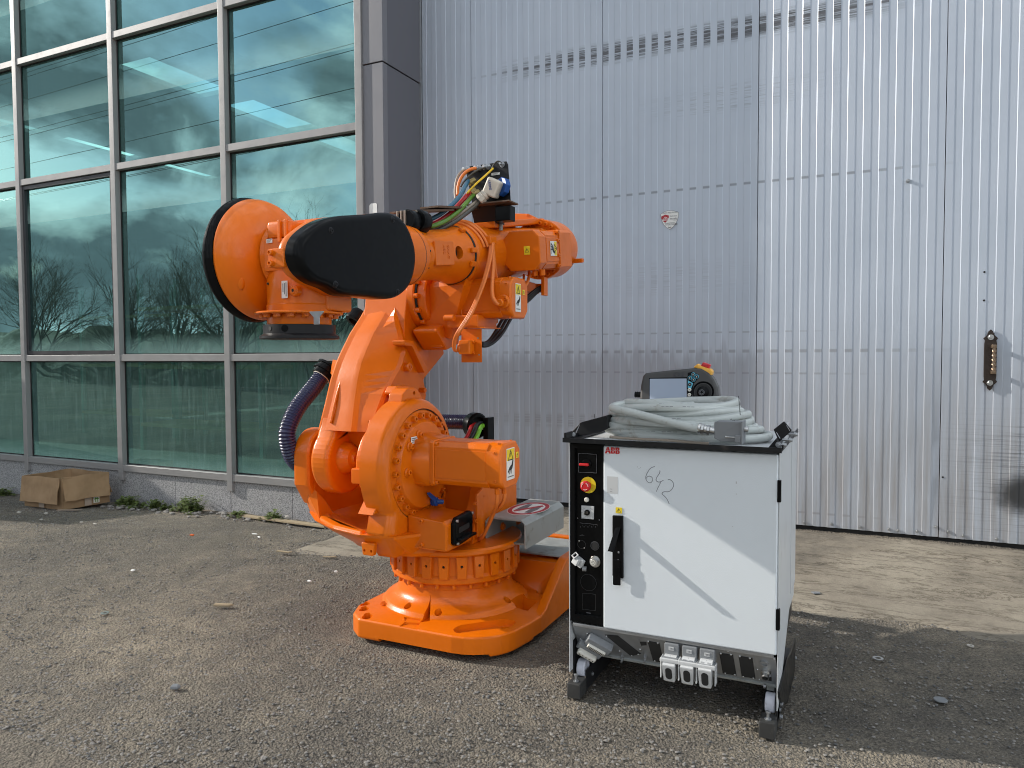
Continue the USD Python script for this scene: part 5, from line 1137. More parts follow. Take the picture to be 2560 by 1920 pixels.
# big beige plug in its blue socket
pc = K3(1290, 490, y=PYY - .055)
A_ = basis((-.50, -.74, -.45), (0, 0, 1)); 
soc = K3(1410, 480, y=PYY - .02)
ro('socket', place(cyl('z', (0, 0, 0), .047, -.018, .012, 8, .004), basis((-.35, -.93, .1)), soc), 'blue_plastic')
u1 = K3(1240, 340, y=PYY - .07); 
A2_ = np.stack([np.array([.72, -.1, .68]) , np.array([0, 0, 0.0]), np.array([0, 0, 0.0])], 1)
ex = np.array([.78, .12, -.40]); ex /= np.linalg.norm(ex); ez = np.array([.45, -.05, .89]); ez -= ex * (ez @ ex); ez /= np.linalg.norm(ez); ey = np.cross(ez, ex)
PB = np.stack([ex, ey, ez], 1)
pg = ro('plug_housing', place(box(-.036, .036, -.032, .036, -.045, .040, .010, 3), PB, pc), 'stone_beige')
cn = K3(1120, 640, y=PYY - .07)
dn = cn - pc; dn /= np.linalg.norm(dn)
obj('cable_nut', [place(cyl('z', (0, 0, 0), .027, .045, .062, 16, .003), basis(dn), pc), place(cyl('z', (0, 0, 0), .029, .062, .092, 8, .004), basis(dn), pc)], 'stone_beige', pg)
obj('print', place(text('LEONI', .011, (0, 0, 0), (1, 0, 0), (0, 1, 0), .001, True), np.stack([ex * .55 - ez * .83, ez * .55 + ex * .83, -ey], 1), pc - ey * .0326 + ez * .022 - ex * .026), 'navy_text', pg, smooth=False)

# ---- orange leads that loop over the forearm
cl_ = fl_(K4(1040, 370, x=-1.632)); vc = cl_[1]
for k in range(4):
    rr_ = .152 + .010 * (k % 2); v_ = vc - .035 + .018 * k - .01
    arc = [W0 + FB @ np.array([rr_ * cos(a), v_ - .03 * sin(a) - .05 * max(0, a - 1.6), rr_ * sin(a)]) for a in np.linspace(.18, 2.6, 22)]
    ro('motor_cable', tube(np.array(arc), .0072, 8), 'orange_cable', smooth=True)
ccp = K4(1040, 370, x=-1.632); ro('cable_clip', place(box(-.012, .018, -.035, .035, -.018, .018, .004), FB, ccp))
def lead(pts, y, r=.0065): 
    q = [K4(a, c, y=yy) for (a, c), yy in zip(pts, np.interp(np.linspace(0, 1, len(pts)), np.linspace(0, 1, len(y)), y))]
    ro('motor_cable', tube(spl(q, 50), r, 8), 'orange_cable', smooth=True)
yc = ccp[1] - .004
for k, off in enumerate((0, 12, 24)):
    lead([(1030 + off, 390), (1035 + off, 500), (1000 + off, 680), (950 + off, 860), (880 + off, 1040), (800 + off * 1.3, 1210), (720 + off * 1.3, 1340), (650 + off, 1450), (615 + off * .7, 1560), (625 + off * .8, 1640), (690, 1635)], [yc, yc - .05, 3.08, 3.03, 3.02, 3.04, 3.06], .0062)
lead([(1070, 400), (1080, 560), (1095, 720), (1140, 870), (1250, 955), (1360, 960), (1450, 890), (1487, 790), (1487, 740)], [yc, 3.2, 3.3, 3.42, 3.50], .0085)
lead([(1060, 400), (1070, 560), (1085, 760), (1110, 880), (1190, 975), (1290, 995), (1370, 960), (1415, 870), (1425, 770)], [yc, 3.2, 3.3, 3.42, 3.49], .0062)
lead([(1055, 400), (1070, 600), (1065, 800), (1060, 940), (1090, 1070), (1130, 1105), (1180, 1085)], [yc, yc - .03, 3.12, 3.10, 3.12], .0105)
c = K4(1190, 1080, y=CM3[0] - .10); ro('connector', [cyl('y', (c[0], 0, c[2]), .033, c[1] - .012, c[1] + .012, 20, .004), cyl('y', (c[0] - .004, 0, c[2] - .006), .018, c[1] - .035, c[1] + .012, 16, .004), socket((c[0] + .018, c[1] - .012, c[2] + .012), -EY, .008, .008)])
# black leads behind motor 3
for k in range(3):
    o_ = np.array([.0, 0, 0]); pts = [K5(1130, 1150 + 18 * k, y=3.16), K5(1205 + 14 * k, 1135 + 20 * k, y=3.22), K5(1290 + 40 * k, 1040 + 14 * k, y=3.3), K5(1370 + 52 * k, 900 + 8 * k, y=3.38), K5(1440 + 54 * k, 790, y=3.44), K5(1600 + 40 * k, 640, y=3.5), K5(1790, 480 + 34 * k, y=3.55), K5(1900, 395 + 24 * k, y=3.58), K5(2000, 345 + 20 * k, y=3.6)]
    ro('motor_cable', tube(spl(pts, 50), .0085, 8), 'cable_black', smooth=True)
q = K5(2000, 375, y=3.58); ro('cable_bracket', [box(q[0] - .008, q[0] + .010, 3.55, 3.60, q[2] - .045, q[2] + .05, .002, 1), box(q[0] - .09, q[0] - .008, 3.6, 3.606, q[2] - .025, q[2] + .02), hull(fa(box(.0, .12, 1.42, 1.5, -.17, -.13)), box(q[0] - .12, q[0] - .05, 3.58, 3.62, q[2] - .03, q[2] + .02))])

# ---- galvanised fork pocket bolted to the frame's side
gx0, gx1, gy0, gy1, gz1 = -1.598, -1.388, 3.05, 3.52, .522
sec = rpoly([(gx0, .30), (gx0 + .010, .30), (gx0 + .010, gz1 - .02), (gx0 + .02, gz1 - .010), (gx1 - .022, gz1 - .010), (gx1 - .010, gz1 - .022), (gx1 - .010, .388), (gx1, .388), (gx1, gz1 - .024), (gx1 - .024, gz1), (gx0 + .022, gz1), (gx0, gz1 - .022)], 0)
fpk = ro('fork_pocket', prism(sec, gy0, gy1, 'y', .0015, 1), 'galvanised', smooth=20)
obj('shelf', box(gx0 + .010, gx1 - .012, gy0 + .004, gy1, .404, .412), 'galvanised', fpk)
for y, z in ((gy0 + .05, .36), (gy0 + .16, .44), (gy0 + .20, .355), (gy0 + .34, .43)): obj('bolt', hexbolt((gx0 + .010, y, z), EX, .015, .014), 'orange', fpk)
sc = np.array([(gx0 + gx1) / 2 + .012, gy0 + .24, gz1])
an2 = Polygon(circ(0, 0, .098, 48)).difference(Polygon(circ(0, 0, .078, 48)))
obj('sign_face', place(prism(circ(0, 0, .101, 48), 0, .0008), np.diag([.92, 1.55, 1.0]), sc), 'white', fpk)
obj('sign_ring', [place(trimesh.creation.extrude_polygon(an2, .0008, engine='earcut'), np.diag([.92, 1.55, 1.0]), sc + (0, 0, .0006)), place(prism(rpoly([(-.07, -.012), (.07, -.012), (.07, .012), (-.07, .012)], .003), 0, .0008), np.array([[.65 * .92, -.75 * .92, 0], [.75 * 1.55, .65 * 1.55, 0], [0, 0, 1.0]]), sc + (0, 0, .0006))], 'sign_red', fpk)
obj('sign_symbol', [place(prism(rpoly([(-.022, -.055), (.016, -.06), (.022, .0), (.010, .055), (-.02, .05), (-.026, .0)], .008), 0, .0006), np.diag([.8, 1.5, 1.0]), sc + (dx, dy, .0004)) for dx, dy in ((-.030, .015), (.034, -.01))], 'print_grey', fpk)

# ================================================================ THE CONTROL CABINET
CB = thing('control_cabinet', 'white and black robot control cabinet on low black feet with 642 scrawled on its door', 'cabinet', (-.617, 2.87, 0))
def cb(name, mesh, mt, parent=None, **k): return obj(name, mesh, mt, parent or CB, **k)
CX0, CX1, CY0, CY1 = -.983, -.251, 2.552, 3.20
DR = 2.548
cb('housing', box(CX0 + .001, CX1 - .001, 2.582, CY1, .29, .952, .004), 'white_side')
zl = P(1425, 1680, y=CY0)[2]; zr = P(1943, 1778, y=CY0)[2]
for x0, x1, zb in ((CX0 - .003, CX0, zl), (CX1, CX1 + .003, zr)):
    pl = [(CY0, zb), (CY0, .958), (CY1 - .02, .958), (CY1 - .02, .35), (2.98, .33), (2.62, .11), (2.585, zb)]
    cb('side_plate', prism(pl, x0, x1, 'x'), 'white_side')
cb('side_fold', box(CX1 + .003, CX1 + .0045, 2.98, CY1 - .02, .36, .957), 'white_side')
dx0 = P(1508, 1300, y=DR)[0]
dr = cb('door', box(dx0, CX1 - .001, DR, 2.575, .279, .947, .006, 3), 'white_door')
# black control strip
px1 = dx0 - .003
bez = box(CX0 + .001, px1, 2.553, 2.581, .283, .952, .004)
rx0, rx1, rz0, rz1 = P(1437, 1300, y=2.556)[0], P(1504, 1300, y=2.556)[0], .312, .932
bez = cut(bez, box(rx0, rx1, 2.50, 2.568, rz0, rz1))
pn = cb('control_panel', bez, 'black_plastic')
FPY = 2.568
def f2(q): return (q[0], q[2])
def fp(cr_, x, y): q = cr_(x, y, y=FPY); return np.array([q[0], FPY, q[2]])
def disc(c, r, h, mt, name, parent=pn, n=28, bev=.001, h0=0): return obj(name, cyl('y', (c[0], 0, c[2]), r, FPY - h, FPY - h0, n, bev), mt, parent)
def px_r(r, s): return r * s / FPX * 2.77
def outline(pts, w, mt, d=.0006, y=FPY, parent=pn, name='marking'):
    g = Polygon(pts); g = g.difference(g.buffer(-w)); m_ = trimesh.creation.extrude_polygon(g, d, engine='earcut'); m_ = swap(m_, 'y'); m_.vertices[:, 1] += y - d
    return obj(name, m_, mt, parent)
sw = [f2(fp(KP, *q)) for q in ((327, 362), (642, 380), (642, 708), (325, 690))]
obj('isolator_switch', prism(sw, FPY - .006, FPY + .001, 'y', .001, 1), 'black_plastic', pn); outline(sw, .0011, 'print_grey', y=FPY - .006)
c = fp(KP, 475, 545); disc(c, .017, .014, 'black_plastic', 'knob')
a0, a1 = fp(KP, 362, 545), fp(KP, 525, 553); obj('switch_grip', box(a0[0], a1[0], FPY - .024, FPY - .012, a0[2] - .005, a0[2] + .0045, .003), 'red', pn)
c = fp(KP, 490, 915); disc(c, px_r(140, .1447), .003, 'yellow', 'stop_collar', n=36)
c2 = c + (0, 0, 0); e = obj('stop_button', [cyl('y', (c2[0], 0, c2[2]), .0125, FPY - .022, FPY, 24), cyl('y', (c2[0], 0, c2[2]), .0195, FPY - .038, FPY - .022, 32, .004)], 'red', pn)
for k in range(3):
    t = np.linspace(2 * pi * k / 3, 2 * pi * k / 3 + 1.3, 8); obj('arrow', tube(np.stack([c2[0] + .0125 * np.cos(t), np.full(8, FPY - .0382), c2[2] + .0125 * np.sin(t)], 1), .0009, 6), 'white', e)
c = fp(KP, 470, 1165); disc(c, .0105, .004, 'black_plastic', 'button_ring'); disc(c, .0088, .012, 'ivory', 'push_button', bev=.003)
ks = [f2(fp(KP, *q)) for q in ((372, 1268), (590, 1280), (588, 1508), (374, 1490))]
kp_ = obj('key_switch', prism(ks, FPY - .003, FPY + .001, 'y', .0006, 1), 'light_grey', pn)
c = fp(KP, 478, 1387); disc(c, .0105, .010, 'black_plastic', 'key_barrel', kp_); disc(c, .0055, .0115, 'cable_dark', 'lock', kp_)
obj('key', box(c[0] - .0075, c[0] - .0055, FPY - .022, FPY - .006, c[2] - .007, c[2] + .007, .0008, 1), 'steel', kp_)
for q in ((420, 1312), (535, 1318), (400, 1330), (555, 1338)): a = fp(KP, *q); obj('print', box(a[0] - .003, a[0] + .003, FPY - .0034, FPY - .0028, a[2] - .0004, a[2] + .0004), 'print_grey', kp_)
# strip of printed figures, sockets, blanking covers
a, b_ = fp(KQ, 275, 150), fp(KQ, 515, 178); obj('marking', box(a[0], b_[0], FPY - .0005, FPY, a[2] - .0004, a[2] + .0004), 'print_grey', pn)
for k in range(5): a = fp(KQ, 285 + 52 * k, 205); obj('print', text(('0', '25', '50', '75', '100')[k] if False else 'h', .004, (a[0] - .002, FPY - .0003, a[2] - .002), (1, 0, 0), (0, 0, 1), .0004), 'print_grey', pn, smooth=False); obj('marking', box(a[0] + .006, a[0] + .0066, FPY - .0005, FPY, a[2] + .003, a[2] + .008), 'faint_print', pn)
for q in ((264, 397), (337, 497)): a = fp(KQ, *q); disc(a, .0028, .003, 'steel', 'screw', n=12)
outline(circ(*f2(fp(KQ, 300, 450)), .016, 28), .0007, 'faint_print'); outline(circ(*f2(fp(KQ, 482, 468)), .0165, 28), .0009, 'print_grey'); disc(fp(KQ, 482, 468), .0155, .002, 'rubber', 'plug_hole')
outline(circ(*f2(fp(KQ, 392, 975)), .031, 40), .0007, 'faint_print'); disc(fp(KQ, 392, 975), .030, .002, 'black_plastic', 'blank_cover')
outline([f2(fp(KQ, *q)) for q in ((305, 1120), (490, 1135), (490, 1365), (305, 1345))], .0006, 'faint_print')
a = fp(KQ, 395, 1395); obj('print', box(a[0] - .008, a[0] + .008, FPY - .0005, FPY, a[2] - .0012, a[2] + .0012), 'print_grey', pn)
a = fp(KQ, 300, 322); obj('marking', [box(a[0] - .008, a[0] + .010, FPY - .0005, FPY, a[2] - .0003, a[2] + .0003), box(a[0] - .001, a[0] + .006, FPY - .0005, FPY, a[2] + .0015, a[2] + .002)], 'print_grey', pn)
for q in ((245, 85), (545, 110), (250, 1410), (545, 1460)): disc(fp(KQ, *q), .0022, .0015, 'zinc', 'screw', n=10)
for q in ((385, 385 - 0), (670, 380)): pass
a = fp(KQ, 290, 690)
so = obj('service_socket', [place(box(-.017, .017, -.016, .016, .0, .016, .003), basis((-.25, -.9, .1), (.5, 0, 1)), a), place(box(-.013, .013, -.013, .013, .014, .032, .003), basis((-.3, -.9, .15), (.5, 0, 1)), a + (-.004, 0, .003))], 'light_grey', pn)
obj('flap', place(cut(box(-.011, .011, -.012, .012, .012, .017, .001, 1), box(-.007, .007, -.007, .007, 0, .1)), basis((-.2, -.7, .7), (.5, 0, 1)), a + (-.012, -.012, .018)), 'zinc', so)
obj('latch', place(box(-.008, .008, -.006, .006, 0, .016, .002), basis((.2, -.8, -.5)), a + (.016, -.006, -.016)), 'zinc', so)
a = fp(KQ, 485, 685); ss = obj('round_socket', [cyl('y', (a[0], 0, a[2]), .0215, FPY - .003, FPY, 32, .001), cyl('y', (a[0], 0, a[2]), .0150, FPY - .018, FPY, 28, .001)], 'steel', pn)
obj('insert', cyl('y', (a[0] - .002, 0, a[2]), .0105, FPY - .0185, FPY - .015, 24), 'ivory', ss)
for k in range(7): t = 2 * pi * k / 6; r_ = .0062 if k < 6 else 0; obj('pin', cyl('y', (a[0] - .002 + r_ * cos(t), 0, a[2] + r_ * sin(t)), .0014, FPY - .0192, FPY - .018, 8), 'cable_dark', ss)
# ---- on the door
def dp(cr_, x, y, d=0.0): q = cr_(x, y, y=DR - d); return np.array([q[0], DR - d, q[2]])
a, b_ = dp(KP, 778, 362), dp(KP, 1035, 270)
LW, LH = (b_[0] - a[0]), (b_[2] - a[2])
lA = Polygon([(0, 0), (.34, 1), (.66, 1), (1, 0), (.70, 0), (.62, .24), (.38, .24), (.30, 0)]).difference(Polygon([(.44, .42), (.5, .66), (.56, .42)]))
lB = unary_union([Polygon([(0, 0), (.62, 0), (.86, .10), (.92, .28), (.84, .46), (.74, .51), (.82, .58), (.86, .74), (.80, .90), (.60, 1), (0, 1)])]).difference(Polygon([(.36, .20), (.56, .20), (.60, .31), (.54, .40), (.36, .40)])).difference(Polygon([(.36, .62), (.52, .62), (.56, .71), (.51, .80), (.36, .80)]))
from shapely import affinity
cuts_ = [Polygon([(-1, .475), (2, .475), (2, .515), (-1, .515)])]
parts_l = []
for gx_, w__, shp in ((0, .39, lA), (.40, .31, lB), (.71, .31, lB)):
    s_ = shp
    for c__ in cuts_: s_ = s_.difference(c__)
    s_ = s_.difference(Polygon([(.475, -1), (.525, -1), (.525, 2), (.475, 2)]) if shp is lB else Polygon([(.48, -1), (.52, -1), (.52, 2), (.48, 2)]))
    for q_ in getattr(s_, 'geoms', [s_]):
        m_ = trimesh.creation.extrude_polygon(affinity.affine_transform(q_, [LW * w__, 0, 0, LH * 1.04, LW * gx_, 0]), .0010, engine='earcut'); parts_l.append(place(m_, np.stack([EX, EZ, -EY], 1), (a[0], DR - .0002, a[2] - .001)))
lo = obj('logo', join(*parts_l), 'red', dr, smooth=False)
def scrawl(name, strokes, cr_, plane, r, parent):
    for st in strokes: obj(name, tube(spl([cr_(x, y, y=plane) for x, y in st], 10 * len(st)), r, 5), 'pen', parent, smooth=True)
scrawl('handwriting', [[(855, 1018), (820, 1030), (790, 1070), (778, 1115), (790, 1140), (815, 1152), (833, 1132), (825, 1102), (800, 1097), (783, 1117)], [(893, 1050), (877, 1095), (866, 1135), (885, 1145), (907, 1140), (925, 1130)], [(905, 1140), (890, 1170), (878, 1195), (866, 1226)], [(962, 1127), (988, 1130), (1008, 1160), (998, 1200), (962, 1226), (918, 1232), (913, 1240), (926, 1256), (952, 1284), (972, 1326)]], KC, DR, .0009, dr)
for q in ((710, 1020), (735, 1022), (722, 1035)): a = dp(KC, *q); obj('smudge', flat(rect(.003, .0012, .0004), (a[0], DR - .0001, a[2]), EX, EZ, .0003), 'print_grey', dr)
for q, w, h in (((1528, 1150), .0016, .008), ((1528, 1245), .0014, .003), ((1500, 1515), .0018, .0018)): a = dp(KC, *q); obj('chip', flat(rect(w, h, .0005), (a[0], DR - .0001, a[2]), EX, EZ, .0003), 'cable_taupe', dr)
a, b_ = dp(KP, 815, 1055), dp(KP, 1000, 775); lb = obj('clear_label', flat(rect(b_[0] - a[0], b_[2] - a[2], .001), ((a[0] + b_[0]) / 2, DR - .0001, (a[2] + b_[2]) / 2), EX, EZ, .0003), 'light_grey', dr)
for q in ((885, 985), (885, 1030)): e = dp(KP, *q); obj('print', box(e[0] - .004, e[0] + .004, DR - .0008, DR - .0004, e[2] - .0006, e[2] + .0006), 'print_grey', lb)
a = dp(KP, 1018, 1352); sticker(a, EX, EZ, .0235, .0215, dr, 'volt')
# swing handle with its pulled-out lever
hb_ = [dp(KQ, *q) for q in ((735, 40), (880, 45), (885, 915), (855, 920), (855, 1000), (750, 1000), (735, 860))]
hd = obj('door_handle', prism(rpoly([f2(q) for q in hb_[:2]] + [f2(dp(KQ, 885, 912)), f2(dp(KQ, 735, 870))], .003), DR - .013, DR + .001, 'y', .004, 2), 'black_plastic', dr)
obj('grip', prism(rpoly([f2(dp(KQ, *q)) for q in ((752, 640), (852, 650), (855, 1000), (750, 992))], .003), DR - .017, DR - .012, 'y', .002, 2), 'black_plastic', hd)
for k in range(9): a = dp(KQ, 800, 768 + 15 * k, .017); obj('grip_rib', box(a[0] - .008, a[0] + .008, DR - .0185, DR - .0165, a[2] - .0008, a[2] + .0008), 'black_plastic', hd)
a = dp(KQ, 805, 680, .013); obj('lock', cyl('y', (a[0], 0, a[2]), .006, DR - .0150, DR - .012, 18, .001), 'zinc', hd); a = dp(KQ, 812, 560, .013); obj('catch', box(a[0] - .003, a[0] + .003, DR - .016, DR - .012, a[2] - .003, a[2] + .004, .001, 1), 'zinc', hd)
tp_ = [KQ(662, 530, y=DR - .085), KQ(742, 545, y=DR - .080)]; bt = [dp(KQ, 765, 215, .012), dp(KQ, 838, 205, .012)]
lv = np.array([tp_[0], tp_[1], bt[0], bt[1]]); nn = np.cross(tp_[1] - tp_[0], bt[0] - tp_[0]); nn /= np.linalg.norm(nn); nn *= np.sign(nn[1])
obj('lever', [hull(np.vstack([lv, lv + nn * .006])), hull(np.vstack([lv[[0, 2]] - (0, .0, 0), lv[[0, 2]] + nn * .012, lv[[0, 2]] + (.003, 0, 0)]))], 'black_plastic', hd)
for q0_, q1_ in (((1948, 1200), (1958, 1256)), ((1945, 1522), (1953, 1576))):
    a, b_ = P(*q0_, y=CY0), P(*q1_, y=CY0); cb('hinge', box(CX1 - .004, CX1 + .008, 2.544, 2.562, b_[2], a[2], .002), 'black_plastic')
# ---- lid tray with brackets
tr_ = cb('tray', join(box(-.985, -.247, 2.57, CY1, .9525, .958), ), 'white_side')
cb('tray_frame', [box(-1.000, -.240, 2.525, 2.529, .955, .972), box(-1.000, -.240, 2.529, 2.570, .9585, .9625)], 'black_metal', smooth=False)
cb('tray_frame', [box(-1.000, -.960, 2.5705, CY1 - .02, .9585, .9625), box(-1.000, -.996, 2.5705, CY1 - .02, .9626, .975)], 'black_metal', smooth=False)
cb('tray_frame', [box(-.280, -.240, 2.5705, CY1 - .02, .9585, .9625), box(-.244, -.240, 2.5705, CY1 - .02, .9626, .975)], 'black_metal', smooth=False)
br = [KC(*q, y=2.68) for q in ((148, 740), (178, 715), (240, 650), (455, 592), (470, 700), (400, 735), (200, 768))]
lb_ = prism(rpoly([f2(q) for q in br], .006), 2.675, 2.683, 'y', .002, 1)
slot = prism(rpoly([f2(KC(*q, y=2.68)) for q in ((192, 735), (228, 665), (236, 668), (205, 740))], .001), 2.6, 2.75, 'y')
cb('tray_bracket', cut(lb_, slot), 'black_metal')
cb('tray_bracket', hull(np.array([KC(*q, y=2.683) for q in ((240, 650), (455, 592), (470, 700))] + [KC(*q, y=2.683) + (0, .16, .0) for q in ((240, 650), (455, 592), (470, 700))])), 'black_metal')
a = KC(135, 760, y=2.56); cb('tray_bracket', box(a[0] - .006, a[0] + .004, 2.53, 2.60, .9630, .990, .003), 'black_metal')
for q in ((178, 750),): a = KC(*q, y=2.60); cb('bolt', hexbolt(a, (.3, -.95, 0), .006, .008), 'zinc')
rb_ = [KT(*q, y=2.66) for q in ((1800, 930), (1925, 830), (2020, 940), (1868, 1082))]
pad = prism(rpoly([f2(q) for q in rb_], .004), 2.652, 2.664, 'y', .002, 1)
sl_ = [prism(rpoly([f2(KT(*q, y=2.66)) for q in s_], .0008), 2.6, 2.7, 'y') for s_ in (((1828, 965), (1838, 960), (1882, 1035), (1872, 1040)), ((1950, 880), (1958, 878), (2000, 945), (1992, 950)))]
cb('tray_bracket', cut(pad, *sl_), 'black_metal')
cb('tray_bracket', prism([f2(KT(*q, y=2.64)) for q in ((1745, 1140), (1842, 1028), (1868, 1085), (1850, 1140))], 2.60, 2.651, 'y'), 'black_metal')
for q in ((1905, 1118), (1978, 1058), (2040, 990)):
    a = KT(*q, y=2.60 + (q[0] - 1905) * .0006); cb('bolt', [hexbolt((a[0] + .004, a[1], a[2]), EX, .0068, .009), cyl('x', (0, a[1], a[2]), .004, a[0] - .02, a[0] + .004, 10)], 'zinc')
a = KT(1855, 1115, y=2.58); cb('bolt', hexbolt(a, (-.3, -.95, 0), .007, .006), 'zinc')
cb('side_rail', prism([(2.56, .958), (2.60, .962), (2.80, 1.03), (2.83, 1.03), (2.83, .958)], -.249, -.246, 'x'), 'white_side')
# ---- underside: zinc strip, sloping connector panel
yb_ = P(1944, 1712, x=-.257); LB = np.array([0, yb_[1], yb_[2]]); LT = np.array([0, 2.560, .266])
sd = LB - LT; SL = np.linalg.norm(sd); sd /= SL; sn = np.array([0, sd[2], -sd[1]]); sn = sn if sn[1] < 0 else -sn
cb('zinc_strip', box(-.972, -.262, 2.553, 2.568, .2665, .2785, .002), 'zinc')
def pan(x, v, h=0): return np.array([x, 0, 0]) + LT + sd * v + sn * h
def pbox(x0, x1, v0, v1, h0, h1, r=0): return place(box(x0, x1, v0, v1, h0, h1, r), np.stack([EX, sd, np.cross(EX, sd)], 1) if np.cross(EX, sd)[1] < 0 else np.stack([EX, sd, sn], 1), LT)
PF = np.stack([EX, sd, sn], 1)
def pplace(g): return place(g, PF, LT)
cpn = cb('connector_panel', pplace(box(-.975, -.256, .0, SL, -.004, 0)), 'zinc', smooth=False)
obj('panel_lip', pplace(box(-.94, -.256, SL, SL + .010, -.004, .006)), 'galvanised', cpn)
def pv(cr_, x, y):
    d_ = cr_(x, y, y=1.0) - CP; t = ((LT - CP) @ sn) / (d_ @ sn); q = CP + d_ * t - LT; return np.array([q[0], q @ sd])
def quad(cr_, pts, h, mt, name='blank_plate', parent=None): return obj(name, pplace(prism([pv(cr_, *q) for q in pts], .0003, h, 'z')), mt, parent or cpn)
quad(KS, ((775, 320), (1000, 335), (1400, 650), (1225, 690)), .0015, 'rubber'); quad(KS, ((1510, 425), (1720, 465), (1790, 800), (1610, 775)), .0015, 'rubber')
quad(KS, ((1380, 445), (1490, 445), (1500, 500), (1400, 510)), .0012, 'rubber', 'hole')
quad(KR, ((820, 370), (1000, 400), (1045, 665), (865, 635)), .0015, 'rubber'); quad(KR, ((1070, 410), (1250, 440), (1290, 705), (1110, 675)), .0015, 'rubber')
for cr_, pts in ((KS, ((1350, 395), (1365, 395), (1450, 655), (1435, 655)), ), (KR, ((1255, 430), (1270, 432), (1315, 710), (1300, 712)))): quad(cr_, pts, .002, 'zinc', 'divider')
for cr_, pts in ((KS, ((805, 345), (1355, 660), (1240, 685), (1385, 575), (1525, 435), (1690, 465), (1640, 775), (355, 400), (330, 440), (410, 630), (1030, 605), (975, 712), (470, 300), (1825, 495))), (KR, ((838, 380), (970, 395), (1085, 415), (1215, 440), (895, 635), (1020, 655), (1130, 680), (1262, 700), (1315, 590), (1340, 720), (1065, 715), (1530, 450), (930, 353)))):
    for q in pts: a = pv(cr_, *q); obj('screw', pplace(lathe([(0, .004), (.0028, .0035), (.0042, .001), (.0042, -.001), (0, -.001)][::-1], 'z', (a[0], a[1], 0), 10)), 'steel', cpn)
for q in ((1080, 700), (1478, 700)):
    a = pv(KS, *q); obj('gland', pplace(join(cyl('z', (a[0], a[1] - .004, 0), .006, 0, .012, 6), cyl('z', (a[0], a[1] + .004, 0), .0045, .0, .022, 10))), 'zinc', cpn)
a = pv(KR, 1405, 500); obj('round_socket', [pplace(lathe([(.0, .002), (.010, .002), (.010, .007), (.0135, .007), (.0135, 0), (0, 0)][::-1], 'z', (a[0], a[1], 0), 24))], 'zinc', cpn)
a = pv(KR, 1425, 620); rs = obj('round_socket', pplace(lathe([(.0, .012), (.0105, .012), (.0105, .026), (.0125, .026), (.0125, .010), (.017, .010), (.017, 0), (0, 0)][::-1], 'z', (a[0], a[1], 0), 24)), 'steel', cpn); obj('insert', pplace(cyl('z', (a[0], a[1], 0), .0102, .010, .014, 20)), 'rubber', rs)
quad(KR, ((1380, 665), (1500, 690), (1500, 735), (1390, 725)), .0015, 'rubber', 'hole')
# the two slanted multi-pin plugs at the left
def slant(pts_c, w, l, h, ang, mt, name):
    a = pv(KS, *pts_c); ca, sa = cos(ang), sin(ang); Rm = np.array([[ca, -sa, 0], [sa, ca, 0], [0, 0, 1]])
    return obj(name, pplace(place(box(-l / 2, l / 2, -w / 2, w / 2, 0, h, .004), Rm, (a[0], a[1], 0))), mt, cpn), lambda g: pplace(place(g, Rm, (a[0], a[1], 0)))
ang = .62
o, T_ = slant((690, 430), .046, .098, .030, ang, 'connector_grey', 'multi_pin_plug')
obj('pin_insert', T_(box(-.036, .036, .002, .021, .029, .040, .003)), 'ivory', o)
for k in range(11):
    for j in range(4): obj('pin_hole', T_(box(-.033 + .0062 * k, -.0295 + .0062 * k, .0045 + .004 * j, .0070 + .004 * j, .0402, .0408)), 'cable_dark', o) if (k + j) % 1 == 0 else None
o2, T2_ = slant((530, 520), .034, .098, .026, ang, 'connector_grey', 'multi_pin_plug')
obj('pin_insert', T2_(box(-.038, .038, .0, .024, .024, .046, .006)), 'ivory', o2)
for k in range(5): obj('pin_hole', T2_(cyl('z', (-.028 + .014 * k, .012, 0), .0028, .040, .0468, 8)), 'cable_dark', o2)
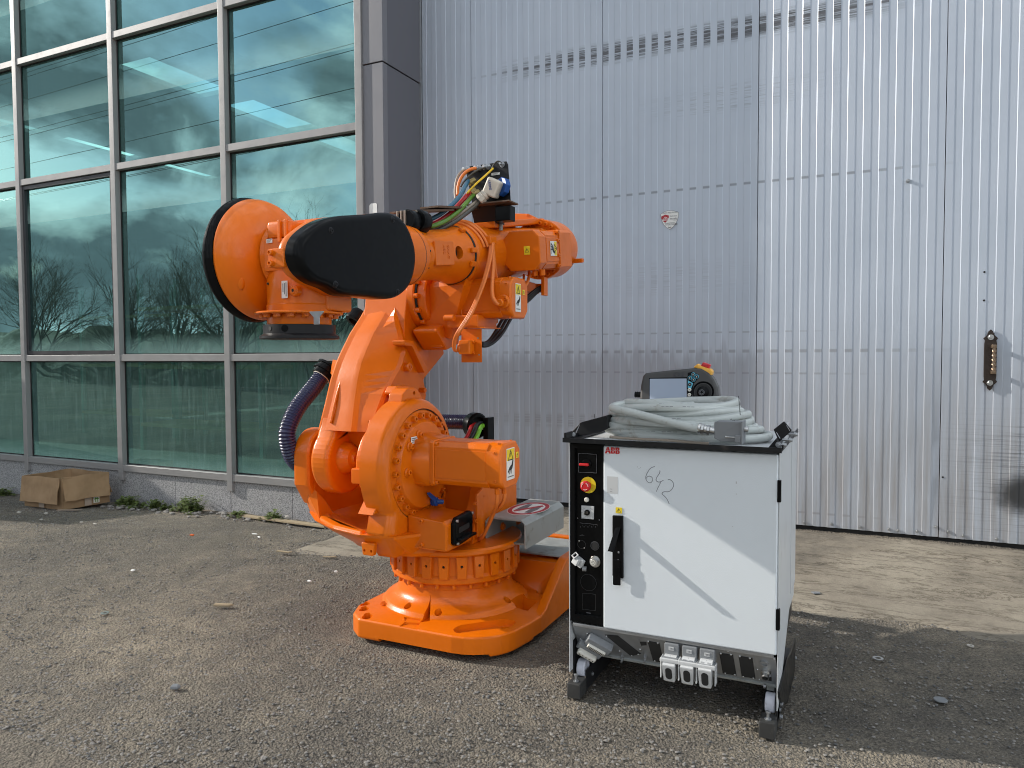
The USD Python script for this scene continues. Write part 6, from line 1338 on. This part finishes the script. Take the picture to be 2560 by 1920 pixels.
# three grey hoods
for k, (x0, x1) in enumerate((((75, 530), (240, 562)), ((308, 560), (478, 595)), ((540, 592), (715, 625)))):
    a, b_ = KR(*x0, y=2.500), KR(*x1, y=2.500); xa, xb = a[0], b_[0]; z0 = (a[2] + b_[2]) / 2; xm = (xa + xb) / 2; hw = (xb - xa) / 2
    hou = cb('plug_base', [box(xm - hw * 1.12, xm + hw * 1.12, 2.545, 2.585, .215, .262, .003), box(xm - hw * 1.25, xm + hw * 1.35, 2.515, 2.56, .207, .222, .005)], 'connector_grey')
    obj('locking_lever', [box(xm - hw * 1.42, xm - hw * 1.22, 2.512, 2.55, .150, .222, .003), box(xm + hw * 1.32, xm + hw * 1.5, 2.520, 2.55, .150, .222, .003), box(xm - hw * 1.42, xm + hw * 1.5, 2.506, 2.515, .209, .223, .003)], 'light_grey', hou)
    obj('label_plate', box(xm - .009, xm + .009, 2.5435, 2.5455, .240, .252), 'light_grey', hou); obj('print', text(f'XS{k + 1}', .0055, (xm - .006, 2.5432, .2435), EX, EZ, .0005), 'print_grey', hou, smooth=False)
    def sec_(y, z, w, d): return [(xm - w, y, z), (xm + w, y, z), (xm + w, y + d, z), (xm - w, y + d, z)]
    zt = z0 + .002; zbm = KR((215, 450, 675)[k], (765, 803, 848)[k], y=2.517)[2]; dz_ = zt - zbm; hd_ = hull(np.array(sec_(2.500, zt, hw * .95, .05) + sec_(2.534, zt + .022, hw * .94, .02) + sec_(2.517, zt - dz_ + .006, hw * .86, .035) + sec_(2.500, zt - .004, hw, .055) + sec_(2.524, zt - dz_, hw * .70, .025)))
    md = cb('plug_hood', hd_, 'light_grey', smooth=14)
    fa0, fa1 = np.array([xm, 2.500, zt - .004]), np.array([xm, 2.517, zt - dz_ + .006]); dn_ = (fa1 - fa0) / np.linalg.norm(fa1 - fa0); nn = np.cross(EX, dn_); nn = nn if nn[1] < 0 else -nn
    ovl = rpoly([(-hw * .52, .006), (hw * .52, .006), (hw * .52, dz_ - .014), (-hw * .52, dz_ - .014)], hw * .5)
    obj('opening', place(prism(ovl, -.001, .0008, 'z'), np.stack([EX, dn_, nn], 1), fa0), 'rubber', md)
    obj('seam', box(xm - .0006, xm + .0006, 2.4995, 2.5225, zt - .0035, zt + .0005) if False else hull(np.array([(xm - .0006, 2.4998, zt - .004), (xm + .0006, 2.4998, zt - .004), (xm - .0006, 2.534, zt + .0224), (xm + .0006, 2.534, zt + .0224), (xm - .0006, 2.534, zt + .0214), (xm + .0006, 2.534, zt + .0214), (xm - .0006, 2.5005, zt - .005), (xm + .0006, 2.5005, zt - .005)])), 'connector_grey', md)
    for j in range(3):
        for s_ in (-.5, .5): obj('vent', box(xm + s_ * hw - .006, xm + s_ * hw + .006, 2.519 + .0030 * j, 2.5202 + .0030 * j, zt + .006 + .0020 * j, zt + .0135 + .0020 * j), 'connector_grey', md)
# ---- feet
for fx, nm in ((-.985, 0), (P(1896, 1846, z=0)[0], 1)):
    w = .052
    f = cb('foot', box(fx, fx + w, 2.524, 2.60, .004, .060, .005), 'foot_metal')
    obj('rail', [box(fx + w - .005, fx + w, 2.60, 3.16, .012, .085), box(fx, fx + .005, 2.60, 3.16, .012, .085), box(fx + .005, fx + w - .005, 2.66, 3.16, .075, .080)], 'black_metal', f, smooth=False)
    obj('foot_stud', join(cyl('z', (fx + .027, 2.55, 0), .0045, .055, .085, 12), cyl('z', (fx + .027, 2.55, 0), .0085, .0805, .088, 6, .001), cyl('z', (fx + .027, 2.55, 0), .011, .0595, .0625, 16)), 'zinc', f)
    wz = cb('castor_wheel', lathe([(0, -.013), (.020, -.013), (.022, -.016), (.030, -.016), (.033, -.013), (.033, .013), (.030, .016), (.022, .016), (.020, .013), (0, .013)], 'x', (fx + .027, 2.625, .085), 36), 'nylon')
    cb('wheel_cheek', box(fx + (.0 if nm == 0 else w - .004), fx + (.004 if nm == 0 else w), 2.585, 2.82, .03, .20), 'black_metal')
    cb('bolt', hexbolt((fx + w, 2.66, .05), EX, .006, .006), 'zinc'); cb('bolt', hexbolt((fx + .005, 2.63, .135), EX, .006, .006), 'zinc')
    cb('axle_plate', box(fx + .01, fx + .035, 2.66, 2.664, .11, .17), 'galvanised')
for q in ((1620, 1035), (1800, 440), (1690, 1050), (1615, 1200)): a = KR(*q, x=CX1 + .004); cb('bolt', hexbolt((CX1 + .003, a[1], a[2]), EX, .007, .008), 'zinc')
cov_ = [KR(*q, x=-.243) for q in ((1592, 880), (1640, 690), (1700, 440), (1745, 372), (1803, 180), (1792, 640), (1705, 1010), (1640, 1040), (1600, 960))]
cb('guard_cover', prism([(q[1], q[2]) for q in cov_], CX1 + .003, CX1 + .010, 'x', .002, 1), 'black_plastic')
cb('rear_skirt', box(-.94, -.30, 3.10, 3.12, .05, .29), 'black_metal'); cb('underside', box(-.975, -.258, LB[1] + .004, 3.18, .22, .289), 'black_metal')

# ================================================================ coil of grey cable on the cabinet
TZ = .9632
cr0 = .0146
cc_ = P(1712, 1060, y=2.82)
coil = thing('cable_coil', 'thick grey coiled cable with printed lettering lying on top of the cabinet', 'cable coil', (cc_[0], 2.82, TZ))
KL = crop(1375, 875, .5118)
YF, YC = 2.635, 2.81
lps = [(300, 1060, 432), (285, 1100, 430), (225, 1022, 388), (300, 1015, 378), (285, 990, 345), (290, 985, 325), (335, 935, 300), (345, 925, 282), (420, 925, 266)]
par = []
for xl, xr, yf in lps:
    a, b_ = KL(xl + 19, yf, y=YC), KL(xr - 19, yf, y=YC); z = KL(650, yf, y=YF)[2]; par.append((a[0], b_[0], max(z, TZ + cr0)))
par = np.array(par); nl = len(par); th = np.linspace(0, 2 * pi * (nl - 1.02), 80 * nl); u_ = th / (2 * pi)
xl_, xr_, zz_ = (np.interp(u_, np.arange(nl), par[:, k]) for k in range(3))
g = np.random.default_rng(5); ry_ = .165 + .018 * np.sin(u_ * 2.3) ; ph = th + pi / 2 + .3
wob = .006 * np.sin(ph * 2 + u_ * 1.7)
cxs = (xl_ + xr_) / 2; rxs = (xr_ - xl_) / 2
pth = np.stack([cxs + rxs * np.cos(ph), YC + .01 * np.sin(u_ * 5) + ry_ * np.sin(ph), np.maximum(zz_ + wob * (u_ > 1.5), TZ + cr0)], 1)
obj('cable', tube(pth, cr0, 14), 'cable_grey', coil, smooth=True)
for turn, k0 in ((1.35, 0), (2.42, 5), (4.40, 2), (6.36, 0), (6.50, 3), (7.40, 1)):     # printed lettering along the sheath
    i0 = int(np.argmin(np.abs(th - (2 * pi * turn + 0)))); i0 += int(((3 * pi / 2 - ph[i0]) % (2 * pi)) / (th[1] - th[0])) % 80; w_ = []
    for j in range(9):
        i1 = i0 - 6 + j
        if j % 4 == k0 % 4 or i1 + 1 >= len(pth): continue
        q0, q1 = pth[i1], pth[i1] + (pth[i1 + 1] - pth[i1]) * .75; n_ = np.array([.15, -.92, .38]); n_ /= np.linalg.norm(n_)
        w_.append(tube(np.array([q0, q1]) + n_ * (cr0 - .0006), .0011, 5))
    if w_: obj('print', join(*w_), 'print_grey', coil)
nose = [KL(700, 270, y=2.90), KL(480, 262, y=2.80), KL(340, 268, y=2.72), KL(305, 280, y=2.68), KL(350, 295, y=2.635), KL(450, 318, y=2.612), KL(580, 352, y=2.60), KL(680, 376, y=2.588), KC(1225, 702, y=2.58)]
obj('cable', tube(spl(nose, 80), cr0, 14), 'cable_grey', coil, smooth=True)
# printed runs on the cable
for (x, y, w, yy) in ((860, 462, 90, 2.70), (810, 512, 100, 2.68), (1240, 560, 110, 2.66), (600, 695, 90, 2.66), (1000, 715, 110, 2.66)):
    pass
# gland and grey plug box at the free end
e0, e1 = KC(1225, 702, y=2.58), KC(1345, 722, y=2.58); dv = (e1 - e0) / np.linalg.norm(e1 - e0); Bz = basis(dv)
gl_ = obj('gland', [place(cyl('z', (0, 0, 0), .0205, -.004, .006, 24, .002), Bz, e0), place(cyl('z', (0, 0, 0), .0195, .006, .016, 8, .001), Bz, e0), place(cyl('z', (0, 0, 0), .0165, .016, .026, 20, .001), Bz, e0), place(cyl('z', (0, 0, 0), .0185, .026, .036, 8, .001), Bz, e0), place(cyl('z', (0, 0, 0), .013, .036, .052, 18), Bz, e0)], 'steel', coil)
q0_, q1_ = KC(1345, 640, y=2.545), KC(1565, 812, y=2.545)
pb = obj('plug_box', prism(rpoly([(q0_[0], q1_[2] + .008), (q0_[0], q0_[2] - .004), (q0_[0] + .01, q0_[2]), (q1_[0], q0_[2]), (q1_[0], q1_[2] - .002), (q0_[0] + .02, q1_[2] - .002)], .002), 2.545, 2.605, 'y', .003, 2), 'connector_grey', coil)
obj('flange', box(q1_[0], q1_[0] + .007, 2.538, 2.612, q1_[2] - .008, q0_[2] + .002, .002), 'connector_grey', coil)
a = KC(1445, 772, y=2.54); obj('screw', join(cyl('x', (0, 2.542, a[2]), .0022, a[0], a[0] + .03, 8), cyl('x', (0, 2.542, a[2]), .004, a[0] - .003, a[0], 10)), 'steel', coil); obj('lug', box(q1_[0] - .018, q1_[0], 2.534, 2.546, a[2] - .016, a[2] + .008, .002), 'connector_grey', coil)
a = KC(1575, 710, y=2.57); obj('thumb_nut', cyl('x', (0, 2.575, a[2]), .010, q1_[0] + .007, q1_[0] + .020, 12, .001), 'steel', coil)
scrawl('handwriting', [[(1478, 632), (1490, 624), (1494, 634), (1508, 632), (1518, 640)]], KC, 2.544, .0006, coil)
for p0, p1 in (((1548, 430), (1562, 590)), ((350, 580), (357, 618))): obj('cable_tie', tube(np.array([KC(*p0, y=2.70), KC(*p1, y=2.70)]), .0012, 5), 'cable_black', coil)
a = KC(620, 800, y=2.60); obj('thin_cable', tube(spl([KC(*q, y=2.62) for q in ((480, 770), (650, 785), (800, 792), (1000, 802), (1150, 815), (1300, 825))], 40), .005, 8), 'cable_taupe', coil, smooth=True)

# ================================================================ teach pendant leaning behind the coil
PY_ = 3.03
pd = thing('teach_pendant', 'dark grey handheld robot pendant with grey screen, joystick and red stop button', 'pendant', P(1700, 960, y=PY_))
tilt = .20
pc0 = P(1700, 1005, y=PY_)
def tl(g):   # lean back about the lower edge
    v = np.array(g.vertices); v[:, 1] += (v[:, 2] - pc0[2]) * tilt; g.vertices = v; return g
def pk(x, y, dy=0):
    d_ = KT(x, y, y=1.0) - CP; n_ = np.array([0, 1, -tilt]); o_ = np.array([0, PY_ + dy, pc0[2]]); t = ((o_ - CP) @ n_) / (d_ @ n_); q = CP + d_ * t; return (q[0], q[2])
outl = [(190, 620), (195, 520), (205, 400), (228, 290), (262, 252), (500, 225), (770, 200), (860, 188), (940, 198), (1020, 245), (1080, 325), (1125, 420), (1142, 520), (1140, 620)]
pb_ = obj('case', tl(prism(rpoly([pk(*q) for q in outl], .012), PY_ - .008, PY_ + .05, 'y', .010, 3)), 'pendant_grey', pd)
obj('screen_frame', tl(prism([pk(*q) for q in ((308, 312), (768, 300), (768, 640), (308, 640))], PY_ - .0092, PY_ - .006, 'y', .0008, 1)), 'black_plastic', pd)
obj('screen', tl(prism([pk(*q) for q in ((318, 322), (758, 318), (762, 640), (316, 640))], PY_ - .0100, PY_ - .007, 'y')), 'screen', pd)
obj('key_field', tl(prism(rpoly([pk(*q) for q in ((772, 250), (830, 235), (905, 275), (905, 310), (850, 370), (835, 420), (820, 560), (770, 560))], .002), PY_ - .0092, PY_ - .007, 'y')), 'black_plastic', pd)
obj('key_tint', tl(prism([pk(*q) for q in ((774, 340), (838, 375), (812, 440), (774, 430))], PY_ - .0098, PY_ - .0085, 'y')), 'cyan', pd)
for x, y, mt in ((838, 270, 'cyan'), (798, 310, 'cyan'), (880, 296, 'cyan'), (840, 332, 'cyan')):
    c = pk(x, y); kk = obj('key', tl(cyl('y', (c[0], 0, c[1]), .0085, PY_ - .0112, PY_ - .008, 20, .001)), mt, pd); obj('cap', tl(cyl('y', (c[0], 0, c[1]), .0068, PY_ - .0122, PY_ - .0111, 18)), 'ink', kk); obj('mark', tl(box(c[0] - .0012, c[0] + .0012, PY_ - .0128, PY_ - .0121, c[1] - .003, c[1] + .003)), 'ivory', kk)
for x, y, mt in ((797, 390, 'ink'), (794, 452, 'ivory'), (792, 512, 'ivory')):
    c = pk(x, y); kk = obj('key', tl(cyl('y', (c[0], 0, c[1]), .0072, PY_ - .0118, PY_ - .008, 20, .001)), mt, pd); obj('mark', tl(box(c[0] - .002, c[0] + .002, PY_ - .0124, PY_ - .0117, c[1] - .001, c[1] + .001)), 'cable_dark' if mt == 'ivory' else 'ivory', kk)
c = pk(955, 480); 
js = obj('joystick', [tl(lathe([(0, PY_ - .001), (.030, PY_ - .001), (.036, PY_ - .008), (.043, PY_ - .010), (.044, PY_ - .0075), (0, PY_ - .0075)], 'y', (c[0], 0, c[1]), 40))], 'black_plastic', pd)
obj('well', tl(cyl('y', (c[0], 0, c[1]), .034, PY_ - .0100, PY_ - .006, 36)), 'rubber', js)
obj('boot', tl(lathe([(0, PY_ - .036), (.012, PY_ - .036), (.015, PY_ - .033), (.014, PY_ - .028), (.019, PY_ - .022), (.018, PY_ - .018), (.024, PY_ - .012), (.024, PY_ - .006), (0, PY_ - .006)], 'y', (c[0], 0, c[1]), 32)), 'black_plastic', js)
for r_ in (.006, .010): obj('cap_ring', tl(lathe([(r_, PY_ - .0368), (r_ + .0012, PY_ - .0368), (r_ + .0012, PY_ - .0355), (r_, PY_ - .0355)][::-1], 'y', (c[0], 0, c[1]), 24)), 'connector_grey', js)
co = obj('stop_collar', tl(prism(rpoly([pk(*q) for q in ((830, 185), (885, 140), (905, 160), (1040, 205), (1060, 235), (1050, 285), (1000, 250), (930, 210), (870, 195))], .003), PY_ - .004, PY_ + .045, 'y', .005, 2)), 'amber', pd)
bq = [pk(915, 175), pk(945, 122), pk(1035, 155), pk(1015, 205)]
obj('stop_button', tl(prism(rpoly([bq[0], bq[1], bq[2], bq[3]], .003), PY_ + .0, PY_ + .036, 'y', .006, 3)), 'red', pd)
scrawl('handwriting', [[(640, 245), (605, 262), (596, 285), (615, 297), (630, 285), (615, 275), (600, 285)], [(655, 250), (648, 275), (680, 268)], [(672, 255), (660, 298)], [(690, 262), (712, 252), (715, 268), (690, 290), (722, 288)], [(495, 272), (494, 302)]], lambda u, v, **k: np.array([pk(u, v, -.0085)[0], PY_ - .0085 + (pk(u, v, -.0085)[1] - pc0[2]) * tilt, pk(u, v, -.0085)[1]]), 0, .0008, pd)
c = pk(150, 515); obj('cable_boot', tl(join(cyl('x', (0, PY_ + .02, c[1]), .011, c[0] - .012, c[0] + .02, 16, .003), *[cyl('x', (0, PY_ + .02, c[1]), .013, c[0] - .012 + .008 * k, c[0] - .008 + .008 * k, 14, .001) for k in range(4)])), 'black_plastic', pd)
# pendant stand: it rests on the cabinet top
obj('rest', box(pc0[0] - .12, pc0[0] + .10, PY_ - .03, PY_ + .03, TZ, P(1700, 1000, y=PY_)[2] - .02, .005), 'pendant_grey', pd)

# ================================================================ cardboard box by the wall
def gp(q): return np.array([q[0], q[1], float(gz(q[0], q[1]))])
bq_ = [P(*q, z=-.06) for q in ((62, 1265), (157, 1276), (274, 1256))]
A, B_c, C_c = bq_[0], bq_[1], bq_[2]; D_c = A + C_c - B_c; zb = float(gz(B_c[0], B_c[1])) + .0
bh = P(147, 1196, y=B_c[1])[2] - zb
BX = thing('cardboard_box', 'open worn brown cardboard box with folded-down flaps by the granite plinth', 'box', (B_c[0], B_c[1], zb))
def wallp(p, q, z0, z1, t, out=0.0, wav=0.0, seed=0, n=10, lean=0.0):
    d_ = (q - p)[:2]; L_ = np.linalg.norm(d_); d_ /= L_; nrm = np.array([d_[1], -d_[0]]); V = []; 
    us = np.linspace(0, 1, n); zs_ = np.linspace(0, 1, 7)
    X = p[0] + d_[0] * L_ * us[None] + 0 * zs_[:, None]; Y = p[1] + d_[1] * L_ * us[None] + 0 * zs_[:, None]; Z = z0 + (z1 - z0) * zs_[:, None] + 0 * us[None]
    nn_ = meshkit.fbm(np.stack([us[None] * 3 + 0 * zs_[:, None] + seed, zs_[:, None] * 2 + 0 * us[None], 0 * X], -1), 3, seed) - .5
    o_ = out + nn_ * wav + lean * zs_[:, None]
    Z = Z + (meshkit.noise(np.stack([us * 4 + seed, us * 0, us * 0], -1), seed) - .5)[None] * wav * .5
    outer = np.stack([X + nrm[0] * o_, Y + nrm[1] * o_, Z], -1).reshape(-1, 3); inner = np.stack([X + nrm[0] * (o_ - t), Y + nrm[1] * (o_ - t), Z], -1).reshape(-1, 3)
    k = n; m_ = 7; i = (np.arange(m_ - 1)[:, None] * k + np.arange(k - 1)[None]).ravel(); q1 = np.vstack([np.stack([i, i + 1, i + k + 1], 1), np.stack([i, i + k + 1, i + k], 1)]); N_ = len(outer)
    F = [q1, q1[:, ::-1] + N_]; edge = list(range(k)) + [r * k + k - 1 for r in range(1, m_)] + [(m_ - 1) * k + c for c in range(k - 2, -1, -1)] + [r * k for r in range(m_ - 2, 0, -1)]
    e1 = np.array(edge); e2 = np.roll(e1, -1); F += [np.stack([e1, e1 + N_, e2], 1), np.stack([e2, e1 + N_, e2 + N_], 1)]
    return tm(np.vstack([outer, inner]), np.vstack(F))
for k, (p, q) in enumerate(((A, B_c), (B_c, C_c), (C_c, D_c), (D_c, A))):
    obj('wall', wallp(p, q, zb, zb + bh, .006, 0, .012, k + 1), 'cardboard', BX, smooth=25)
obj('bottom', prism([tuple(x[:2]) for x in (A, B_c, C_c, D_c)], zb + .004, zb + .012), 'cardboard', BX)
for k, (p, q, zl_) in enumerate(((A, B_c, .20), (B_c, C_c, .26), (C_c, D_c, .3), (D_c, A, .3))):
    e = (q - p) * .015; obj('flap', wallp(p + e - (q - p) * .04 * (k == 0), q - e * (2 if k == 0 else 1), zb + bh * zl_, zb + bh * 1.01, .006, .045 if k == 0 else .03, .030, k + 11, 12, -.035), 'cardboard', BX, smooth=25)
def onwall(p, q, u, z, w, h, mt, name, par=BX, off=.010):
    d_ = (q - p); d_[2] = 0; L_ = np.linalg.norm(d_); d_ /= L_; n_ = np.array([d_[1], -d_[0], 0]); o_ = p + d_ * L_ * u + n_ * off; o_[2] = z
    return obj(name, flat(rect(w, h), o_, d_, EZ, .001), mt, par), o_, d_, n_
lb2, o_, d_, n_ = onwall(B_c, C_c, .70, zb + .045, .055, .055, 'ivory', 'label_plate')
obj('arrow', [flat([(-.004, -.022), (.004, -.022), (.004, .004), (.014, .002), (0, .022), (-.014, .002), (-.004, .004)], o_ + n_ * .001 + d_ * dx_, d_, EZ, .0006) for dx_ in (-.008, .010)], 'hose_green', lb2)
onwall(B_c, C_c, .52, zb + .04, .06, .07, 'tape', 'tape_strip'); onwall(A, B_c, .48, zb + .035, .07, .06, 'tape', 'tape_strip')

# ================================================================ weeds at the foot of the wall
def weed(px, py, w, h, n, seed, lab):
    h *= .8
    q = P(px, py, y=FY - .01 if py < 1300 else FY); q = P(px, py, y=4.52); x, y = q[0], 4.55; z = float(gz(x, y)); g = np.random.default_rng(seed)
    t = thing('weed', lab, 'weed', (x, y, z)); lv, st = [], []
    for k in range(n):
        bx_, by_ = x + g.normal() * w * .45, y - abs(g.normal()) * .05; hh = h * (.35 + .65 * g.random()) * math.exp(-((bx_ - x) / w) ** 2); lean = g.normal(size=2) * .25
        top = np.array([bx_ + lean[0] * hh, by_ + lean[1] * hh, z + hh]); st.append(tube(np.array([(bx_, by_, z - .01), ((bx_ + top[0]) / 2 + .004, (by_ + top[1]) / 2, z + hh * .55), top]), .0012, 3))
        for j in range(9):
            u = .08 + .92 * j / 8; c = np.array([bx_, by_, z]) * (1 - u) + top * u; a = g.uniform(0, 2 * pi); l = .018 + .022 * g.random(); d_ = np.array([cos(a), sin(a), g.uniform(-.1, .7)]); d_ /= np.linalg.norm(d_); s_ = np.cross(d_, [0, 0, 1]); s_ /= np.linalg.norm(s_) + 1e-9
            V = np.array([c, c + d_ * l * .5 + s_ * l * .42, c + d_ * l + (0, 0, -.002), c + d_ * l * .5 - s_ * l * .42]); lv.append(tm(V, [[0, 1, 2], [0, 2, 3]]))
    obj('stem', join(*st), 'leaf', t, smooth=False); obj('leaves', join(*lv), 'leaf', t, smooth=False)
WD = [((330, 1262), .22, .12, 70, 'low green weed tuft just right of the cardboard box'), ((395, 1268), .16, .10, 45, 'low spreading weed between the box tuft and the tallest weed'), ((478, 1275), .15, .17, 90, 'tallest bushy green weed against the granite plinth'), ((600, 1290), .07, .06, 18, 'tiny pale weed at a plinth joint'), ((685, 1285), .08, .10, 30, 'small upright weed nearest the robot at the plinth'), ((10, 1222), .14, .09, 40, 'weed at the wall by the left edge of the photo')]
for k, (q, w, h, n, lab) in enumerate(WD): weed(*q, w, h, n, 40 + k, lab)

# ================================================================ small things lying about
def ground_at(px, py):
    q = P(px, py, z=0)
    for _ in range(4): q = P(px, py, z=float(gz(q[0], q[1])))
    return q
def lay(name, label, cat, px, py, make, group=None):
    q = ground_at(px, py); path = thing(name, label, cat, q, group); make(path, q); return path
def washer(r0, r1, mt): return lambda t, q: obj('ring', lathe([(r0, .0), (r1, .0), (r1, .004), (r0, .004), (r0, 0)], 'z', (q[0], q[1], q[2] + .005), 32), mt, t)
lay('washer', 'flat steel washer lying on open asphalt left of the robot', 'washer', 262, 1536, washer(.010, .020, 'steel'))
lay('washer', 'flat steel washer lying right of the cabinet beyond its shadow', 'washer', 2195, 1650, washer(.011, .021, 'steel'))
lay('washer', 'small pale washer at the edge of the concrete right of the cabinet', 'washer', 2426, 1618, washer(.007, .014, 'pale_stone'))
lay('disc_lid', 'flat grey disc lying in the cabinet shadow', 'lid', 2351, 1754, lambda t, q: obj('disc', prism(rpoly(circ(q[0], q[1], .023, 24) * np.array([1, 1])), q[2] + .004, q[2] + .010, 'z', .002, 1), 'connector_grey', t))
def shard(l, w, h, mt, a, bend=.0):
    def f(t, q):
        pts = rpoly([(-l / 2, -w / 2), (l * .3, -w * .6), (l / 2, 0), (l * .2, w * .5), (-l / 2, w * .4)]); g = prism(pts, 0, h, 'z', h * .3, 1); g.vertices[:, 2] += bend * np.abs(g.vertices[:, 0])
        obj('piece', place(g, np.array([[cos(a), -sin(a), 0], [sin(a), cos(a), 0], [0, 0, 1.0]]), q + (0, 0, .003)), mt, t)
    return f
LIT = [('orange_scrap', 'small bright orange scrap on the asphalt before the plinth', 'scrap', 481, 1341, .03, .02, .012, 'scrap_orange', .3, .2),
       ('white_scrap', 'white stub near the orange scrap, left of its neighbour', 'scrap', 637, 1337, .045, .012, .008, 'white', .1, 0), ('white_scrap', 'white stub near the orange scrap, right of its neighbour', 'scrap', 648, 1345, .035, .014, .008, 'white', -.5, 0),
       ('wood_sliver', 'curled pale wood sliver at the tip of the concrete', 'wood sliver', 712, 1384, .11, .025, .006, 'dry_stick', .2, .18), ('wood_sliver', 'thin straight wood sliver in front of the concrete', 'wood sliver', 825, 1394, .09, .012, .006, 'dry_stick', .35, .0),
       ('bark_piece', 'dry bark piece on the pale dusty patch', 'bark', 560, 1518, .10, .025, .012, 'dry_stick', .4, .1), ('white_pebble', 'white pebble on the asphalt left of the robot foot', 'pebble', 333, 1429, .022, .018, .010, 'white', 0, 0),
       ('white_pebble', 'white pebble close behind the robot foot', 'pebble', 840, 1432, .022, .014, .01, 'white', .3, 0), ('white_pebble', 'white pebble left of the robot foot, nearest to it', 'pebble', 774, 1456, .026, .014, .01, 'white', .1, 0),
       ('pale_pebble', 'pale pebble just left of the cardboard box front', 'pebble', 48, 1284, .03, .022, .015, 'pale_stone', .0, 0), ('pale_pebble', 'pale pebble right of the paler ones before the box', 'pebble', 116, 1286, .026, .02, .014, 'pale_stone', .2, 0), ('pale_pebble', 'flat pale pebble in the shade by the box', 'pebble', 104, 1301, .022, .018, .01, 'pale_stone', .1, 0),
       ('pale_pebble', 'pale pebble on the shade edge, left', 'pebble', 204, 1308, .024, .016, .01, 'pale_stone', .1, 0), ('pale_pebble', 'pale pebble on the shade edge, right', 'pebble', 238, 1312, .03, .016, .01, 'pale_stone', .1, 0),
       ('dark_stone', 'dark stone on the dusty patch at the lower left', 'stone', 440, 1724, .035, .022, .018, 'connector_grey', .5, 0), ('grey_stone', 'grey stone chunk at the plinth beside the small weed', 'stone', 715, 1300, .07, .05, .035, 'pale_stone', .2, 0),
       ('dark_flake', 'dark flat flake lying on the sunny concrete', 'flake', 2040, 1485, .045, .03, .006, 'connector_grey', .6, .1), ('card_strip', 'grey cardboard strip lying in front of the box', 'strip', 175, 1276, .22, .03, .004, 'tape', .45, .0)]
for nm, lab, cat, px, py, l, w, h, mt, a, bnd in LIT: lay(nm, lab, cat, px, py, shard(l, w, h, mt, a, bnd))
# rubble along the plinth
g = np.random.default_rng(77); parts_ = []
for k in range(150):
    x = g.uniform(-6.2, -3.6); y = 4.56 - abs(g.normal()) * .10; s = trimesh.creation.icosphere(1); v = np.array(s.vertices); v = v * (1 + .6 * (meshkit.noise(v * 2 + k, k)[:, None] - .5)) * np.array([1, .8, .55]) * g.uniform(.008, .026)
    parts_.append(tm(v + (x, y, float(gz(x, y)) + .004), s.faces))
obj('rubble', join(*parts_), 'pebble', smooth=False, label='crumbled stones and dirt along the foot of the granite plinth', cat='rubble', kind='stuff')
st_ = [P(585, 1288, y=4.50), P(700, 1302, y=4.46), P(810, 1316, y=4.40)]
s = thing('wooden_batten', 'weathered thin batten lying along the plinth towards the robot', 'batten', st_[1]); 
for k in range(2): obj('strip', hull(*[box(q[0] - .01, q[0] + .01, q[1] - .012 + .03 * k, q[1] + .012 + .03 * k, float(gz(q[0], q[1])) + .002, float(gz(q[0], q[1])) + .014) for q in (st_[0], st_[2])]), 'dry_stick', s)
